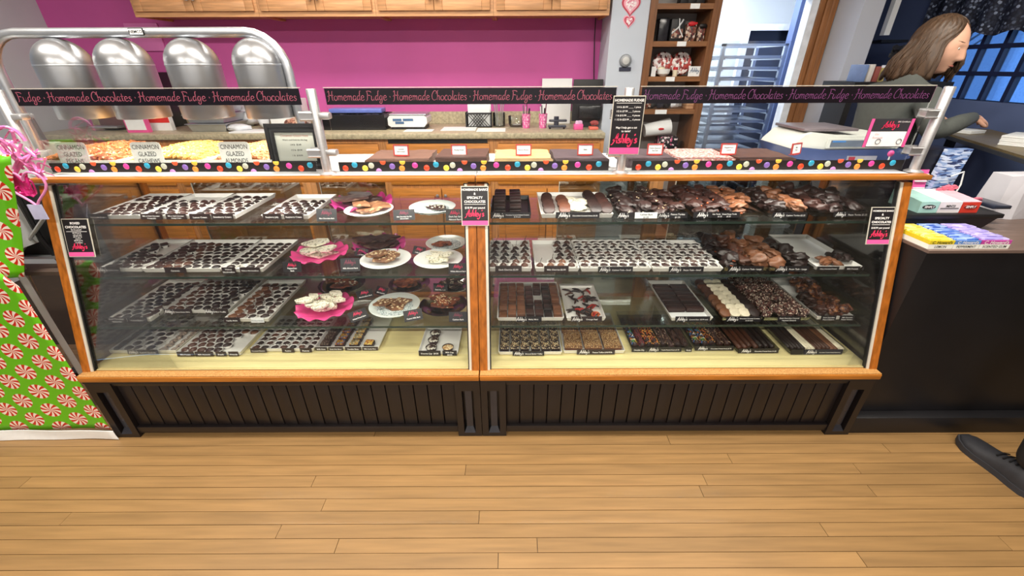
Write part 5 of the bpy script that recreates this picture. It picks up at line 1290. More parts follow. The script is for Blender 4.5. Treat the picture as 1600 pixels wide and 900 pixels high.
# tape dispenser
c0 = PY(871, 197, 3.62)
t = thing('tape_dispenser', 'black two level hand tool lying by the second pink cup', 'tool', (c0.x, 3.62, ZCO))
part('base', MB().box((c0.x - .075, 3.60, ZCO + .012), (c0.x + .07, 3.66, ZCO + .03), bev=.005), pm('gun_grey', '#2d3140', .35), t)
part('arm', MB().box((c0.x - .07, 3.61, ZCO + .055), (c0.x + .075, 3.65, ZCO + .072), bev=.006), MATS['gun_grey'], t)
part('column', MB().cyl((c0.x - .01, 3.63, ZCO + .03), (c0.x - .01, 3.63, ZCO + .095), .02, 14), MATS['gun_grey'], t)
for s in (-.06, .055): part('foot', MB().cyl((c0.x + s, 3.63, ZCO), (c0.x + s, 3.63, ZCO + .013), .008, 8), M_blk, t)
# white boards leaning on the wall
a = PY(846, 190, YW - .08); b = PY(893, 160, YW - .08)
solo('white_board', MB().box((a.x, YW - .045, ZCO + .001), (b.x - .0, YW - .03, ZCO + .36)), M_white, 'tall white board leaning on the magenta wall behind the pink cups', 'board')
# black till screen
c0 = PY(915, 192, 3.66)
t = thing('till_screen', 'black screen and printer stand at the partition end of the worktop', 'screen', (c0.x, 3.66, ZCO))
part('screen', MB().box((c0.x - .11, 3.70, ZCO + .05), (c0.x + .125, 3.73, ZCO + .36), bev=.005), M_blk, t)
part('printer', MB().box((c0.x - .06, 3.66, ZCO + .075), (c0.x + .12, 3.84, ZCO + .17), bev=.008), pm('soft_black', '#1d1d20', .25), t)
part('stand', MB().box((c0.x - .02, 3.72, ZCO), (c0.x + .06, 3.80, ZCO + .076)), M_blk, t)
part('paper_slip', MB().box((c0.x + .0, 3.655, ZCO + .21), (c0.x + .13, 3.66, ZCO + .245)), M_paper, t)
# tissue boxes
for px, colr, lab in ((904, M_pink, 'small hot pink holder with white tissues by the till'), (928, pm('coral_box', '#e0705f', .45), 'coral red low box at the partition end of the worktop')):
    c0 = PZ(px, 203, ZCO)
    t = thing('tissue_box', lab, 'box', (c0.x, c0.y, ZCO))
    part('box_body', MB().box((c0.x - .036, c0.y, ZCO), (c0.x + .036, c0.y + .07, ZCO + (.042 if colr is M_pink else .022)), bev=.006), colr, t)
    q = random.Random(px)
    for k in range(3): part('tissue', MB().ball((c0.x + q.uniform(-.02, .02), c0.y + .035 + q.uniform(-.015, .015), ZCO + .05), .02, 2, (1, .7, .8), .25, k), (pm('lilac_tissue', '#d9b8d8', .7) if colr is M_pink else pm('dull_red_tissue', '#a04a4a', .7)), t)
# loose paper sheets
for px0, px1, py0, py1, lab in ((630, 679, 202.5, 206, 'narrow white paper strip at the worktop edge'), (688, 746, 198.5, 204.5, 'white paper sheet lying in front of the kitchen scale'), (744, 790, 200.5, 206, 'white paper sheet lying in front of the lattice basket')):
    a = PZ(px0, py1, ZCO); b = PZ(px1, py0, ZCO)
    ya, yb = max(a.y, YCO + .02), b.y
    solo('paper_sheet', MB().box((a.x, ya, ZCO + .0005), (b.x, max(yb, ya + .08), ZCO + .003)), M_paper, lab, 'paper')
# steel pans, bags, bowl
for k in range(3):
    zb = ZCO + .0005 + .066 * k; y = 3.52
    a = PY(292, 195, y); b = PY(352, 195, y)
    m = MB(); s = .018
    m.add([(a.x + s, y + s, zb), (b.x - s, y + s, zb), (b.x - s, y + .3 - s, zb), (a.x + s, y + .3 - s, zb), (a.x, y, zb + .055), (b.x, y, zb + .055), (b.x, y + .3, zb + .055), (a.x, y + .3, zb + .055)], BOXF)
    t = thing('steel_pan', ('shallow steel pan at the bottom of three', 'shallow steel pan in the middle of three', 'shallow steel pan on top of three')[k] + ' on the back worktop', 'pan', ((a.x + b.x) / 2, y, zb), 0, 'stacked steel pans')
    part('pan_body', m, M_alu, t)
    part('pan_rim', MB().box((a.x - .012, y - .012, zb + .0555), (b.x + .012, y + .312, zb + .0605)), M_alu, t)
def bag(label, px, py, y, sx, sz, seed, mat, sy=.09, name='plastic_bag'):
    c0 = PY(px, py, y); m = MB(); m.ball((c0.x, y, ZCO + sz), 1., 3, (sx, sy, sz), .10, seed)
    return solo(name, m, mat, label, 'bag', None, 60)
M_bag = pm('white_plastic_film', '#d8dbe2', .3, 0, .12, 14., bump=.4)
bag('crumpled white bag lying in front of the steel pans', 372, 194, 3.56, .10, .028, 5, M_bag, .05)
bag('crumpled white plastic bag slumped against the cardboard box', 386, 176, 3.90, .10, .085, 6, M_bag)
bag('small folded white bag behind the crumpled ones', 409, 176, 3.72, .045, .07, 7, M_bag, .05)
a = PY(424, 195, 3.70); b = PY(466, 195, 3.70)
solo('white_box', MB().box((a.x, 3.70, ZCO + .0005), (b.x, 3.95, ZCO + .22), bev=.004), M_paper, 'tall white box behind the black picture frame', 'box')
a = PY(357, 200, 3.44); b = PY(455, 200, 3.44)
solo('white_tray', MB().box((a.x, 3.42, ZCO + .0005), (b.x, 3.60, ZCO + .012), bev=.003), M_white, 'flat white board along the worktop edge under the crumpled bags', 'board')
c0 = PY(462, 192, 3.62)
t = thing('wrapped_bowl', 'film covered bowl of pinkish nuts behind the second steel post', 'bowl', (c0.x, 3.62, ZCO))
part('bowl', MB().lathe([(.05, 0), (.10, .05), (.098, .05), (.048, .004)], 24, Matrix.Translation((c0.x, 3.62, ZCO)), cap=False), M_gpl, t)
part('nuts', MB().ball((c0.x, 3.62, ZCO + .05), .085, 3, (1, 1, .5), .08, 3), cells('bowl_nuts', ['#b07a64', '#8a5a48', '#c99a84', '#6a4438'], 70., .5, None, .7), t)
# coffee machine area behind the domes
a = PY(228, 190, 3.75); b = PY(262, 190, 3.75)
solo('coffee_maker', MB().box((a.x, 3.75, ZCO + .0005), (b.x, 3.98, ZCO + .42), bev=.012), M_blk, 'black coffee maker behind the second and third lamp domes', 'appliance')
a = PY(206, 80, YW - .03); b = PY(250, 58, YW - .03)
solo('wall_notice', MB().box((a.x, YW - .02, a.z), (b.x, YW - .001, b.z + .10), bev=.006), pm('pale_pink_notice', '#d878b8', .5, 0, .05, 8.), 'pale pink notice on the magenta wall behind the lamp', 'notice')
for px0, px1, py0, py1, y, colr, lab, band in ((137, 162, 118, 142, 3.75, M_paper, 'small white card lettered in blue behind the lamp domes', 0), (192, 216, 163, 187, 3.50, M_pink, 'pink and white packet standing on the back worktop', 1), (225, 256, 164, 190, 3.62, M_paper, 'white packet with a red band standing on the back worktop', 2)):
    a = PY(px0, py1, y); b = PY(px1, py0, y)
    t = thing('packet', lab, 'packet', ((a.x + b.x) / 2, y, ZCO))
    part('packet_body', MB().box((a.x, y, ZCO + .0005), (b.x, y + .04, b.z)), colr, t)
    if band == 1: part('white_band', MB().box((a.x + .01, y - .002, ZCO + .02), (b.x - .01, y, (ZCO + b.z) / 2)), M_paper, t)
    if band == 2: part('red_band', MB().box((a.x + .008, y - .002, ZCO + .06), (b.x - .004, y, ZCO + .11)), pm('packet_red', '#d8342c', .45), t)
    if band == 0:
        m = text_mb('ENJOY\nA COFFEE', .026, 'C', 0, .02); part('lettering', put(m, FRONT(((a.x + b.x) / 2, y - .001, b.z - .05))), pm('navy_ink', '#1c2f7a', .5, 0, 0.), t, smooth=0)
a = PY(150, 192, 3.66); b = PY(190, 192, 3.66)
t = thing('food_slicer', 'dim reddish appliance with a steel lever on the back worktop', 'appliance', ((a.x + b.x) / 2, 3.66, ZCO))
part('machine_body', MB().box((a.x, 3.68, ZCO + .0005), (b.x, 3.92, ZCO + .22), bev=.02), pm('dusky_red_enamel', '#6b4a4c', .35), t)
part('lever', MB().tube([(a.x, 3.62, ZCO + .10), (a.x - .06, 3.62, ZCO + .2), (a.x - .08, 3.62, ZCO + .22)], .01, 8), M_alu, t)
part('slide', MB().box((a.x - .02, 3.60, ZCO + .02), (b.x, 3.68, ZCO + .035), bev=.004), M_alu, t)
# paper towel holder at the wrap end: grey bracket and white box on the case top
a = PY(40, 245, 2.02); b = PY(76, 236, 2.02)
t = thing('ticket_printer', 'small white box with a grey window at the far end of the case top', 'box', ((a.x + b.x) / 2, 2.0, ZC))
part('box_body', MB().box((a.x, 1.96, ZC), (b.x, 2.10, ZC + .085), bev=.006), M_cream, t)
part('grey_window', MB().box((a.x + .02, 1.957, ZC + .015), (a.x + .07, 1.961, ZC + .05)), pm('slate_window', '#5c6068', .3), t)
part('upright', MB().tube([(b.x - .01, 2.03, ZC + .08), (b.x - .02, 2.03, ZC + .19), (b.x - .09, 2.03, ZC + .195)], .014, 8), pm('grey_metal', '#77797d', .4, .4), t)
# =================================================================== PARTITION, HUTCH, STOCKROOM
yp = 3.675
M_hp = pm('heart_pink', '#f0a8bc', .5, 0, .06, 30.); M_hr = pm('heart_red', '#c23a52', .5, 0, .06, 30.)
def heart_pts(r, n=36):
    o = []
    for k in range(n):
        a = 2 * math.pi * k / n; o.append((r * .0625 * 16 * math.sin(a) ** 3 * .95, r * .0625 * (13 * math.cos(a) - 5 * math.cos(2 * a) - 2 * math.cos(3 * a) - math.cos(4 * a))))
    return o
t = thing('heart_decoration', 'two linked pink and red paper hearts on the white partition', 'decoration', PY(985, 20, yp))
for px, py, r in ((986, 8, .072), (983, 33, .048)):
    c0 = PY(px, py, yp); M = FRONT((c0.x, yp, c0.z))
    hp = part('heart', put(MB().prism(heart_pts(r), .003), M @ Matrix.Translation((0, 0, -.004))), M_hr if r > .06 else M_hp, t)
    part('heart_inlay', put(MB().prism(heart_pts(r * .8), .003), M @ Matrix.Translation((0, 0, -.002))), M_hp if r > .06 else M_hr, hp)
    part('lace_inlay', put(MB().prism(heart_pts(r * .58), .003), M), cells('heart_lace', ['#f4e6ea', '#e8c4cf', '#f7eef0', '#d98aa0'], 90., .6, None, .1), hp)
c0 = PY(977, 95, yp); M = Matrix.Translation((c0.x, yp, c0.z)) @ Matrix.Rotation(R(90), 4, 'X')
t = thing('thermostat', 'round grey thermostat dial on the white partition', 'thermostat', (c0.x, yp, c0.z))
part('dial_ring', MB().lathe([(.046, -.004), (.046, .01), (.040, .022), (.030, .026), (.0004, .026)], 32, M), pm('thermostat_grey', '#8d9196', .35, .2, .05, 20.), t)
part('dial_face', MB().lathe([(.028, .0262), (.026, .031), (.0004, .033)], 28, M), pm('dial_silver', '#c3c6c6', .3, .2, .05, 20.), t)
a = PY(967, 111, yp); b = PY(986, 105, yp)
solo('wall_plate', MB().box((a.x, yp - .004, a.z), (b.x, yp + .003, b.z)), pm('slate_plate', '#2f3348', .4), 'small dark slate plate under the thermostat', 'plate')
# hutch
HX0, HX1, HY0, HY1 = 1.024, 1.543, 3.66, 3.985
t = thing('open_hutch', 'narrow brown open shelving between the white partition and the doorway', 'bookshelf', ((HX0 + HX1) / 2, HY0, 0))
M_hw = wood('hutch_wood', '#7d5233', 'z', .45, .25); M_hwx = wood('hutch_shelf_wood', '#8a5d3a', 'x', .45, .25)
part('side_post', MB().box((HX0, HY0, 0), (HX0 + .05, HY1, 2.6)), M_hw, t)
part('side_post', MB().box((HX1 - .058, HY0, 0), (HX1, HY1, 2.6)), M_hw, t)
part('back_panel', MB().box((HX0 + .05, HY1 - .02, 0), (HX1 - .058, HY1, 2.6)), pm('hutch_grey_back', '#b4b0ae', .6, 0, .03, 5.), t)
HZ = [PY(1060, q, HY0).z for q in (5, 64.3, 119.6, 171)]
for z in HZ + [HZ[-1] - .36, .2, HZ[0] + .3]:
    sh = part('shelf_board', MB().box((HX0 + .05, HY0 + .004, z - .035), (HX1 - .058, HY1 - .02, z)), M_hwx, t)
for z, px in zip(HZ, (1071, 1060, 1051, 1044)):
    c0 = PY(px, 100, HY0)
    part('shelf_ticket', MB().box((c0.x - .034 - (.012 if px == 1044 else 0), HY0 - .002, z - .034), (c0.x + .034 + (.012 if px == 1044 else 0), HY0 + .004, z - .002)), M_paper, t)
def gift(label, px0, px1, z, h, y, mat, extra):
    a = PY(px0, 100, y); b = PY(px1, 100, y); xa, xb = max(a.x, HX0 + .055), min(b.x, HX1 - .065)
    t = thing('gift_bag', label, 'gift', ((xa + xb) / 2, y, z), 0, 'gift bags in the hutch')
    part('bag_body', MB().box((xa, y, z + .0005), (xb, y + .10, z + h), bev=.008), mat, t)
    for e in extra: part(e[0], e[1](xa, xb, y, z, h), e[2], t)
ribbon = lambda xa, xb, y, z, h: MB().tube([(xb - .02, y - .006, z + h * .95), ((xa + xb) / 2, y - .008, z + h * .6), (xa + .01, y - .006, z + h * .35)], .008, 6, .4).tube([((xa + xb) / 2, y - .008, z + h), ((xa + xb) / 2 + .01, y - .008, z + h * .55), (xb - .008, y - .006, z + h * .2)], .008, 6, .4)
pic = lambda xa, xb, y, z, h: MB().box((xa + .012, y - .002, z + h * .15), (xb - .012, y, z + h * .55))
M_pic = cells('sweets_picture', ['#8a5a48', '#3a2a2c', '#b9a08c', '#5a3a34', '#d8c8bc', '#7a2a2a'], 60., .4, None, .1)
gift('dark cellophane gift bag at the post end of the second hutch shelf', 1022, 1037, HZ[1], .155, 3.74, pm('dark_cellophane', '#2a2a30', .2, 0, .4, 30.), [])
gift('black gift bag with a white ribbon on the second hutch shelf', 1040, 1061, HZ[1], .15, 3.72, M_blk, [('ribbon', ribbon, M_paper), ('picture_label', pic, M_pic)])
gift('clear gift bag with a red bow on the second hutch shelf', 1064, 1079, HZ[1], .115, 3.71, M_pic, [('bow', lambda xa, xb, y, z, h: MB().ball(((xa + xb) / 2, y - .005, z + h), .03, 2, (1.1, .4, .5), .2, 3), pm('red_bow', '#c4252c', .4))])
gift('gift bag with a black bow on the second hutch shelf', 1082, 1097, HZ[1], .10, 3.72, M_pic, [('bow', lambda xa, xb, y, z, h: MB().ball(((xa + xb) / 2, y - .005, z + h), .028, 2, (1.1, .4, .6), .2, 4), M_blk)])
for px, nm in ((1080, 'at the middle'), (1068, 'behind the red bow'), (1093, 'at the doorway end')):
    c0 = PY(px, 5, 3.8)
    solo('black_box', MB().box((c0.x - .032, 3.78, HZ[0] + .0005), (c0.x + .032, 3.86, HZ[0] + .1), bev=.006), M_blk, f'black box {nm} of the topmost hutch shelf seen', 'box', 'black boxes on the hutch')
for px, nm in ((1036, 'at the post end'), (1064, 'behind the white card')):
    c0 = PY(px, 100, 3.82)
    t = thing('sweet_tub', f'round tub of red and white sweets {nm} of the third hutch shelf', 'tub', (c0.x, 3.82, HZ[2]), 0, 'round sweet tubs in the hutch')
    Mx = Matrix.Translation((c0.x, 3.84, HZ[2] + .088)) @ Matrix.Rotation(R(80), 4, 'X')
    part('tub_body', MB().lathe([(.055, -.03), (.08, -.02), (.085, .02), (.078, .03), (.0004, .032)], 28, Mx), cells('red_white_sweets', ['#efe6e4', '#b8423c', '#5a3034', '#f4eeee', '#d9b8b4', '#8a2a2c'], 55., .25, None, .3), t)
c0 = PY(1032, 112, 3.72)
t = thing('white_shell_dish', 'white curled dish in front of the sweet tubs', 'dish', (c0.x + .012, 3.72, HZ[2]))
part('dish_body', MB().lathe([(.02, 0), (.045, .018), (.052, .05), (.046, .052), (.038, .024), (.0005, .016)], 24, Matrix.Translation((c0.x + .022, 3.72, HZ[2] + .0006))), M_wpl, t)
part('dish_lid', MB().ball((c0.x + .004, 3.72, HZ[2] + .052), .034, 2, (1, .8, .5), .05, 2), M_wchoc, t)
for px0, px1, h, lab in ((1018, 1025, .07, 'narrow white card at the post end of the third hutch shelf'), (1076, 1098, .07, 'white lettered card at the doorway end of the third hutch shelf')):
    a = PY(px0, 110, 3.70); b = PY(px1, 110, 3.70); xa = max(a.x, HX0 + .052)
    t = thing('name_card', lab, 'card', (xa, 3.70, HZ[2]))
    part('card', MB().box((xa, 3.70, HZ[2] + .0005), (b.x, 3.703, HZ[2] + h)), M_paper, t)
    if px1 > 1090: part('lettering', put(stroke_mb("Ashley's", .03, .1, .15), FRONT(((xa + b.x) / 2, 3.699, HZ[2] + .03))), pm('steel_blue_ink', '#3f5f86', .5, 0, 0.), t, smooth=0)
c0 = PY(1056, 105, 3.72)
t = thing('small_jar', 'small red topped jar between the sweet tubs', 'jar', (c0.x, 3.72, HZ[2]))
part('jar_body', MB().lathe([(.018, 0), (.02, .04), (.016, .045), (.0004, .046)], 16, Matrix.Translation((c0.x, 3.72, HZ[2]))), M_wchoc, t)
part('red_top', MB().lathe([(.019, .046), (.019, .065), (.0004, .067)], 16, Matrix.Translation((c0.x, 3.72, HZ[2]))), pm('red_bow', ''), t)
q = random.Random(8)
for k, px in enumerate((1012, 1020, 1030, 1041, 1053)):
    c0 = PY(px, 165, 3.74)
    m = MB(); m.ball((max(c0.x, HX0 + .08), 3.74, HZ[3] + .032), .034, 2, (1, .8, .9), .22, k)
    solo('wrapped_bundle', m, (M_pic, M_blk, pm('slate_foil', '#3a3c48', .3, .3), M_blk, M_bag)[k], f'small {("speckled", "black", "slate", "dark", "white")[k]} wrapped bundle, {nth(k)} along the fourth hutch shelf', 'bundle', 'wrapped bundles in the hutch')
for k in range(4):
    c0 = PY(1079, 165, 3.72)
    solo('kraft_box', MB().box((c0.x - .04, 3.70, HZ[3] + .0005 + .021 * k), (c0.x + .035, 3.80, HZ[3] + .02 + .021 * k), bev=.002), pm('kraft_card', '#b98d68', .6, 0, .1, 20.), f'flat kraft box, {nth(k)} from the bottom of its pile, fourth hutch shelf', 'box', 'kraft boxes in the hutch')
# bottom of hutch: dotted bucket and fallen cup
zb = HZ[-1] - .36
c0 = PY(1040, 240, 3.78)
t = thing('dotted_bucket', 'black bucket with pink dots at the bottom of the hutch', 'bucket', (c0.x, 3.78, zb))
part('bucket_body', MB().box((max(c0.x - .09, HX0 + .056), 3.72, zb + .0005), (c0.x + .07, 3.86, zb + .14), bev=.01), cells('black_pink_dots', ['#17151a', '#1c1a20', '#141318', '#c45a84', '#18161b', '#191720', '#15141a', '#e8d8dc'], 70., .4, None, .1), t)
c1 = PY(1012, 205, 3.72); c2 = PY(1044, 200, 3.76)
t = thing('paper_cup', 'large white paper cup with a red mark lying on the bucket', 'cup', (c1.x, 3.74, c1.z))
part('cup_body', MB().cyl((max(c1.x - .02, HX0 + .06), 3.76, zb + .185), (c2.x + .01, 3.77, zb + .22), .05, 24, .066), M_paper, t)
part('red_mark', MB().ball(((c1.x + c2.x) / 2 + .015, 3.706, zb + .205), .02, 2, (1.2, .25, .5), .1, 1), pm('red_bow', ''), t)
bag('clear crumpled bag at the bottom corner of the hutch', 1066, 245, 3.80, .045, .05, 9, M_clear)
for v in bpy.data.objects['plastic_bag.003'].data.vertices: pass
bpy.data.objects['plastic_bag.003'].location.z = zb + .002
# stockroom: dark door, bun rack under clear film
yk = 5.25
a = PY(1172, 46, yk); b = PY(1256, 46, yk)
d2 = link('door_2', MB().box((a.x - .05, yk, 0), (a.x + .01, yk + .06, a.z + .05)).box((a.x + .01, yk, a.z - .01), (b.x + .02, yk + .06, a.z + .05)).mesh('door_2', MATS['white_jamb'])); d2['kind'] = 'structure'
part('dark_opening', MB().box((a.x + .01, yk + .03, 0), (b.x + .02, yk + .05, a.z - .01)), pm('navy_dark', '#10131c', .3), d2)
y = 4.45
xa, xb = PY(1106, 190, y).x, PY(1201, 190, y).x; zt2 = PY(1180, 68, y).z
t = thing('bun_pan_rack', 'tall aluminium bun pan rack under clear film in the stockroom', 'rack', ((xa + xb) / 2, y, 0))
for x in (xa, xb - .03):
    for yy in (y, y + .52): part('rack_post', MB().box((x, yy, .08), (x + .03, yy + .03, zt2)), M_alu, t)
part('top_frame', MB().box((xa, y, zt2 - .02), (xb, y + .03, zt2)).box((xa, y + .52, zt2 - .02), (xb, y + .55, zt2)).box((xa, y + .03, zt2 - .02), (xa + .03, y + .52, zt2)).box((xb - .03, y + .03, zt2 - .02), (xb, y + .52, zt2)), M_alu, t)
nz = 16; pan_z = [zt2 - .12 - k * .094 for k in range(nz)]
for z in pan_z:
    for x in (xa + .03, xb - .045): part('runner', MB().box((x, y, z - .012), (x + .015, y + .55, z)), M_alu, t)
for x in (xa + .015, xb - .015):
    for yy in (y + .015, y + .535): part('caster', MB().lathe([(.03, 0), (.03, .04), (.01, .06), (.01, .085)], 14, Matrix.Translation((x, yy, 0))), M_blk, t)
for k, z in enumerate(pan_z[:13]):
    m = open_box(xa + .034, y + .004, z + .0008, xb - .049, y + .54, z + .024, .002)
    solo('bun_pan', m, M_alu, f'aluminium bun pan, {nth(k)} from the top of the rack', 'pan', 'bun pans in the rack')
m = MB(); q = random.Random(4)
film = lambda u, v: Vector((xa - .02 + (xb - xa + .04) * u, y - .015 + .006 * math.sin(u * 17 + v * 9), .35 + (zt2 - .33) * v))
m.grid(film, 16, 24)
m.grid(lambda u, v: Vector((xa - .022 - .03 * math.sin(v * 3) * u, y - .015 + .58 * u, .35 + (zt2 - .33) * v + 0 * u)), 8, 16)
solo('rack_cover', m, glass('film_cover', (.9, .93, .95), 1.3, .14, .3), 'clear plastic film draped over the bun pan rack', 'cover', None, 60)
q = random.Random(11)
for k in range(7):
    z = .95 + .12 * k
    solo('white_carton', MB().box((xa - .46, y + .3, z + .001), (xa - .10, y + .75, z + .105), bev=.004), (M_paper, M_bag)[k % 2], f'white carton, {nth(k)} from the bottom of the stack beside the rack', 'box', 'white cartons beside the rack')
solo('carton_bench', MB().box((xa - .50, y + .26, .9), (xa - .09, y + .8, .95)).box((xa - .50, y + .26, 0), (xa - .46, y + .8, .9)).box((xa - .13, y + .26, 0), (xa - .09, y + .8, .9)), M_alu, 'steel bench under the white cartons in the stockroom', 'bench')
# =================================================================== WHITE SCALE AND CARD ON THE GUARD
y = 1.99; z = ZC
xa = PY(1236, 238, y).x; xb = PY(1425, 238, y).x
t = thing('counter_scale', 'large white shop scale on a blue base at the counter end', 'scale', ((xa + xb) / 2, y, z))
M_sw = pm('scale_cream', '#d5d8d2', .35, 0, .03, 8.)
bl = MB()
pts = [(xa + .02, .012), (xa + .10, .004), (xb - .03, .004), (xb, .012), (xb, .045), (xb - .06, .052), (xa + .16, .050), (xa + .03, .062), (xa, .055)]
bl.prism(pts, .28, Matrix.Translation((0, y, z)) @ Matrix.Rotation(R(90), 4, 'X') @ Matrix.Translation((0, 0, -.28)))
part('blue_base', bl, pm('scale_blue', '#3c4c78', .35, 0, .08, 8.), t)
bd = MB(); bd.prism([(xa, .056), (xa + .03, .063), (xa + .16, .051), (xb - .07, .053), (xb - .045, .075), (xb - .06, .105), (xa + .2, .112), (xa + .08, .125), (xa + .05, .115), (xa + .005, .068)], .26, Matrix.Translation((0, y + .01, z)) @ Matrix.Rotation(R(90), 4, 'X') @ Matrix.Translation((0, 0, -.26)))
part('body', bd, M_sw, t)
part('platter', MB().box((xa + .05, y + .03, z + .127), (xa + .30, y + .27, z + .139), bev=.003), pm('mauve_grey_metal', '#8d8389', .3, .5, .05, 20.), t)
fm = part('display_panel', MB().box((xa + .155, y + .002, z + .057), (xb - .075, y + .009, z + .098)), M_sw, t)
part('display', MB().box((xa + .17, y - .001, z + .064), (xb - .10, y + .0015, z + .092)), pm('slate_lcd', '#6a7686', .2, 0, .2, 9.), fm)
part('button', MB().lathe([(.005, 0), (.004, .003), (.0003, .0035)], 12, Matrix.Translation((xb - .088, y + .001, z + .07)) @ Matrix.Rotation(R(90), 4, 'X')), M_blk, fm)
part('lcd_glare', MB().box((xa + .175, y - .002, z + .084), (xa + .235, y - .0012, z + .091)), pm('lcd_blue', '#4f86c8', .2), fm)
a = PY(1325, 246, 1.86); b = PY(1374, 236, 1.86)
t = thing('price_slip', 'white price slip with a red square leaning below the scale', 'label', ((a.x + b.x) / 2, 1.86, ZC))
part('slip', MB().box((a.x, 1.86, ZC + .001), (b.x, 1.866, ZC + .047)), pm('lilac_slip', '#c9cbdc', .5), t)
part('red_square', MB().box((a.x + .004, 1.858, ZC + .018), (a.x + .03, 1.8602, ZC + .044)), pm('slip_red', '#d8485c', .5), t)
yf = YP + .004
c0 = PY(1388, 208, yf); w = .172; h = .108
t = thing('order_card', 'black and white order card with pink stripes taped to the sneeze guard', 'card', (c0.x, yf, c0.z))
M = FRONT((c0.x, yf, c0.z))
part('card', put(MB().box((-w / 2, -h / 2, -.0012), (w / 2, h / 2, 0)), M), pm('charcoal_card', '#35343a', .4), t)
part('white_panel', put(MB().box((-w / 2 + .014, -h / 2 + .003, .0002), (w / 2 - .014, .006, .0006)), M), M_paper, t)
for s in (-1, 1): part('pink_stripe', put(MB().box((s * (w / 2 - .006) - .006, -h / 2, .0002), (s * (w / 2 - .006) + .006, h / 2, .0007)), M), M_pink, t)
m = stroke_mb("Ashley's", .022, .12, .15)
for v in m.v: v.y += .022; v.z += .001
part('logo', put(m, M), M_logo, t, smooth=0)
for tx, x, yy, sz, mt in (('Gift Certificate', .045, .043, .0085, M_ink), ('Get', -.045, -.004, .011, pm('pencil_pink', '#c99aa8', .6, 0, 0.)), ('Rewards', -.038, -.017, .012, MATS['pencil_pink'])):
    m = text_mb(tx, sz, 'C', .2)
    for v in m.v: v.x += x; v.y += yy; v.z += .001
    part('lettering', put(m, M), mt, t, smooth=0)
rg = MB()
for x in (-.03, .055): rg.tube([(x + .010 * math.cos(k * .5), -.032 + .010 * math.sin(k * .5), .0012) for k in range(14)], .0012, 5)
part('doodle', put(rg, M), pm('grey_pencil', '#55565c', .6), t)
c0 = PY(1392, 240, 1.90)
t = thing('lollipop', 'small pink wrapped lollipop standing below the order card', 'lollipop', (c0.x, 1.90, ZC))
part('sweet', MB().ball((c0.x, 1.90, ZC + .05), .014, 2, (1, .6, 1)), M_pink, t)
part('stick', MB().cyl((c0.x, 1.90, ZC), (c0.x, 1.90, ZC + .045), .003, 8), M_paper, t)
# =================================================================== BLACK COUNTER AND ITS GOODS
YK = 1.528
zk = PY(1500, 391, YK).z
xk0 = XR + .006
t = thing('black_counter', 'black panelled counter beyond the display cases with a brown top', 'counter', (2.4, YK, 0))
part('counter_body', MB().box((xk0, YK, 0), (3.3, 2.18, zk - .012)), pm('black_panel', '#151417', .42, 0, .15, 6., bump=.02), t)
part('counter_top', MB().box((xk0, YK - .004, zk - .0118), (3.3, 2.18, zk)), wood('grey_brown_top', '#6f5d55', 'x', .4, .15), t)
part('baseboard', MB().box((xk0, 1.476, 0), (3.3, YK - .001, .10), bev=.004), MATS['black_panel'], t)
# gum boxes
M_gy = pm('gum_yellow', '#e6cf2e', .45); M_gb = pm('gum_blue', '#5f8fd8', .45); M_gv = pm('gum_violet', '#a89ad8', .45); M_gm = pm('gum_magenta', '#c648a4', .45)
M_lem = cells('lemon_packs', ['#e8dc6a', '#d8c840', '#efe79a', '#c9bb4a'], 30., .4, None, .3, (1, 5, 1)); M_pep = cells('blue_packs', ['#4f74c8', '#86a4e4', '#3f5fb4', '#a9bff0'], 30., .4, None, .3, (1, 5, 1)); M_vio = cells('violet_packs', ['#b0a4e4', '#8f84cc', '#c9c0f0', '#a094d8'], 30., .4, None, .3, (1, 5, 1))
for k, (p0_, p1_, mt, pk, nm, lab) in enumerate(((1418, 1492, M_gy, M_lem, 'LEMON', 'yellow box of lemon gum packs on the black counter'), (1493, 1533, M_gb, M_pep, 'PEPPERMINT', 'blue box of peppermint gum packs on the black counter'), (1534, 1581, M_gm, M_vio, 'SCENTED GUM', 'magenta and violet box of scented gum on the black counter'))):
    a = PZ(p0_ if k else 1437, 389, zk); b = PZ(p1_ - 6, 389, zk); xa, xb = a.x, b.x; y0 = YK + .012; y1 = y0 + .20; h = .036
    if k == 0: xa = max(xa, xk0 + .004)
    if k == 1: xa = prev + .003
    if k == 2: xa = prev + .003
    prev = xb
    t = thing('gum_box', lab, 'box', ((xa + xb) / 2, y0, zk), 0, 'gum boxes on the black counter')
    part('box_body', open_box(xa, y0, zk + .0005, xb, y1, zk + h * .55, .003), M_cream, t)
    part('colour_band', MB().box((xa, y0, zk + h * .55 + .0002), (xb, y0 + .004, zk + h)).box((xa, y0 + .004, zk + h * .55 + .0002), (xa + .003, y1, zk + h)), mt, t)
    n = 7
    for j in range(n):
        yy = y0 + .008 + (y1 - y0 - .012) * j / n
        part('gum_pack', MB().box((xa + .005, yy, zk + .004), (xb - .004, yy + (y1 - y0 - .02) / n - .002, zk + h + .004 + .002 * (j % 2)), bev=.002), pk, t)
    m = text_mb("C. Howard's", min(.020, (xb - xa) / 6.2), 'C', .15, .02); part('lettering', put(m, FRONT(((xa + xb) / 2, y0 - .0008, zk + h * .78))), M_txt if k == 0 else M_ink, t, smooth=0)
    m = text_mb(nm, min(.014, (xb - xa) / (len(nm) * .72)), 'C', 0, .01); part('lettering', put(m, FRONT(((xa + xb) / 2, y0 - .0008, zk + h * .28))), M_txt, t, smooth=0)
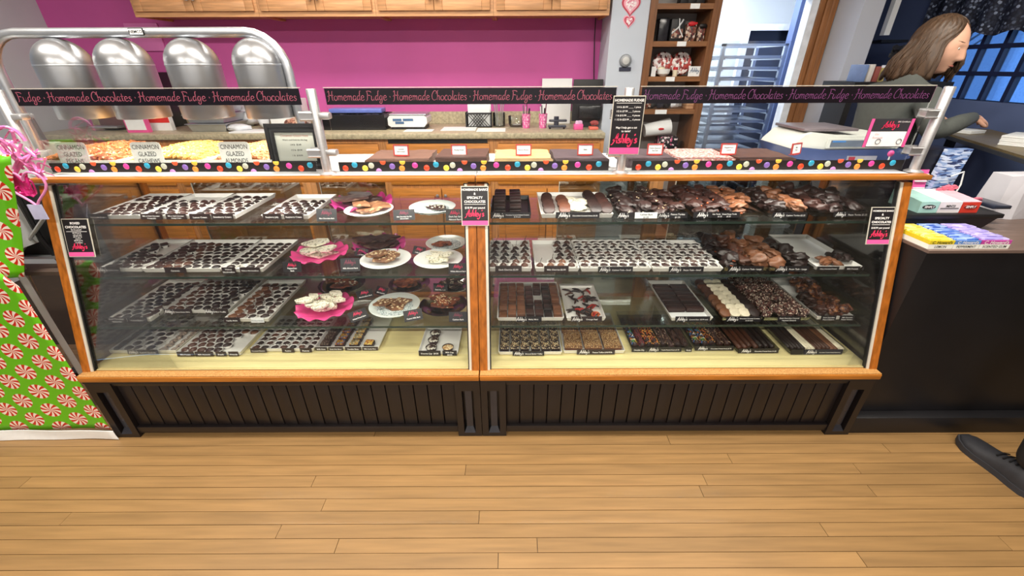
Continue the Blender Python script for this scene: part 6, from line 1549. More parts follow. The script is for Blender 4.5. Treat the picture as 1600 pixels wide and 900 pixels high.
# riser with mint boxes
yr = YK + .235
zr = PY(1500, 333, yr).z
xa, xb = xk0 + .01, PY(1556, 342, yr).x
t = thing('black_riser', 'black display riser behind the gum boxes with a flared lip', 'stand', ((xa + xb) / 2, yr, zk))
part('riser_body', MB().add([(xa, yr, zk), (xb - .05, yr, zk), (xb - .05, yr + .22, zk), (xa, yr + .22, zk), (xa, yr - .01, zr - .02), (xb - .005, yr - .01, zr - .02), (xb - .005, yr + .22, zr - .02), (xa, yr + .22, zr - .02)], BOXF), pm('navy_black', '#15151f', .35, 0, .1, 8.), t)
part('riser_lip', MB().box((xa, yr - .018, zr - .0198), (xb + .01, yr + .23, zr), bev=.004), M_blk, t)
M_mint = pm('mint_card', '#a8d4cc', .45); M_mw = pm('mint_white', '#e6e0e2', .45); M_mr = pm('mint_red', '#cc3a2c', .45); M_pkl = pm('pale_pink_card', '#e8b8c4', .45)
edges = (1428, 1458, 1493, 1522)
for k, (mt, top, tx, lab) in enumerate(((M_mint, M_mint, 'SIMPLY', 'pale mint green box with a black oval on the riser'), (M_mw, M_paper, 'MINTS', 'white mint box with a grey band on the riser'), (M_mr, M_pkl, 'SIMPLY', 'red fronted mint box with a pale pink top on the riser'))):
    y0 = yr + .004; za = zr + .0005
    a = PZ(edges[k], 331, za); b = PZ(edges[k + 1], 331, za)
    xa_, xb_ = max(a.x, xk0 + .012) + .001, b.x - .001; h = .058
    t = thing('mint_box', lab, 'box', ((xa_ + xb_) / 2, y0, za), 0, 'mint boxes on the riser')
    bb = MB(); bb.add([(xa_, y0, za), (xb_, y0, za), (xb_, y0 + .16, za), (xa_, y0 + .16, za), (xa_, y0, za + h * .8), (xb_, y0, za + h * .8), (xb_, y0 + .16, za + h * 1.05), (xa_, y0 + .16, za + h * 1.05)], BOXF)
    part('box_body', bb, mt, t)
    tt = MB(); tt.add([(xa_, y0, za + h * .8 + .0004), (xb_, y0, za + h * .8 + .0004), (xb_, y0 + .16, za + h * 1.05 + .0004), (xa_, y0 + .16, za + h * 1.05 + .0004), (xa_, y0, za + h * .8 + .0024), (xb_, y0, za + h * .8 + .0024), (xb_, y0 + .16, za + h * 1.05 + .0024), (xa_, y0 + .16, za + h * 1.05 + .0024)], BOXF)
    part('box_top', tt, top, t)
    xm = (xa_ + xb_) / 2; wd = xb_ - xa_
    if k == 1: part('grey_band', MB().box((xa_ + .008, y0 - .0012, za + h * .30), (xb_ - .008, y0, za + h * .38)), pm('band_grey', '#6d6a6c', .5), t)
    else: part('oval_badge', MB().lathe([(.5, 0), (.47, .0015), (.0005, .0016)], 24, Matrix.Translation((xm, y0, za + h * .45)) @ Matrix.Rotation(R(90), 4, 'X') @ Matrix.Diagonal((wd * .72, h * .36, 1, 1))), M_blk if k == 0 else pm('dark_red', '#7d1c18', .4), t)
    m = text_mb(tx, min(wd / 5.4, .014), 'C', .1, .03); part('lettering', put(m, FRONT((xm, y0 - .0024, za + h * (.46 if k != 1 else .52)))), M_ink if k != 1 else M_txt, t, smooth=0)
q = random.Random(2)
for k, (px, py) in enumerate(((1474, 297), (1488, 294), (1527, 322))):
    c0 = PY(px, py, yr + .14)
    m = MB()
    for j in range(5): m.ball((c0.x + q.uniform(-.02, .02), yr + .145, zr + .068 + q.uniform(-.003, .012) if k < 2 else zr + .02), .012, 1, (1.2, .6, .8), .2, j)
    solo('wrapped_sweet', m, pm('pink_wrapper', '#e07a90', .35, 0, .15, 40.), f'pink wrapped sweet bundle on the riser, {("behind the white mint box", "behind the red mint box", "beside the red mint box")[k]}', 'sweet', 'pink sweets on the riser')
a = PZ(1533, 327, zr); b = PZ(1551, 322, zr)
solo('card_reader', MB().box((b.x - .05, yr + .05, zr + .0005), (b.x + .03, yr + .19, zr + .016), bev=.003), pm('slate_reader', '#2a3040', .3), 'flat dark card reader on the riser end', 'device')
# white paper bag
c0 = PZ(1585, 343, zk); xa = PY(1562, 330, c0.y).x; yb = c0.y; zt2 = PY(1590, 273, yb + .05).z
m = MB(); x1 = xa + .22
m.add([(xa, yb + .02, zk + .0008), (xa + .07, yb - .005, zk + .0008), (x1, yb + .02, zk + .0008), (x1, yb + .14, zk + .0008), (xa, yb + .14, zk + .0008), (xa + .01, yb + .03, zt2 - .004), (xa + .075, yb + .015, zt2 + .004), (x1 - .005, yb + .03, zt2), (x1 - .005, yb + .12, zt2), (xa + .01, yb + .12, zt2 - .002)],
      [(4, 3, 2, 1, 0), (0, 1, 6, 5), (1, 2, 7, 6), (2, 3, 8, 7), (3, 4, 9, 8), (4, 0, 5, 9), (5, 6, 7, 8, 9)])
solo('paper_bag', m, pm('white_bag_paper', '#d3d2da', .6, 0, .05, 12., bump=.2), 'white paper bag standing open on the black counter', 'bag', None, 0)
# card rack between the case and the work table
a = PY(1452, 300, 2.0)
t = thing('card_rack', 'rack of pink and blue cards behind the last steel post', 'rack', (a.x, 2.02, zk))
za, zb2 = PY(1440, 300, 2.0).z, PY(1470, 232, 2.02).z
x0 = PY(1428, 296, 2.0).x; x1 = PY(1448, 296, 2.0).x; x2 = PY(1474, 296, 2.02).x
part('rack_body', MB().box((xk0 + .10, 2.04, zk), (x2 + .02, 2.16, zb2 - .01)), pm('navy_black', ''), t)
part('pink_card', MB().add([(x0, 2.0, za - .06), (x1, 2.0, za - .06), (x1, 2.004, za - .06), (x0, 2.004, za - .06), (x0, 2.03, za + .10), (x1, 2.03, za + .10), (x1, 2.034, za + .10), (x0, 2.034, za + .10)], BOXF), pm('card_pink', '#d85a9a', .4), t)
for k in range(5): part('white_stripe', MB().box((x0 + .004, 1.9985 + .0045 * k, za - .05 + .032 * k), (x1 - .004, 2.02, za - .045 + .032 * k)), M_paper, t)
part('blue_bag', MB().add([(x1 + .004, 1.99, za - .08), (x2 - .01, 1.99, za - .08), (x2 - .01, 2.03, za - .08), (x1 + .004, 2.03, za - .08), (x1 + .03, 2.0, zb2), (x2 + .03, 2.0, zb2), (x2 + .03, 2.035, zb2), (x1 + .03, 2.035, zb2)], BOXF), cells('blue_white_print', ['#8fa8d4', '#5f7db4', '#c9d6ee', '#33406a', '#a9bce0'], 34., .3, None, .2, (1, 1, 4)), t)
p = [(x2 - .03, 1.985, zb2 - .12), (x2 + .02, 1.985, zb2 - .10), (x2 + .035, 1.985, zb2 - .16), (x2 + .02, 1.985, zb2 - .28)]
solo('white_cable', MB().tube(p, .0035, 6), M_paper, 'white charging cable looped over the card rack', 'cable')
# side work table along the dark wall
zt3 = PY(1527, 228, 2.45).z
e0 = PZ(1440, 200, zt3); e1 = PZ(1640, 262, zt3)
dv = (e1 - e0).normalized(); nv = Vector((-dv.y, dv.x, 0))
if nv.x < 0: nv = -nv
t = thing('work_table', 'dark edged work table under the window with a tan top', 'table', (e0.x, e0.y, 0))
def quad(e0, e1, w, z0, z1):
    a, b, c, d = e0, e1, e1 + nv * w, e0 + nv * w
    return MB().add([(p.x, p.y, z0) for p in (a, b, c, d)] + [(p.x, p.y, z1) for p in (a, b, c, d)], BOXF)
wd = min(.5, (XS - .03 - e0.x) / max(.2, nv.x))
part('table_top', quad(e0, e1, wd, zt3 - .018, zt3), pm('grey_edge_top', '#3c4048', .35, 0, .05, 8.), t)
part('tan_board', quad(e0 + nv * .012 + dv * .02, e1 + nv * .012 - dv * .02, wd - .04, zt3 + .0004, zt3 + .012), wood('tan_board_wood', '#7a6a48', 'y', .4, .15), t)
for f in (.08, .9):
    c0 = e0 + (e1 - e0) * f + nv * .15
    part('table_leg', MB().box((c0.x - .02, c0.y - .02, zk + .001 if c0.y < 2.2 else 0), (c0.x + .02, c0.y + .02, zt3 - .019)), M_blk, t)
zt4 = zt3 + .0125
# paper stacks on it
def stack(px, py, n, wx, wy, label0, grp, rz):
    c0 = PZ(px, py, zt4)
    for k in range(n):
        m = MB().box((-wx / 2, 0, .0002), (wx / 2, wy, .0095), Matrix.Translation((c0.x + .002 * (k % 2), c0.y + .02, zt4 + .0003 + .010 * k)) @ Matrix.Rotation(rz, 4, 'Z'), bev=.0015)
        solo('paper_pad', m, M_paper, f'{label0}, {nth(k)} from the bottom', 'paper pad', grp)
rz = math.atan2(dv.y, dv.x)
stack(1575, 224, 5, .26, .18, 'thick white paper pad in the tall stack', 'tall stack of paper pads', rz - R(90) + R(55))
stack(1497, 206, 2, .14, .12, 'white paper pad in the low stack by the hand', 'low stack of paper pads', rz - R(90) + R(40))
# nook items: shelf, plant pot, books
a = PX(1410, 62, XS - .02)
ys = PY(1395, 62, 3.9)
solo('wall_shelf', MB().box((PY(1378, 62, 3.9).x, 3.9, PY(1378, 62, 3.9).z - .02), (PY(1420, 62, 3.9).x, 4.15, PY(1378, 62, 3.9).z)), M_blk, 'small black wall shelf beside the grey pillar', 'shelf')
solo('white_board_strip', MB().box((PY(1393, 20, 3.6).x, 3.6, PY(1393, 55, 3.6).z), (PY(1402, 20, 3.6).x, 3.64, 2.6)), M_white, 'narrow white upright strip beside the grey pillar', 'strip')
q = random.Random(6)
zb = PY(1370, 128, 2.95).z
xsb = PY(1360, 120, 2.95).x
solo('book_table', MB().box((xsb - .12, 2.9, zb - .03), (xsb + .5, 3.2, zb)).box((xsb - .1, 2.95, 0), (xsb - .06, 3.15, zb - .03)).box((xsb + .42, 2.95, 0), (xsb + .46, 3.15, zb - .03)), M_blk, 'dark narrow table behind the person', 'table')
for k in range(7):
    x = xsb - .06 + .040 * k
    m = MB().box((x, 2.95, zb + .0005), (x + .03, 3.07, zb + .085 + q.uniform(-.015, .02)), bev=.002)
    solo('booklet', m, pm(f'booklet_{k}', ('#6f86b4', '#c9c4c0', '#8a4a44', '#b8a86a', '#5a6a9a', '#d8d4d8', '#a8584a')[k], .5), f'{("blue", "white", "red brown", "yellow", "slate blue", "pale", "brick")[k]} booklet standing on the dark table behind the person', 'booklet', 'booklets behind the person')
m = MB()
for k in range(26):
    a_ = q.uniform(0, 6.28); m.ball((xsb + .20 + .07 * math.cos(a_) * q.random(), 3.0 + .05 * math.sin(a_), zb + .16 + q.uniform(-.05, .05)), .022, 1, (1.2, .5, .8), .3, k)
o = solo('dark_bouquet', m, pm('black_petals', '#15161c', .5), 'dark bunch of dried flowers behind the person', 'bouquet')
c0 = o.location
solo('flower_pot', MB().lathe([(.04, 0), (.05, .10), (.046, .10), (.0004, .09)], 16, Matrix.Translation((xsb + .29, 3.12, zb))), M_blk, 'small black pot under the dried flowers', 'pot')
# lace valance over the window
xv = XS - .05
m = MB(); m.grid(lambda u, v: Vector((xv + .018 * math.sin(u * 60), yw0 - .1 + (yw1 - yw0 + .25) * u, PX(1560, 48, XS).z - .03 * abs(math.sin(u * 22)) * (1 - v) + .42 * v)), 80, 6)
solo('lace_valance', m, cells('lace_dark', ['#3a4258', '#252c42', '#8d99b4', '#1d2438', '#566078', '#2a3148'], 55., .7, '#11162a', .4), 'dark lace valance hanging over the window', 'valance', None, 60)
# outside, beyond the window
struct('ground_outside', MB().box((XS + .2, -6, -.3), (60, 40, -.2)), pm('snowy_ground', '#b9c4d8', .8))
def tree(x, y, h, seed, label):
    t = thing('bare_tree', label, 'tree', (x, y, -.2), 0, 'bare trees outside the window'); q = random.Random(seed)
    part('trunk', MB().tube([(x, y, -.2), (x + .1, y, h * .4), (x, y + .1, h)], [.16, .11, .03], 8), pm('bark_grey', '#6a6f7c', .8), t)
    for k in range(9):
        z = h * q.uniform(.3, .9); a = q.uniform(0, 6.28); l_ = q.uniform(.6, 1.4)
        part('branch', MB().tube([(x + .05, y, z), (x + l_ * .5 * math.cos(a), y + l_ * .5 * math.sin(a), z + .3), (x + l_ * math.cos(a), y + l_ * math.sin(a), z + .7)], [.05, .03, .01], 6), pm('bark_grey', ''), t)
tree(8.5, 6.0, 4.5, 1, 'bare frosty tree nearest the window'); tree(10.5, 8.6, 5., 2, 'bare frosty tree beyond the wooden bench'); tree(7.5, 8.8, 4.2, 3, 'bare frosty tree beside the far house')
t = thing('garden_bench', 'wooden bench on the snow outside the window', 'bench', (7.2, 5.4, -.2))
for k in range(4): part('slat', MB().box((6.5, 5.2 + .12 * k, .22), (8.0, 5.3 + .12 * k, .26)), pm('bench_wood', '#7a7f90', .7), t)
for k in range(2): part('leg', MB().box((6.6 + 1.2 * k, 5.2, -.2), (6.7 + 1.2 * k, 5.66, .22)), pm('bench_wood', ''), t)
solo('blue_bin', MB().box((6.6, 4.1, -.2), (7.2, 4.7, .85), bev=.05), pm('bin_blue', '#3a7ac8', .4), 'bright blue bin standing on the snow outside', 'bin')
t = thing('far_house', 'pale house far outside the window', 'house', (16, 12, -.2))
part('house_wall', MB().box((13, 11, -.2), (20, 17, 3.0)), pm('house_pale', '#9fb0cc', .8), t)
part('roof', MB().add([(12.6, 10.6, 3.), (20.4, 10.6, 3.), (20.4, 17.4, 3.), (12.6, 17.4, 3.), (12.6, 14, 5.), (20.4, 14, 5.)], [(0, 1, 5, 4), (2, 3, 4, 5), (0, 4, 3), (1, 2, 5), (3, 2, 1, 0)]), pm('house_roof', '#5a6884', .8), t)
for k in range(3): part('window', MB().box((13.6 + 2 * k, 10.95, 1.), (14.6 + 2 * k, 10.99, 2.2)), pm('house_window', '#3a4a6a', .2), t)
# =================================================================== PEOPLE
def skin_body(name, joints, edges, mat, parent, root=0, sub=2, label=None):
    """one continuous surface grown over a skeleton: joints = [(xyz, radius or (rx, ry))]"""
    me = bpy.data.meshes.new(name); me.from_pydata([j[0] for j in joints], edges, [])
    o = bpy.data.objects.new(name, me); COL.objects.link(o)
    md = o.modifiers.new('Skin', 'SKIN'); md.use_smooth_shade = True
    for v, j in zip(me.skin_vertices[0].data, joints): v.radius = j[1] if isinstance(j[1], tuple) else (j[1], j[1])
    me.skin_vertices[0].data[root].use_root = True
    sb = o.modifiers.new('Sub', 'SUBSURF'); sb.levels = sub; sb.render_levels = sub
    dg = bpy.context.evaluated_depsgraph_get()
    m2 = bpy.data.meshes.new_from_object(o.evaluated_get(dg)); bpy.data.objects.remove(o)
    m2.materials.clear(); m2.materials.append(mat); m2.shade_smooth(); m2.name = name
    if parent:
        m2.transform(wm(parent).inverted())
    r = link(name, m2, parent)
    if label: r['label'] = label
    return r
M_skin = pm('fair_skin', '#d3a48c', .5, 0, .05, 30.)
M_sweat = pm('charcoal_green_sweater', '#4b4f4c', .85, 0, .08, 50., bump=.1)
M_hair = pm('brown_hair', '#4a3728', .5, 0, .4, 9., (9, 9, .9), bump=.25)
M_trou = pm('black_trousers', '#17171b', .7, 0, .15, 30.)
M_shoe = pm('dark_grey_shoe', '#26262b', .6, 0, .15, 40.)
def head_at(parent, C, yaw, pitch, rs=1.):
    """head with face; local +X is where it looks. C: centre of the skull"""
    T = Matrix.Translation(C) @ Matrix.Rotation(yaw, 4, 'Z') @ Matrix.Rotation(pitch, 4, 'Y') @ Matrix.Scale(rs, 4)
    nu, nv = 56, 44; vs = []; fs = []
    g = lambda d, s: math.exp(-(d / s) ** 2)
    for j in range(nv + 1):
        ph = -math.pi / 2 + math.pi * j / nv
        for i in range(nu):
            th = 2 * math.pi * i / nu
            cx, cy, cz = math.cos(ph) * math.cos(th), math.cos(ph) * math.sin(th), math.sin(ph)
            z = cz * .118; low = max(0, -cz)
            rx = .098 * (1 - .04 * low) ; ry = .077 * (1 - .34 * low ** 1.5)
            x, y = cx * rx, cy * ry
            if cx > 0 and cz < 0: x = math.cos(th) * rx * (math.cos(ph) ** .5)
            if cx < 0: x *= 1 - .35 * low ** 1.2
            if cx > 0:
                f = cx
                # brow, eye sockets, nose, lips, chin
                x += .004 * g(z - .022, .012) * g(y, .05) * f
                x -= .007 * (g(y - .030, .014) + g(y + .030, .014)) * g(z - .006, .012) * f
                nl = max(0, min(1, (.012 - z) / .045))
                if z > -.040: x += (.004 + .022 * nl) * g(y, .0095 + .004 * nl) * (1 if z < .015 else g(z - .015, .010))
                else: x += .026 * g(z + .040, .006) * g(y, .013)
                x += .0065 * g(z + .064, .0055) * g(y, .020) * f + .006 * g(z + .076, .0055) * g(y, .018) * f - .003 * g(z + .0695, .0022) * g(y, .02)
                x += .010 * g(z + .098, .014) * g(y, .026)
                x += .002 * (g(y - .04, .02) + g(y + .04, .02)) * g(z + .03, .02)
            vs.append(T @ Vector((x, y, z)))
    for j in range(nv):
        for i in range(nu): fs.append((j * nu + i, j * nu + (i + 1) % nu, (j + 1) * nu + (i + 1) % nu, (j + 1) * nu + i))
    m = MB().add(vs, fs)
    # ears
    for s in (-1, 1):
        m.tube([T @ Vector((-.005 + .018 * math.cos(a), s * (.074 + .008 * math.sin(a / 2)), -.005 + .030 * math.sin(a))) for a in [k * .55 for k in range(11)]], .006, 6)
    hd = part('head', m, M_skin, parent, smooth=180)
    for s in (-1, 1):
        part('eye', MB().ball((.0745, s * .030, .004), .0115, 2, M=T), pm('eye_white', '#e8e4de', .2), hd)
        part('iris', MB().ball((.0845, s * .0315, .003), .0045, 1, (.5, 1, 1), M=T), pm('brown_iris', '#3a281c', .2), hd)
        part('eyebrow', MB().tube([T @ Vector((.090 - .010 * k * k * .25, s * (.014 + .012 * k), .028 + .002 * k)) for k in range(4)], [.002, .003, .0028, .0015], 6), M_hair, hd)
    part('mouth', MB().tube([T @ Vector((.0955 - .006 * k * k * .35, .009 * k, -.0695)) for k in (-2, -1, 0, 1, 2)], [.001, .0035, .0042, .0035, .001], 6), pm('lip_pink', '#b0685e', .4), hd)
    return hd, T
def hand_at(m_list, W_, ex, ez, size=1., curl=.5, mirror=1):
    """palm and five fingers; W_ wrist, ex along the fingers, ez out of the back of the hand. Returns joints, edges"""
    ex = Vector(ex).normalized(); ez = (Vector(ez) - ex * Vector(ez).dot(ex)).normalized(); ey = ez.cross(ex) * mirror
    J, E = [], []
    def add(p, r, par):
        J.append((tuple(W_ + (ex * p[0] + ey * p[1] + ez * p[2]) * size), r * size))
        if par is not None: E.append((par, len(J) - 1))
        return len(J) - 1
    w = add((0, 0, 0), (.024), None); c = add((.045, 0, 0), .026, w)
    for k, (yy, l) in enumerate(((-.030, .062), (-.010, .074), (.010, .070), (.028, .054))):
        a = add((.080, yy, .002), .0105, c); r = curl
        b = add((.080 + l * .45 * math.cos(r * .6), yy * 1.12, .002 - l * .45 * math.sin(r * .6)), .0092, a)
        d = add((.080 + l * .45 * math.cos(r * .6) + l * .33 * math.cos(r * 1.3), yy * 1.16, .002 - l * .45 * math.sin(r * .6) - l * .33 * math.sin(r * 1.3)), .0085, b)
        add((.080 + l * .45 * math.cos(r * .6) + l * .33 * math.cos(r * 1.3) + l * .22 * math.cos(r * 1.8), yy * 1.18, .002 - l * .45 * math.sin(r * .6) - l * .33 * math.sin(r * 1.3) - l * .22 * math.sin(r * 1.8)), .0075, d)
    t1 = add((.028, -.030, -.004), .0125, w); t2 = add((.052, -.050, -.012), .0105, t1); add((.076, -.058, -.018), .009, t2)
    return J, E
# ---- shop assistant behind the case
py_ = 2.40
NK = PY(1437, 112, py_); SHF = PY(1398, 128, py_ - .06)
person = thing('person', 'person with shoulder length brown hair and dark grey sweater, reaching to the work table', 'person', (NK.x - .04, py_ + .02, 0))
xc = NK.x - .05
HW = PY(1524, 184, 2.44)          # wrist
top = NK.z
J = [((xc - .03, py_ + .02, 1.00), (.135, .17)), ((xc - .03, py_ + .02, 1.16), (.125, .155)), ((xc - .01, py_ + .01, 1.33), (.13, .17)), ((xc + .0, py_, top - .11), (.10, .165)), ((xc + .035, py_, top - .035), (.052, .06)), ((xc + .06, py_ - .002, top + .02), (.046, .05)),
     ((xc - .01, py_ - .17, top - .105), .062), ((xc + .03, py_ - .235, top - .27), .052), ((xc + .19, py_ - .18, HW.z + .0), .042), ((HW.x - .03, HW.y - .015, HW.z + .002), .032),
     ((xc - .01, py_ + .17, top - .105), .062), ((xc + .02, py_ + .22, top - .28), .052), ((xc + .20, py_ + .20, HW.z - .01), .04), ((xc + .38, py_ + .20, HW.z - .01), .032)]
E_ = [(0, 1), (1, 2), (2, 3), (3, 4), (4, 5), (3, 6), (6, 7), (7, 8), (8, 9), (3, 10), (10, 11), (11, 12), (12, 13)]
skin_body('sweater', J, E_, M_sweat, person)
J = [((xc - .03, py_ + .02, .98), (.14, .16)), ((xc - .03, py_ - .09, .88), .088), ((xc - .02, py_ - .10, .50), .062), ((xc - .03, py_ - .10, .10), .046), ((xc - .03, py_ + .13, .88), .088), ((xc - .02, py_ + .14, .50), .062), ((xc - .03, py_ + .14, .10), .046)]
skin_body('trousers', J, [(0, 1), (1, 2), (2, 3), (0, 4), (4, 5), (5, 6)], M_trou, person)
def shoe_mesh(toe, heel, w=.05):
    """shoe from heel to toe on the floor"""
    toe, heel = Vector(toe), Vector(heel); d = toe - heel; L_ = d.length; d.normalize(); n = Vector((-d.y, d.x, 0)); m = MB(); s = MB(); up = Vector((0, 0, 1))
    prof = [(0., .60, .085), (.06, .80, .10), (.18, .84, .105), (.34, .80, .098), (.50, .86, .080), (.66, 1., .066), (.80, 1., .056), (.92, .78, .046), (1., .40, .032)]
    nn = 14; vs = []
    for u, ww, hh in prof:
        for k in range(nn):
            a = math.pi * k / (nn - 1); lift = .012 * max(0, u - .75) * 4
            vs.append(heel + d * (L_ * u) + n * (w * ww * math.cos(a)) + up * (.022 + lift + (hh - .022) * max(0., math.sin(a)) ** .75))
    m.add(vs, [(j * nn + k, j * nn + k + 1, (j + 1) * nn + k + 1, (j + 1) * nn + k) for j in range(len(prof) - 1) for k in range(nn - 1)] + [tuple(range(nn)), tuple((len(prof) - 1) * nn + k for k in range(nn))])
    pts_l = []; vs = []
    for u, ww, hh in prof:
        lift = .012 * max(0, u - .75) * 4
        for sd in (1, -1):
            for z in (.0 + lift * .8, .026 + lift): vs.append(heel + d * (L_ * (u * 1.03 - .015)) + n * (w * (ww + .08) * sd) + up * z)
    fs = []
    for j in range(len(prof) - 1):
        o = 4 * j; fs += [(o, o + 4, o + 5, o + 1), (o + 2, o + 3, o + 7, o + 6), (o, o + 2, o + 6, o + 4), (o + 1, o + 5, o + 7, o + 3)]
    e = 4 * (len(prof) - 1); fs += [(0, 1, 3, 2), (e, e + 2, e + 3, e + 1)]
    s.add(vs, fs); return m, s
for yy in (-.10, .14):
    m, s = shoe_mesh((xc + .16, py_ + yy, 0), (xc - .10, py_ + yy, 0))
    sh = part('shoe', m, M_shoe, person, smooth=60); part('sole', s, M_blk, sh, smooth=30)
hd, T = head_at(person, Vector((NK.x + .048, py_ - .003, NK.z + .112)), R(-56), R(12))
# hair: long locks falling from the crown, face left open
m = MB(); q = random.Random(21)
nA, nS = 72, 16
def hair_pt(az, s, off=0.):
    # az: 0 looks forward; s: 0 crown .. 1 tip
    ca, sa = math.cos(az), math.sin(az)
    capang = s * 2.05
    front = max(0., ca) ** 2
    if s < .52:
        a = s / .52 * (math.pi / 2)
        x = -.012 + (.108 + off) * math.sin(a) * ca * (1 - .06 * front); y = (.092 + off) * math.sin(a) * sa; z = .012 + (.122 + off) * math.cos(a)
    else:
        k = (s - .52) / .48
        flare = 1 + .20 * math.sin(k * 2.4) + .10 * k
        x = -.012 + (.108 + off) * ca * flare - .045 * k * (1 if ca < .2 else .4); y = (.092 + off) * sa * (1 + .16 * math.sin(k * 2.6)); z = .012 - .150 * k + .01 * math.sin(az * 7)
    w = .0035 * math.sin(az * 23 + 5 * math.sin(s * 4)) + .002 * math.sin(az * 51 + s * 6)
    return Vector((x + w * ca, y + w * sa, z))
Th = T @ Matrix.Rotation(R(-12), 4, 'Y')
vs = []; fs = []
for j in range(nS + 1):
    for i in range(nA + 1):
        # from one side of the face round the back to the other side
        az = R(34) + (2 * math.pi - R(34) - R(60)) * i / nA
        s = j / nS
        if s < .52:
            az0 = R(8) + (2 * math.pi - R(16)) * i / nA; k = max(0, (s - .28) / .24); az = az0 * (1 - k) + az * k
        vs.append(Th @ hair_pt(az, max(s, .002)))
W1 = nA + 1
fs = [(j * W1 + i, j * W1 + i + 1, (j + 1) * W1 + i + 1, (j + 1) * W1 + i) for j in range(nS) for i in range(nA)]
m.add(vs, fs)
for k in range(280):
    az = R(36) + (2 * math.pi - R(36) - R(72)) * q.random(); s0 = q.uniform(.3, .6); s1 = q.uniform(.85, 1.06); o_ = q.uniform(.0, .010)
    m.tube([Th @ hair_pt(az + .10 * math.sin(k + t_ * 2) , s0 + (s1 - s0) * t_, o_ * math.sin(t_ * 3)) for t_ in (0, .25, .5, .75, 1.)], [.001, .0030, .0034, .0028, .0006], 5)
hr = part('hair', m, M_hair, hd, smooth=180)
sf = hr.modifiers.new('thick', 'SOLIDIFY'); sf.thickness = .006; sf.offset = -1
# hands
J, E_ = hand_at(None, Vector((HW.x - .035, HW.y - .012, HW.z + .004)), (1, .35, -.22), (0.1, -.3, 1), .95, .35, 1)
skin_body('hand', J, E_, M_skin, person)
J, E_ = hand_at(None, Vector((xc + .375, py_ + .20, HW.z - .008)), (1, .1, -.2), (0, .2, 1), .95, .5, -1)
skin_body('hand', J, E_, M_skin, person)
# ---- customer at the edge of the view, seen by the shoe
toe = PZ(1502, 686, .01); heel = PZ(1612, 776, 0); d = (heel - toe); d.z = 0; d.normalize()
heel = toe + d * .30
cust = thing('person', 'customer in black trousers standing before the black counter, dark shoe showing', 'person', (heel.x + .05, heel.y, 0))
n = Vector((-d.y, d.x, 0)); n = n if n.x > 0 else -n
m, s = shoe_mesh((toe.x, toe.y, 0), (heel.x, heel.y, 0), .056); sh = part('shoe', m, M_shoe, cust, smooth=60); part('sole', s, pm('dark_rubber', '#2b2b30', .7), sh, smooth=30)
for k in range(4): part('lace', MB().tube([Vector((toe.x, toe.y, 0)) + d * (.15 + .022 * k) + n * e + Vector((0, 0, .088 + .006 * k - abs(e) * .35)) for e in (-.03, 0, .03)], .0035, 6), M_blk, sh)
t2_, h2_ = toe + n * .33 + d * .06, heel + n * .30 + d * .05
m, s = shoe_mesh((t2_.x, t2_.y, 0), (h2_.x, h2_.y, 0), .056); sh = part('shoe', m, M_shoe, cust, smooth=60); part('sole', s, MATS['dark_rubber'], sh, smooth=30)
an = heel - d * .055; an2 = h2_ - d * .055; hp = (an + an2) / 2 + d * .02; fw = -d
A3 = lambda p, z: (p.x, p.y, z)
J = [(A3(hp, .96), (.13, .15)), (A3(hp + (an - hp) * .6, .84), .092), (A3(an + fw * .03, .50), .068), (A3(an, .09), .062), (A3(hp + (an2 - hp) * .6, .84), .092), (A3(an2 + fw * .03, .50), .068), (A3(an2, .09), .062)]
skin_body('trousers', J, [(0, 1), (1, 2), (2, 3), (0, 4), (4, 5), (5, 6)], M_trou, cust)
sd_ = n * .19
J = [(A3(hp, .98), (.14, .16)), (A3(hp, 1.16), (.13, .16)), (A3(hp, 1.36), (.13, .18)), (A3(hp, 1.46), (.07, .10)), (A3(hp + fw * .02, 1.52), .05)]
for sg in (-1, 1):
    b0 = len(J); J += [(A3(hp + sd_ * sg, 1.40), .062), (A3(hp + sd_ * sg * 1.25 - fw * .03, 1.13), .05), (A3(hp + sd_ * sg * 1.25 + fw * .10, .93), .036)]
skin_body('coat', J, [(0, 1), (1, 2), (2, 3), (3, 4), (2, 5), (5, 6), (6, 7), (2, 8), (8, 9), (9, 10)], M_blk, cust)
hd2, T2 = head_at(cust, Vector((hp.x, hp.y, 1.67)) + fw * .05, math.atan2(fw.y, fw.x), R(5))
m = MB(); m.lathe([(.088, .0), (.108, .03), (.106, .07), (.080, .108), (.045, .126), (.0005, .130)], 28, T2 @ Matrix.Translation((-.015, 0, .01)) @ Matrix.Diagonal((1.0, .86, 1, 1)), cap=False)
part('hair', m, M_hair, hd2, smooth=60)
for sg in (-1, 1):
    J, E_ = hand_at(None, hp + sd_ * sg * 1.25 + fw * .10 + Vector((0, 0, .93)), fw * .4 + Vector((0, 0, -1)), sd_ * sg, .95, .6, sg); skin_body('hand', J, E_, M_skin, cust)
# =================================================================== THE WRAP END (left)
MW = peppermint()
yw_ = YB + .02
t = thing('wrapped_table', 'table skirted in green gift wrap printed with red and white peppermint swirls', 'table', (-2.35, yw_ + .2, 0))
xr = XL - .006
zA = PY(30, 425, yw_).z
pa, pb = PY(-90, 425, yw_), PY(118, 540, yw_)
zr_ = PY(118, 540, yw_).z
def wrap_sheet(xa, xb, z0, ztop, y, amp, nu=30, nv=24):
    return MB().grid(lambda u, v: Vector((xa + (xb - xa) * u, y + amp * math.sin(u * 9 + v * 2) * (1 - v * .4) + amp * .5 * math.sin(u * 23), z0 + (ztop(xa + (xb - xa) * u) - z0) * v)), nu, nv)
PA_, PB_ = PY(26, 425, yw_), PY(124, 545, yw_)
zl = lambda x: max(.40, PA_.z + .005 if x < PA_.x else PA_.z - (x - PA_.x) * (PA_.z - PB_.z) / (PB_.x - PA_.x))
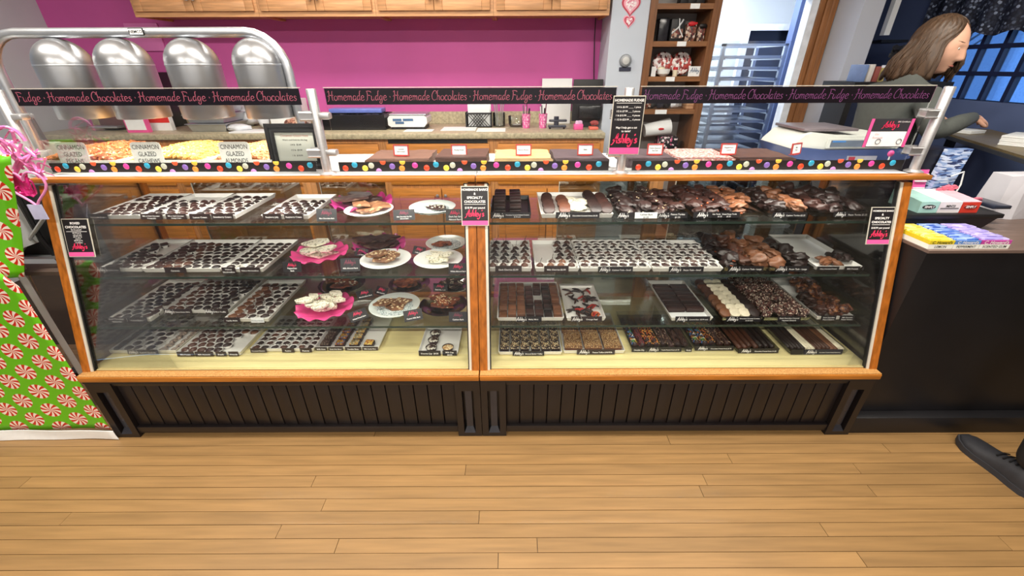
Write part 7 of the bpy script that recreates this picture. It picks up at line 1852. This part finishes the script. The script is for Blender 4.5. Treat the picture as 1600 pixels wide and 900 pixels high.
o = part('wrap_skirt', wrap_sheet(-3.1, xr, .055, zl, yw_ - .02, .006), MW, t, smooth=180); sf = o.modifiers.new('thick', 'SOLIDIFY'); sf.thickness = .002; sf.offset = 1
o = part('white_hem', wrap_sheet(-3.1, xr + .03, .002, lambda x: .062, yw_ - .034, .004), M_paper, t, smooth=180); sf = o.modifiers.new('thick', 'SOLIDIFY'); sf.thickness = .002; sf.offset = 1
xu = PY(22, 320, 1.60).x; zb0, zb1 = PY(28, 430, 1.60).z, PY(10, 238, 1.60).z
o = part('wrap_drape', MB().grid(lambda u, v: Vector((-3.1 + (PY(31, 425, 1.585).x * (1 - v) + PY(21, 240, 1.585).x * v + 3.1) * u, 1.585 + .010 * math.sin(u * 7 + v * 4), zb0 + (zb1 - zb0) * v - .02 * math.sin(u * 3))), 24, 16), MW, t, smooth=180); sf = o.modifiers.new('thick', 'SOLIDIFY'); sf.thickness = .003; sf.offset = 1
part('table_body', MB().box((-3.1, yw_ + .02, 0), (xr - .5, 1.60, zA - .10)).box((-3.1, 1.62, zA - .06), (xu - .42, 2.1, zb1 - .03)), M_paper, t)
# things standing between the wrap and the case
a = PY(52, 440, 1.85); b = PY(112, 560, 1.85)
solo('white_board', MB().box((a.x - .05, 1.84, .0), (b.x + .0, 1.87, PY(60, 425, 1.85).z)), M_white, 'plain white board standing beside the display case', 'board')
t = thing('folding_stand', 'black folding stand with grey legs between the gift wrap and the case', 'stand', (PY(60, 380, 1.95).x, 1.95, 0))
p1, p2 = PY(26, 290, 1.95), PY(84, 400, 1.95)
part('black_panel', MB().box((-2.66, 1.96, p2.z), (-2.10, 1.985, p1.z)), pm('stand_black', '#1a1a1d', .5), t)
part('leg', MB().tube([PY(76, 330, 1.93), PY(28, 400, 1.93), (PY(28, 400, 1.93) + Vector((-.05, 0, -.5)))], .009, 8), M_chrome, t)
part('leg', MB().tube([PY(24, 300, 1.94), PY(62, 370, 1.94), (PY(62, 370, 1.94) + Vector((.05, .05, -.5)))], .010, 8), M_blk, t)
part('crossbar', MB().box((-2.62, 1.93, PY(50, 400, 1.94).z - .012), (-2.06, 1.955, PY(50, 400, 1.94).z)), M_alu, t)
part('shelf', MB().box((-2.62, 1.90, PY(50, 425, 1.9).z - .02), (-2.04, 2.0, PY(50, 425, 1.9).z)), pm('taupe_board', '#6b5a50', .6), t)
part('foot', MB().box((p1.x - .3, 1.92, 0), (p2.x - .05, 2.0, .03)), M_blk, t)
# pink heart basket and tinsel
c0 = PY(42, 292, 1.62)
M_hot = pm('glossy_hot_pink', '#e0308c', .2, 0, .15, 20., coat=.4); M_lp = pm('pale_pink_wire', '#d884b8', .35)
t = thing('heart_basket', 'pink heart shaped wire holder with glossy ribbon by the first steel post', 'basket', (c0.x, 1.62, c0.z))
hp_ = heart_pts(.085, 30)
part('heart_wire', MB().tube([(c0.x + x, 1.62, c0.z + z * .9) for x, z in hp_] + [(c0.x + hp_[0][0], 1.62, c0.z + hp_[0][1] * .9)], .0045, 8), M_lp, t)
m = MB(); q = random.Random(4)
for k in range(14):
    m.tube(_cat([(c0.x - .03 + q.uniform(-.03, .03), 1.625 + q.uniform(0, .02), c0.z + q.uniform(-.04, .05)) for _ in range(4)], 5), .007, 6, .4)
part('ribbon', m, M_hot, t)
part('silver_tag', MB().box((c0.x - .035, 1.615, c0.z - .13), (c0.x + .02, 1.62, c0.z - .07)), pm('lilac_tag', '#b8b8d8', .4), t)
c1 = PY(24, 248, 1.62)
m = MB()
for k in range(22):
    x, z = c1.x + q.uniform(-.06, .06), c1.z + q.uniform(-.06, .06)
    m.tube(_cat([(x, 1.64, z), (x + q.uniform(-.04, .04), 1.63, z + q.uniform(-.05, .05)), (x + q.uniform(-.05, .05), 1.65, z + q.uniform(-.06, .06))], 6), .005, 6, .4)
m.tube([(c1.x + .05 * math.cos(a_), 1.64, c1.z + .06 + .05 * math.sin(a_)) for a_ in [k * .3 for k in range(11)]], .006, 6)
solo('ribbon_bundle', m, pm('shiny_pink_ribbon', '#e47ab8', .2, 0, .3, 60., coat=.4), 'tangle of shiny pink ribbon on the wrapped table', 'ribbon')
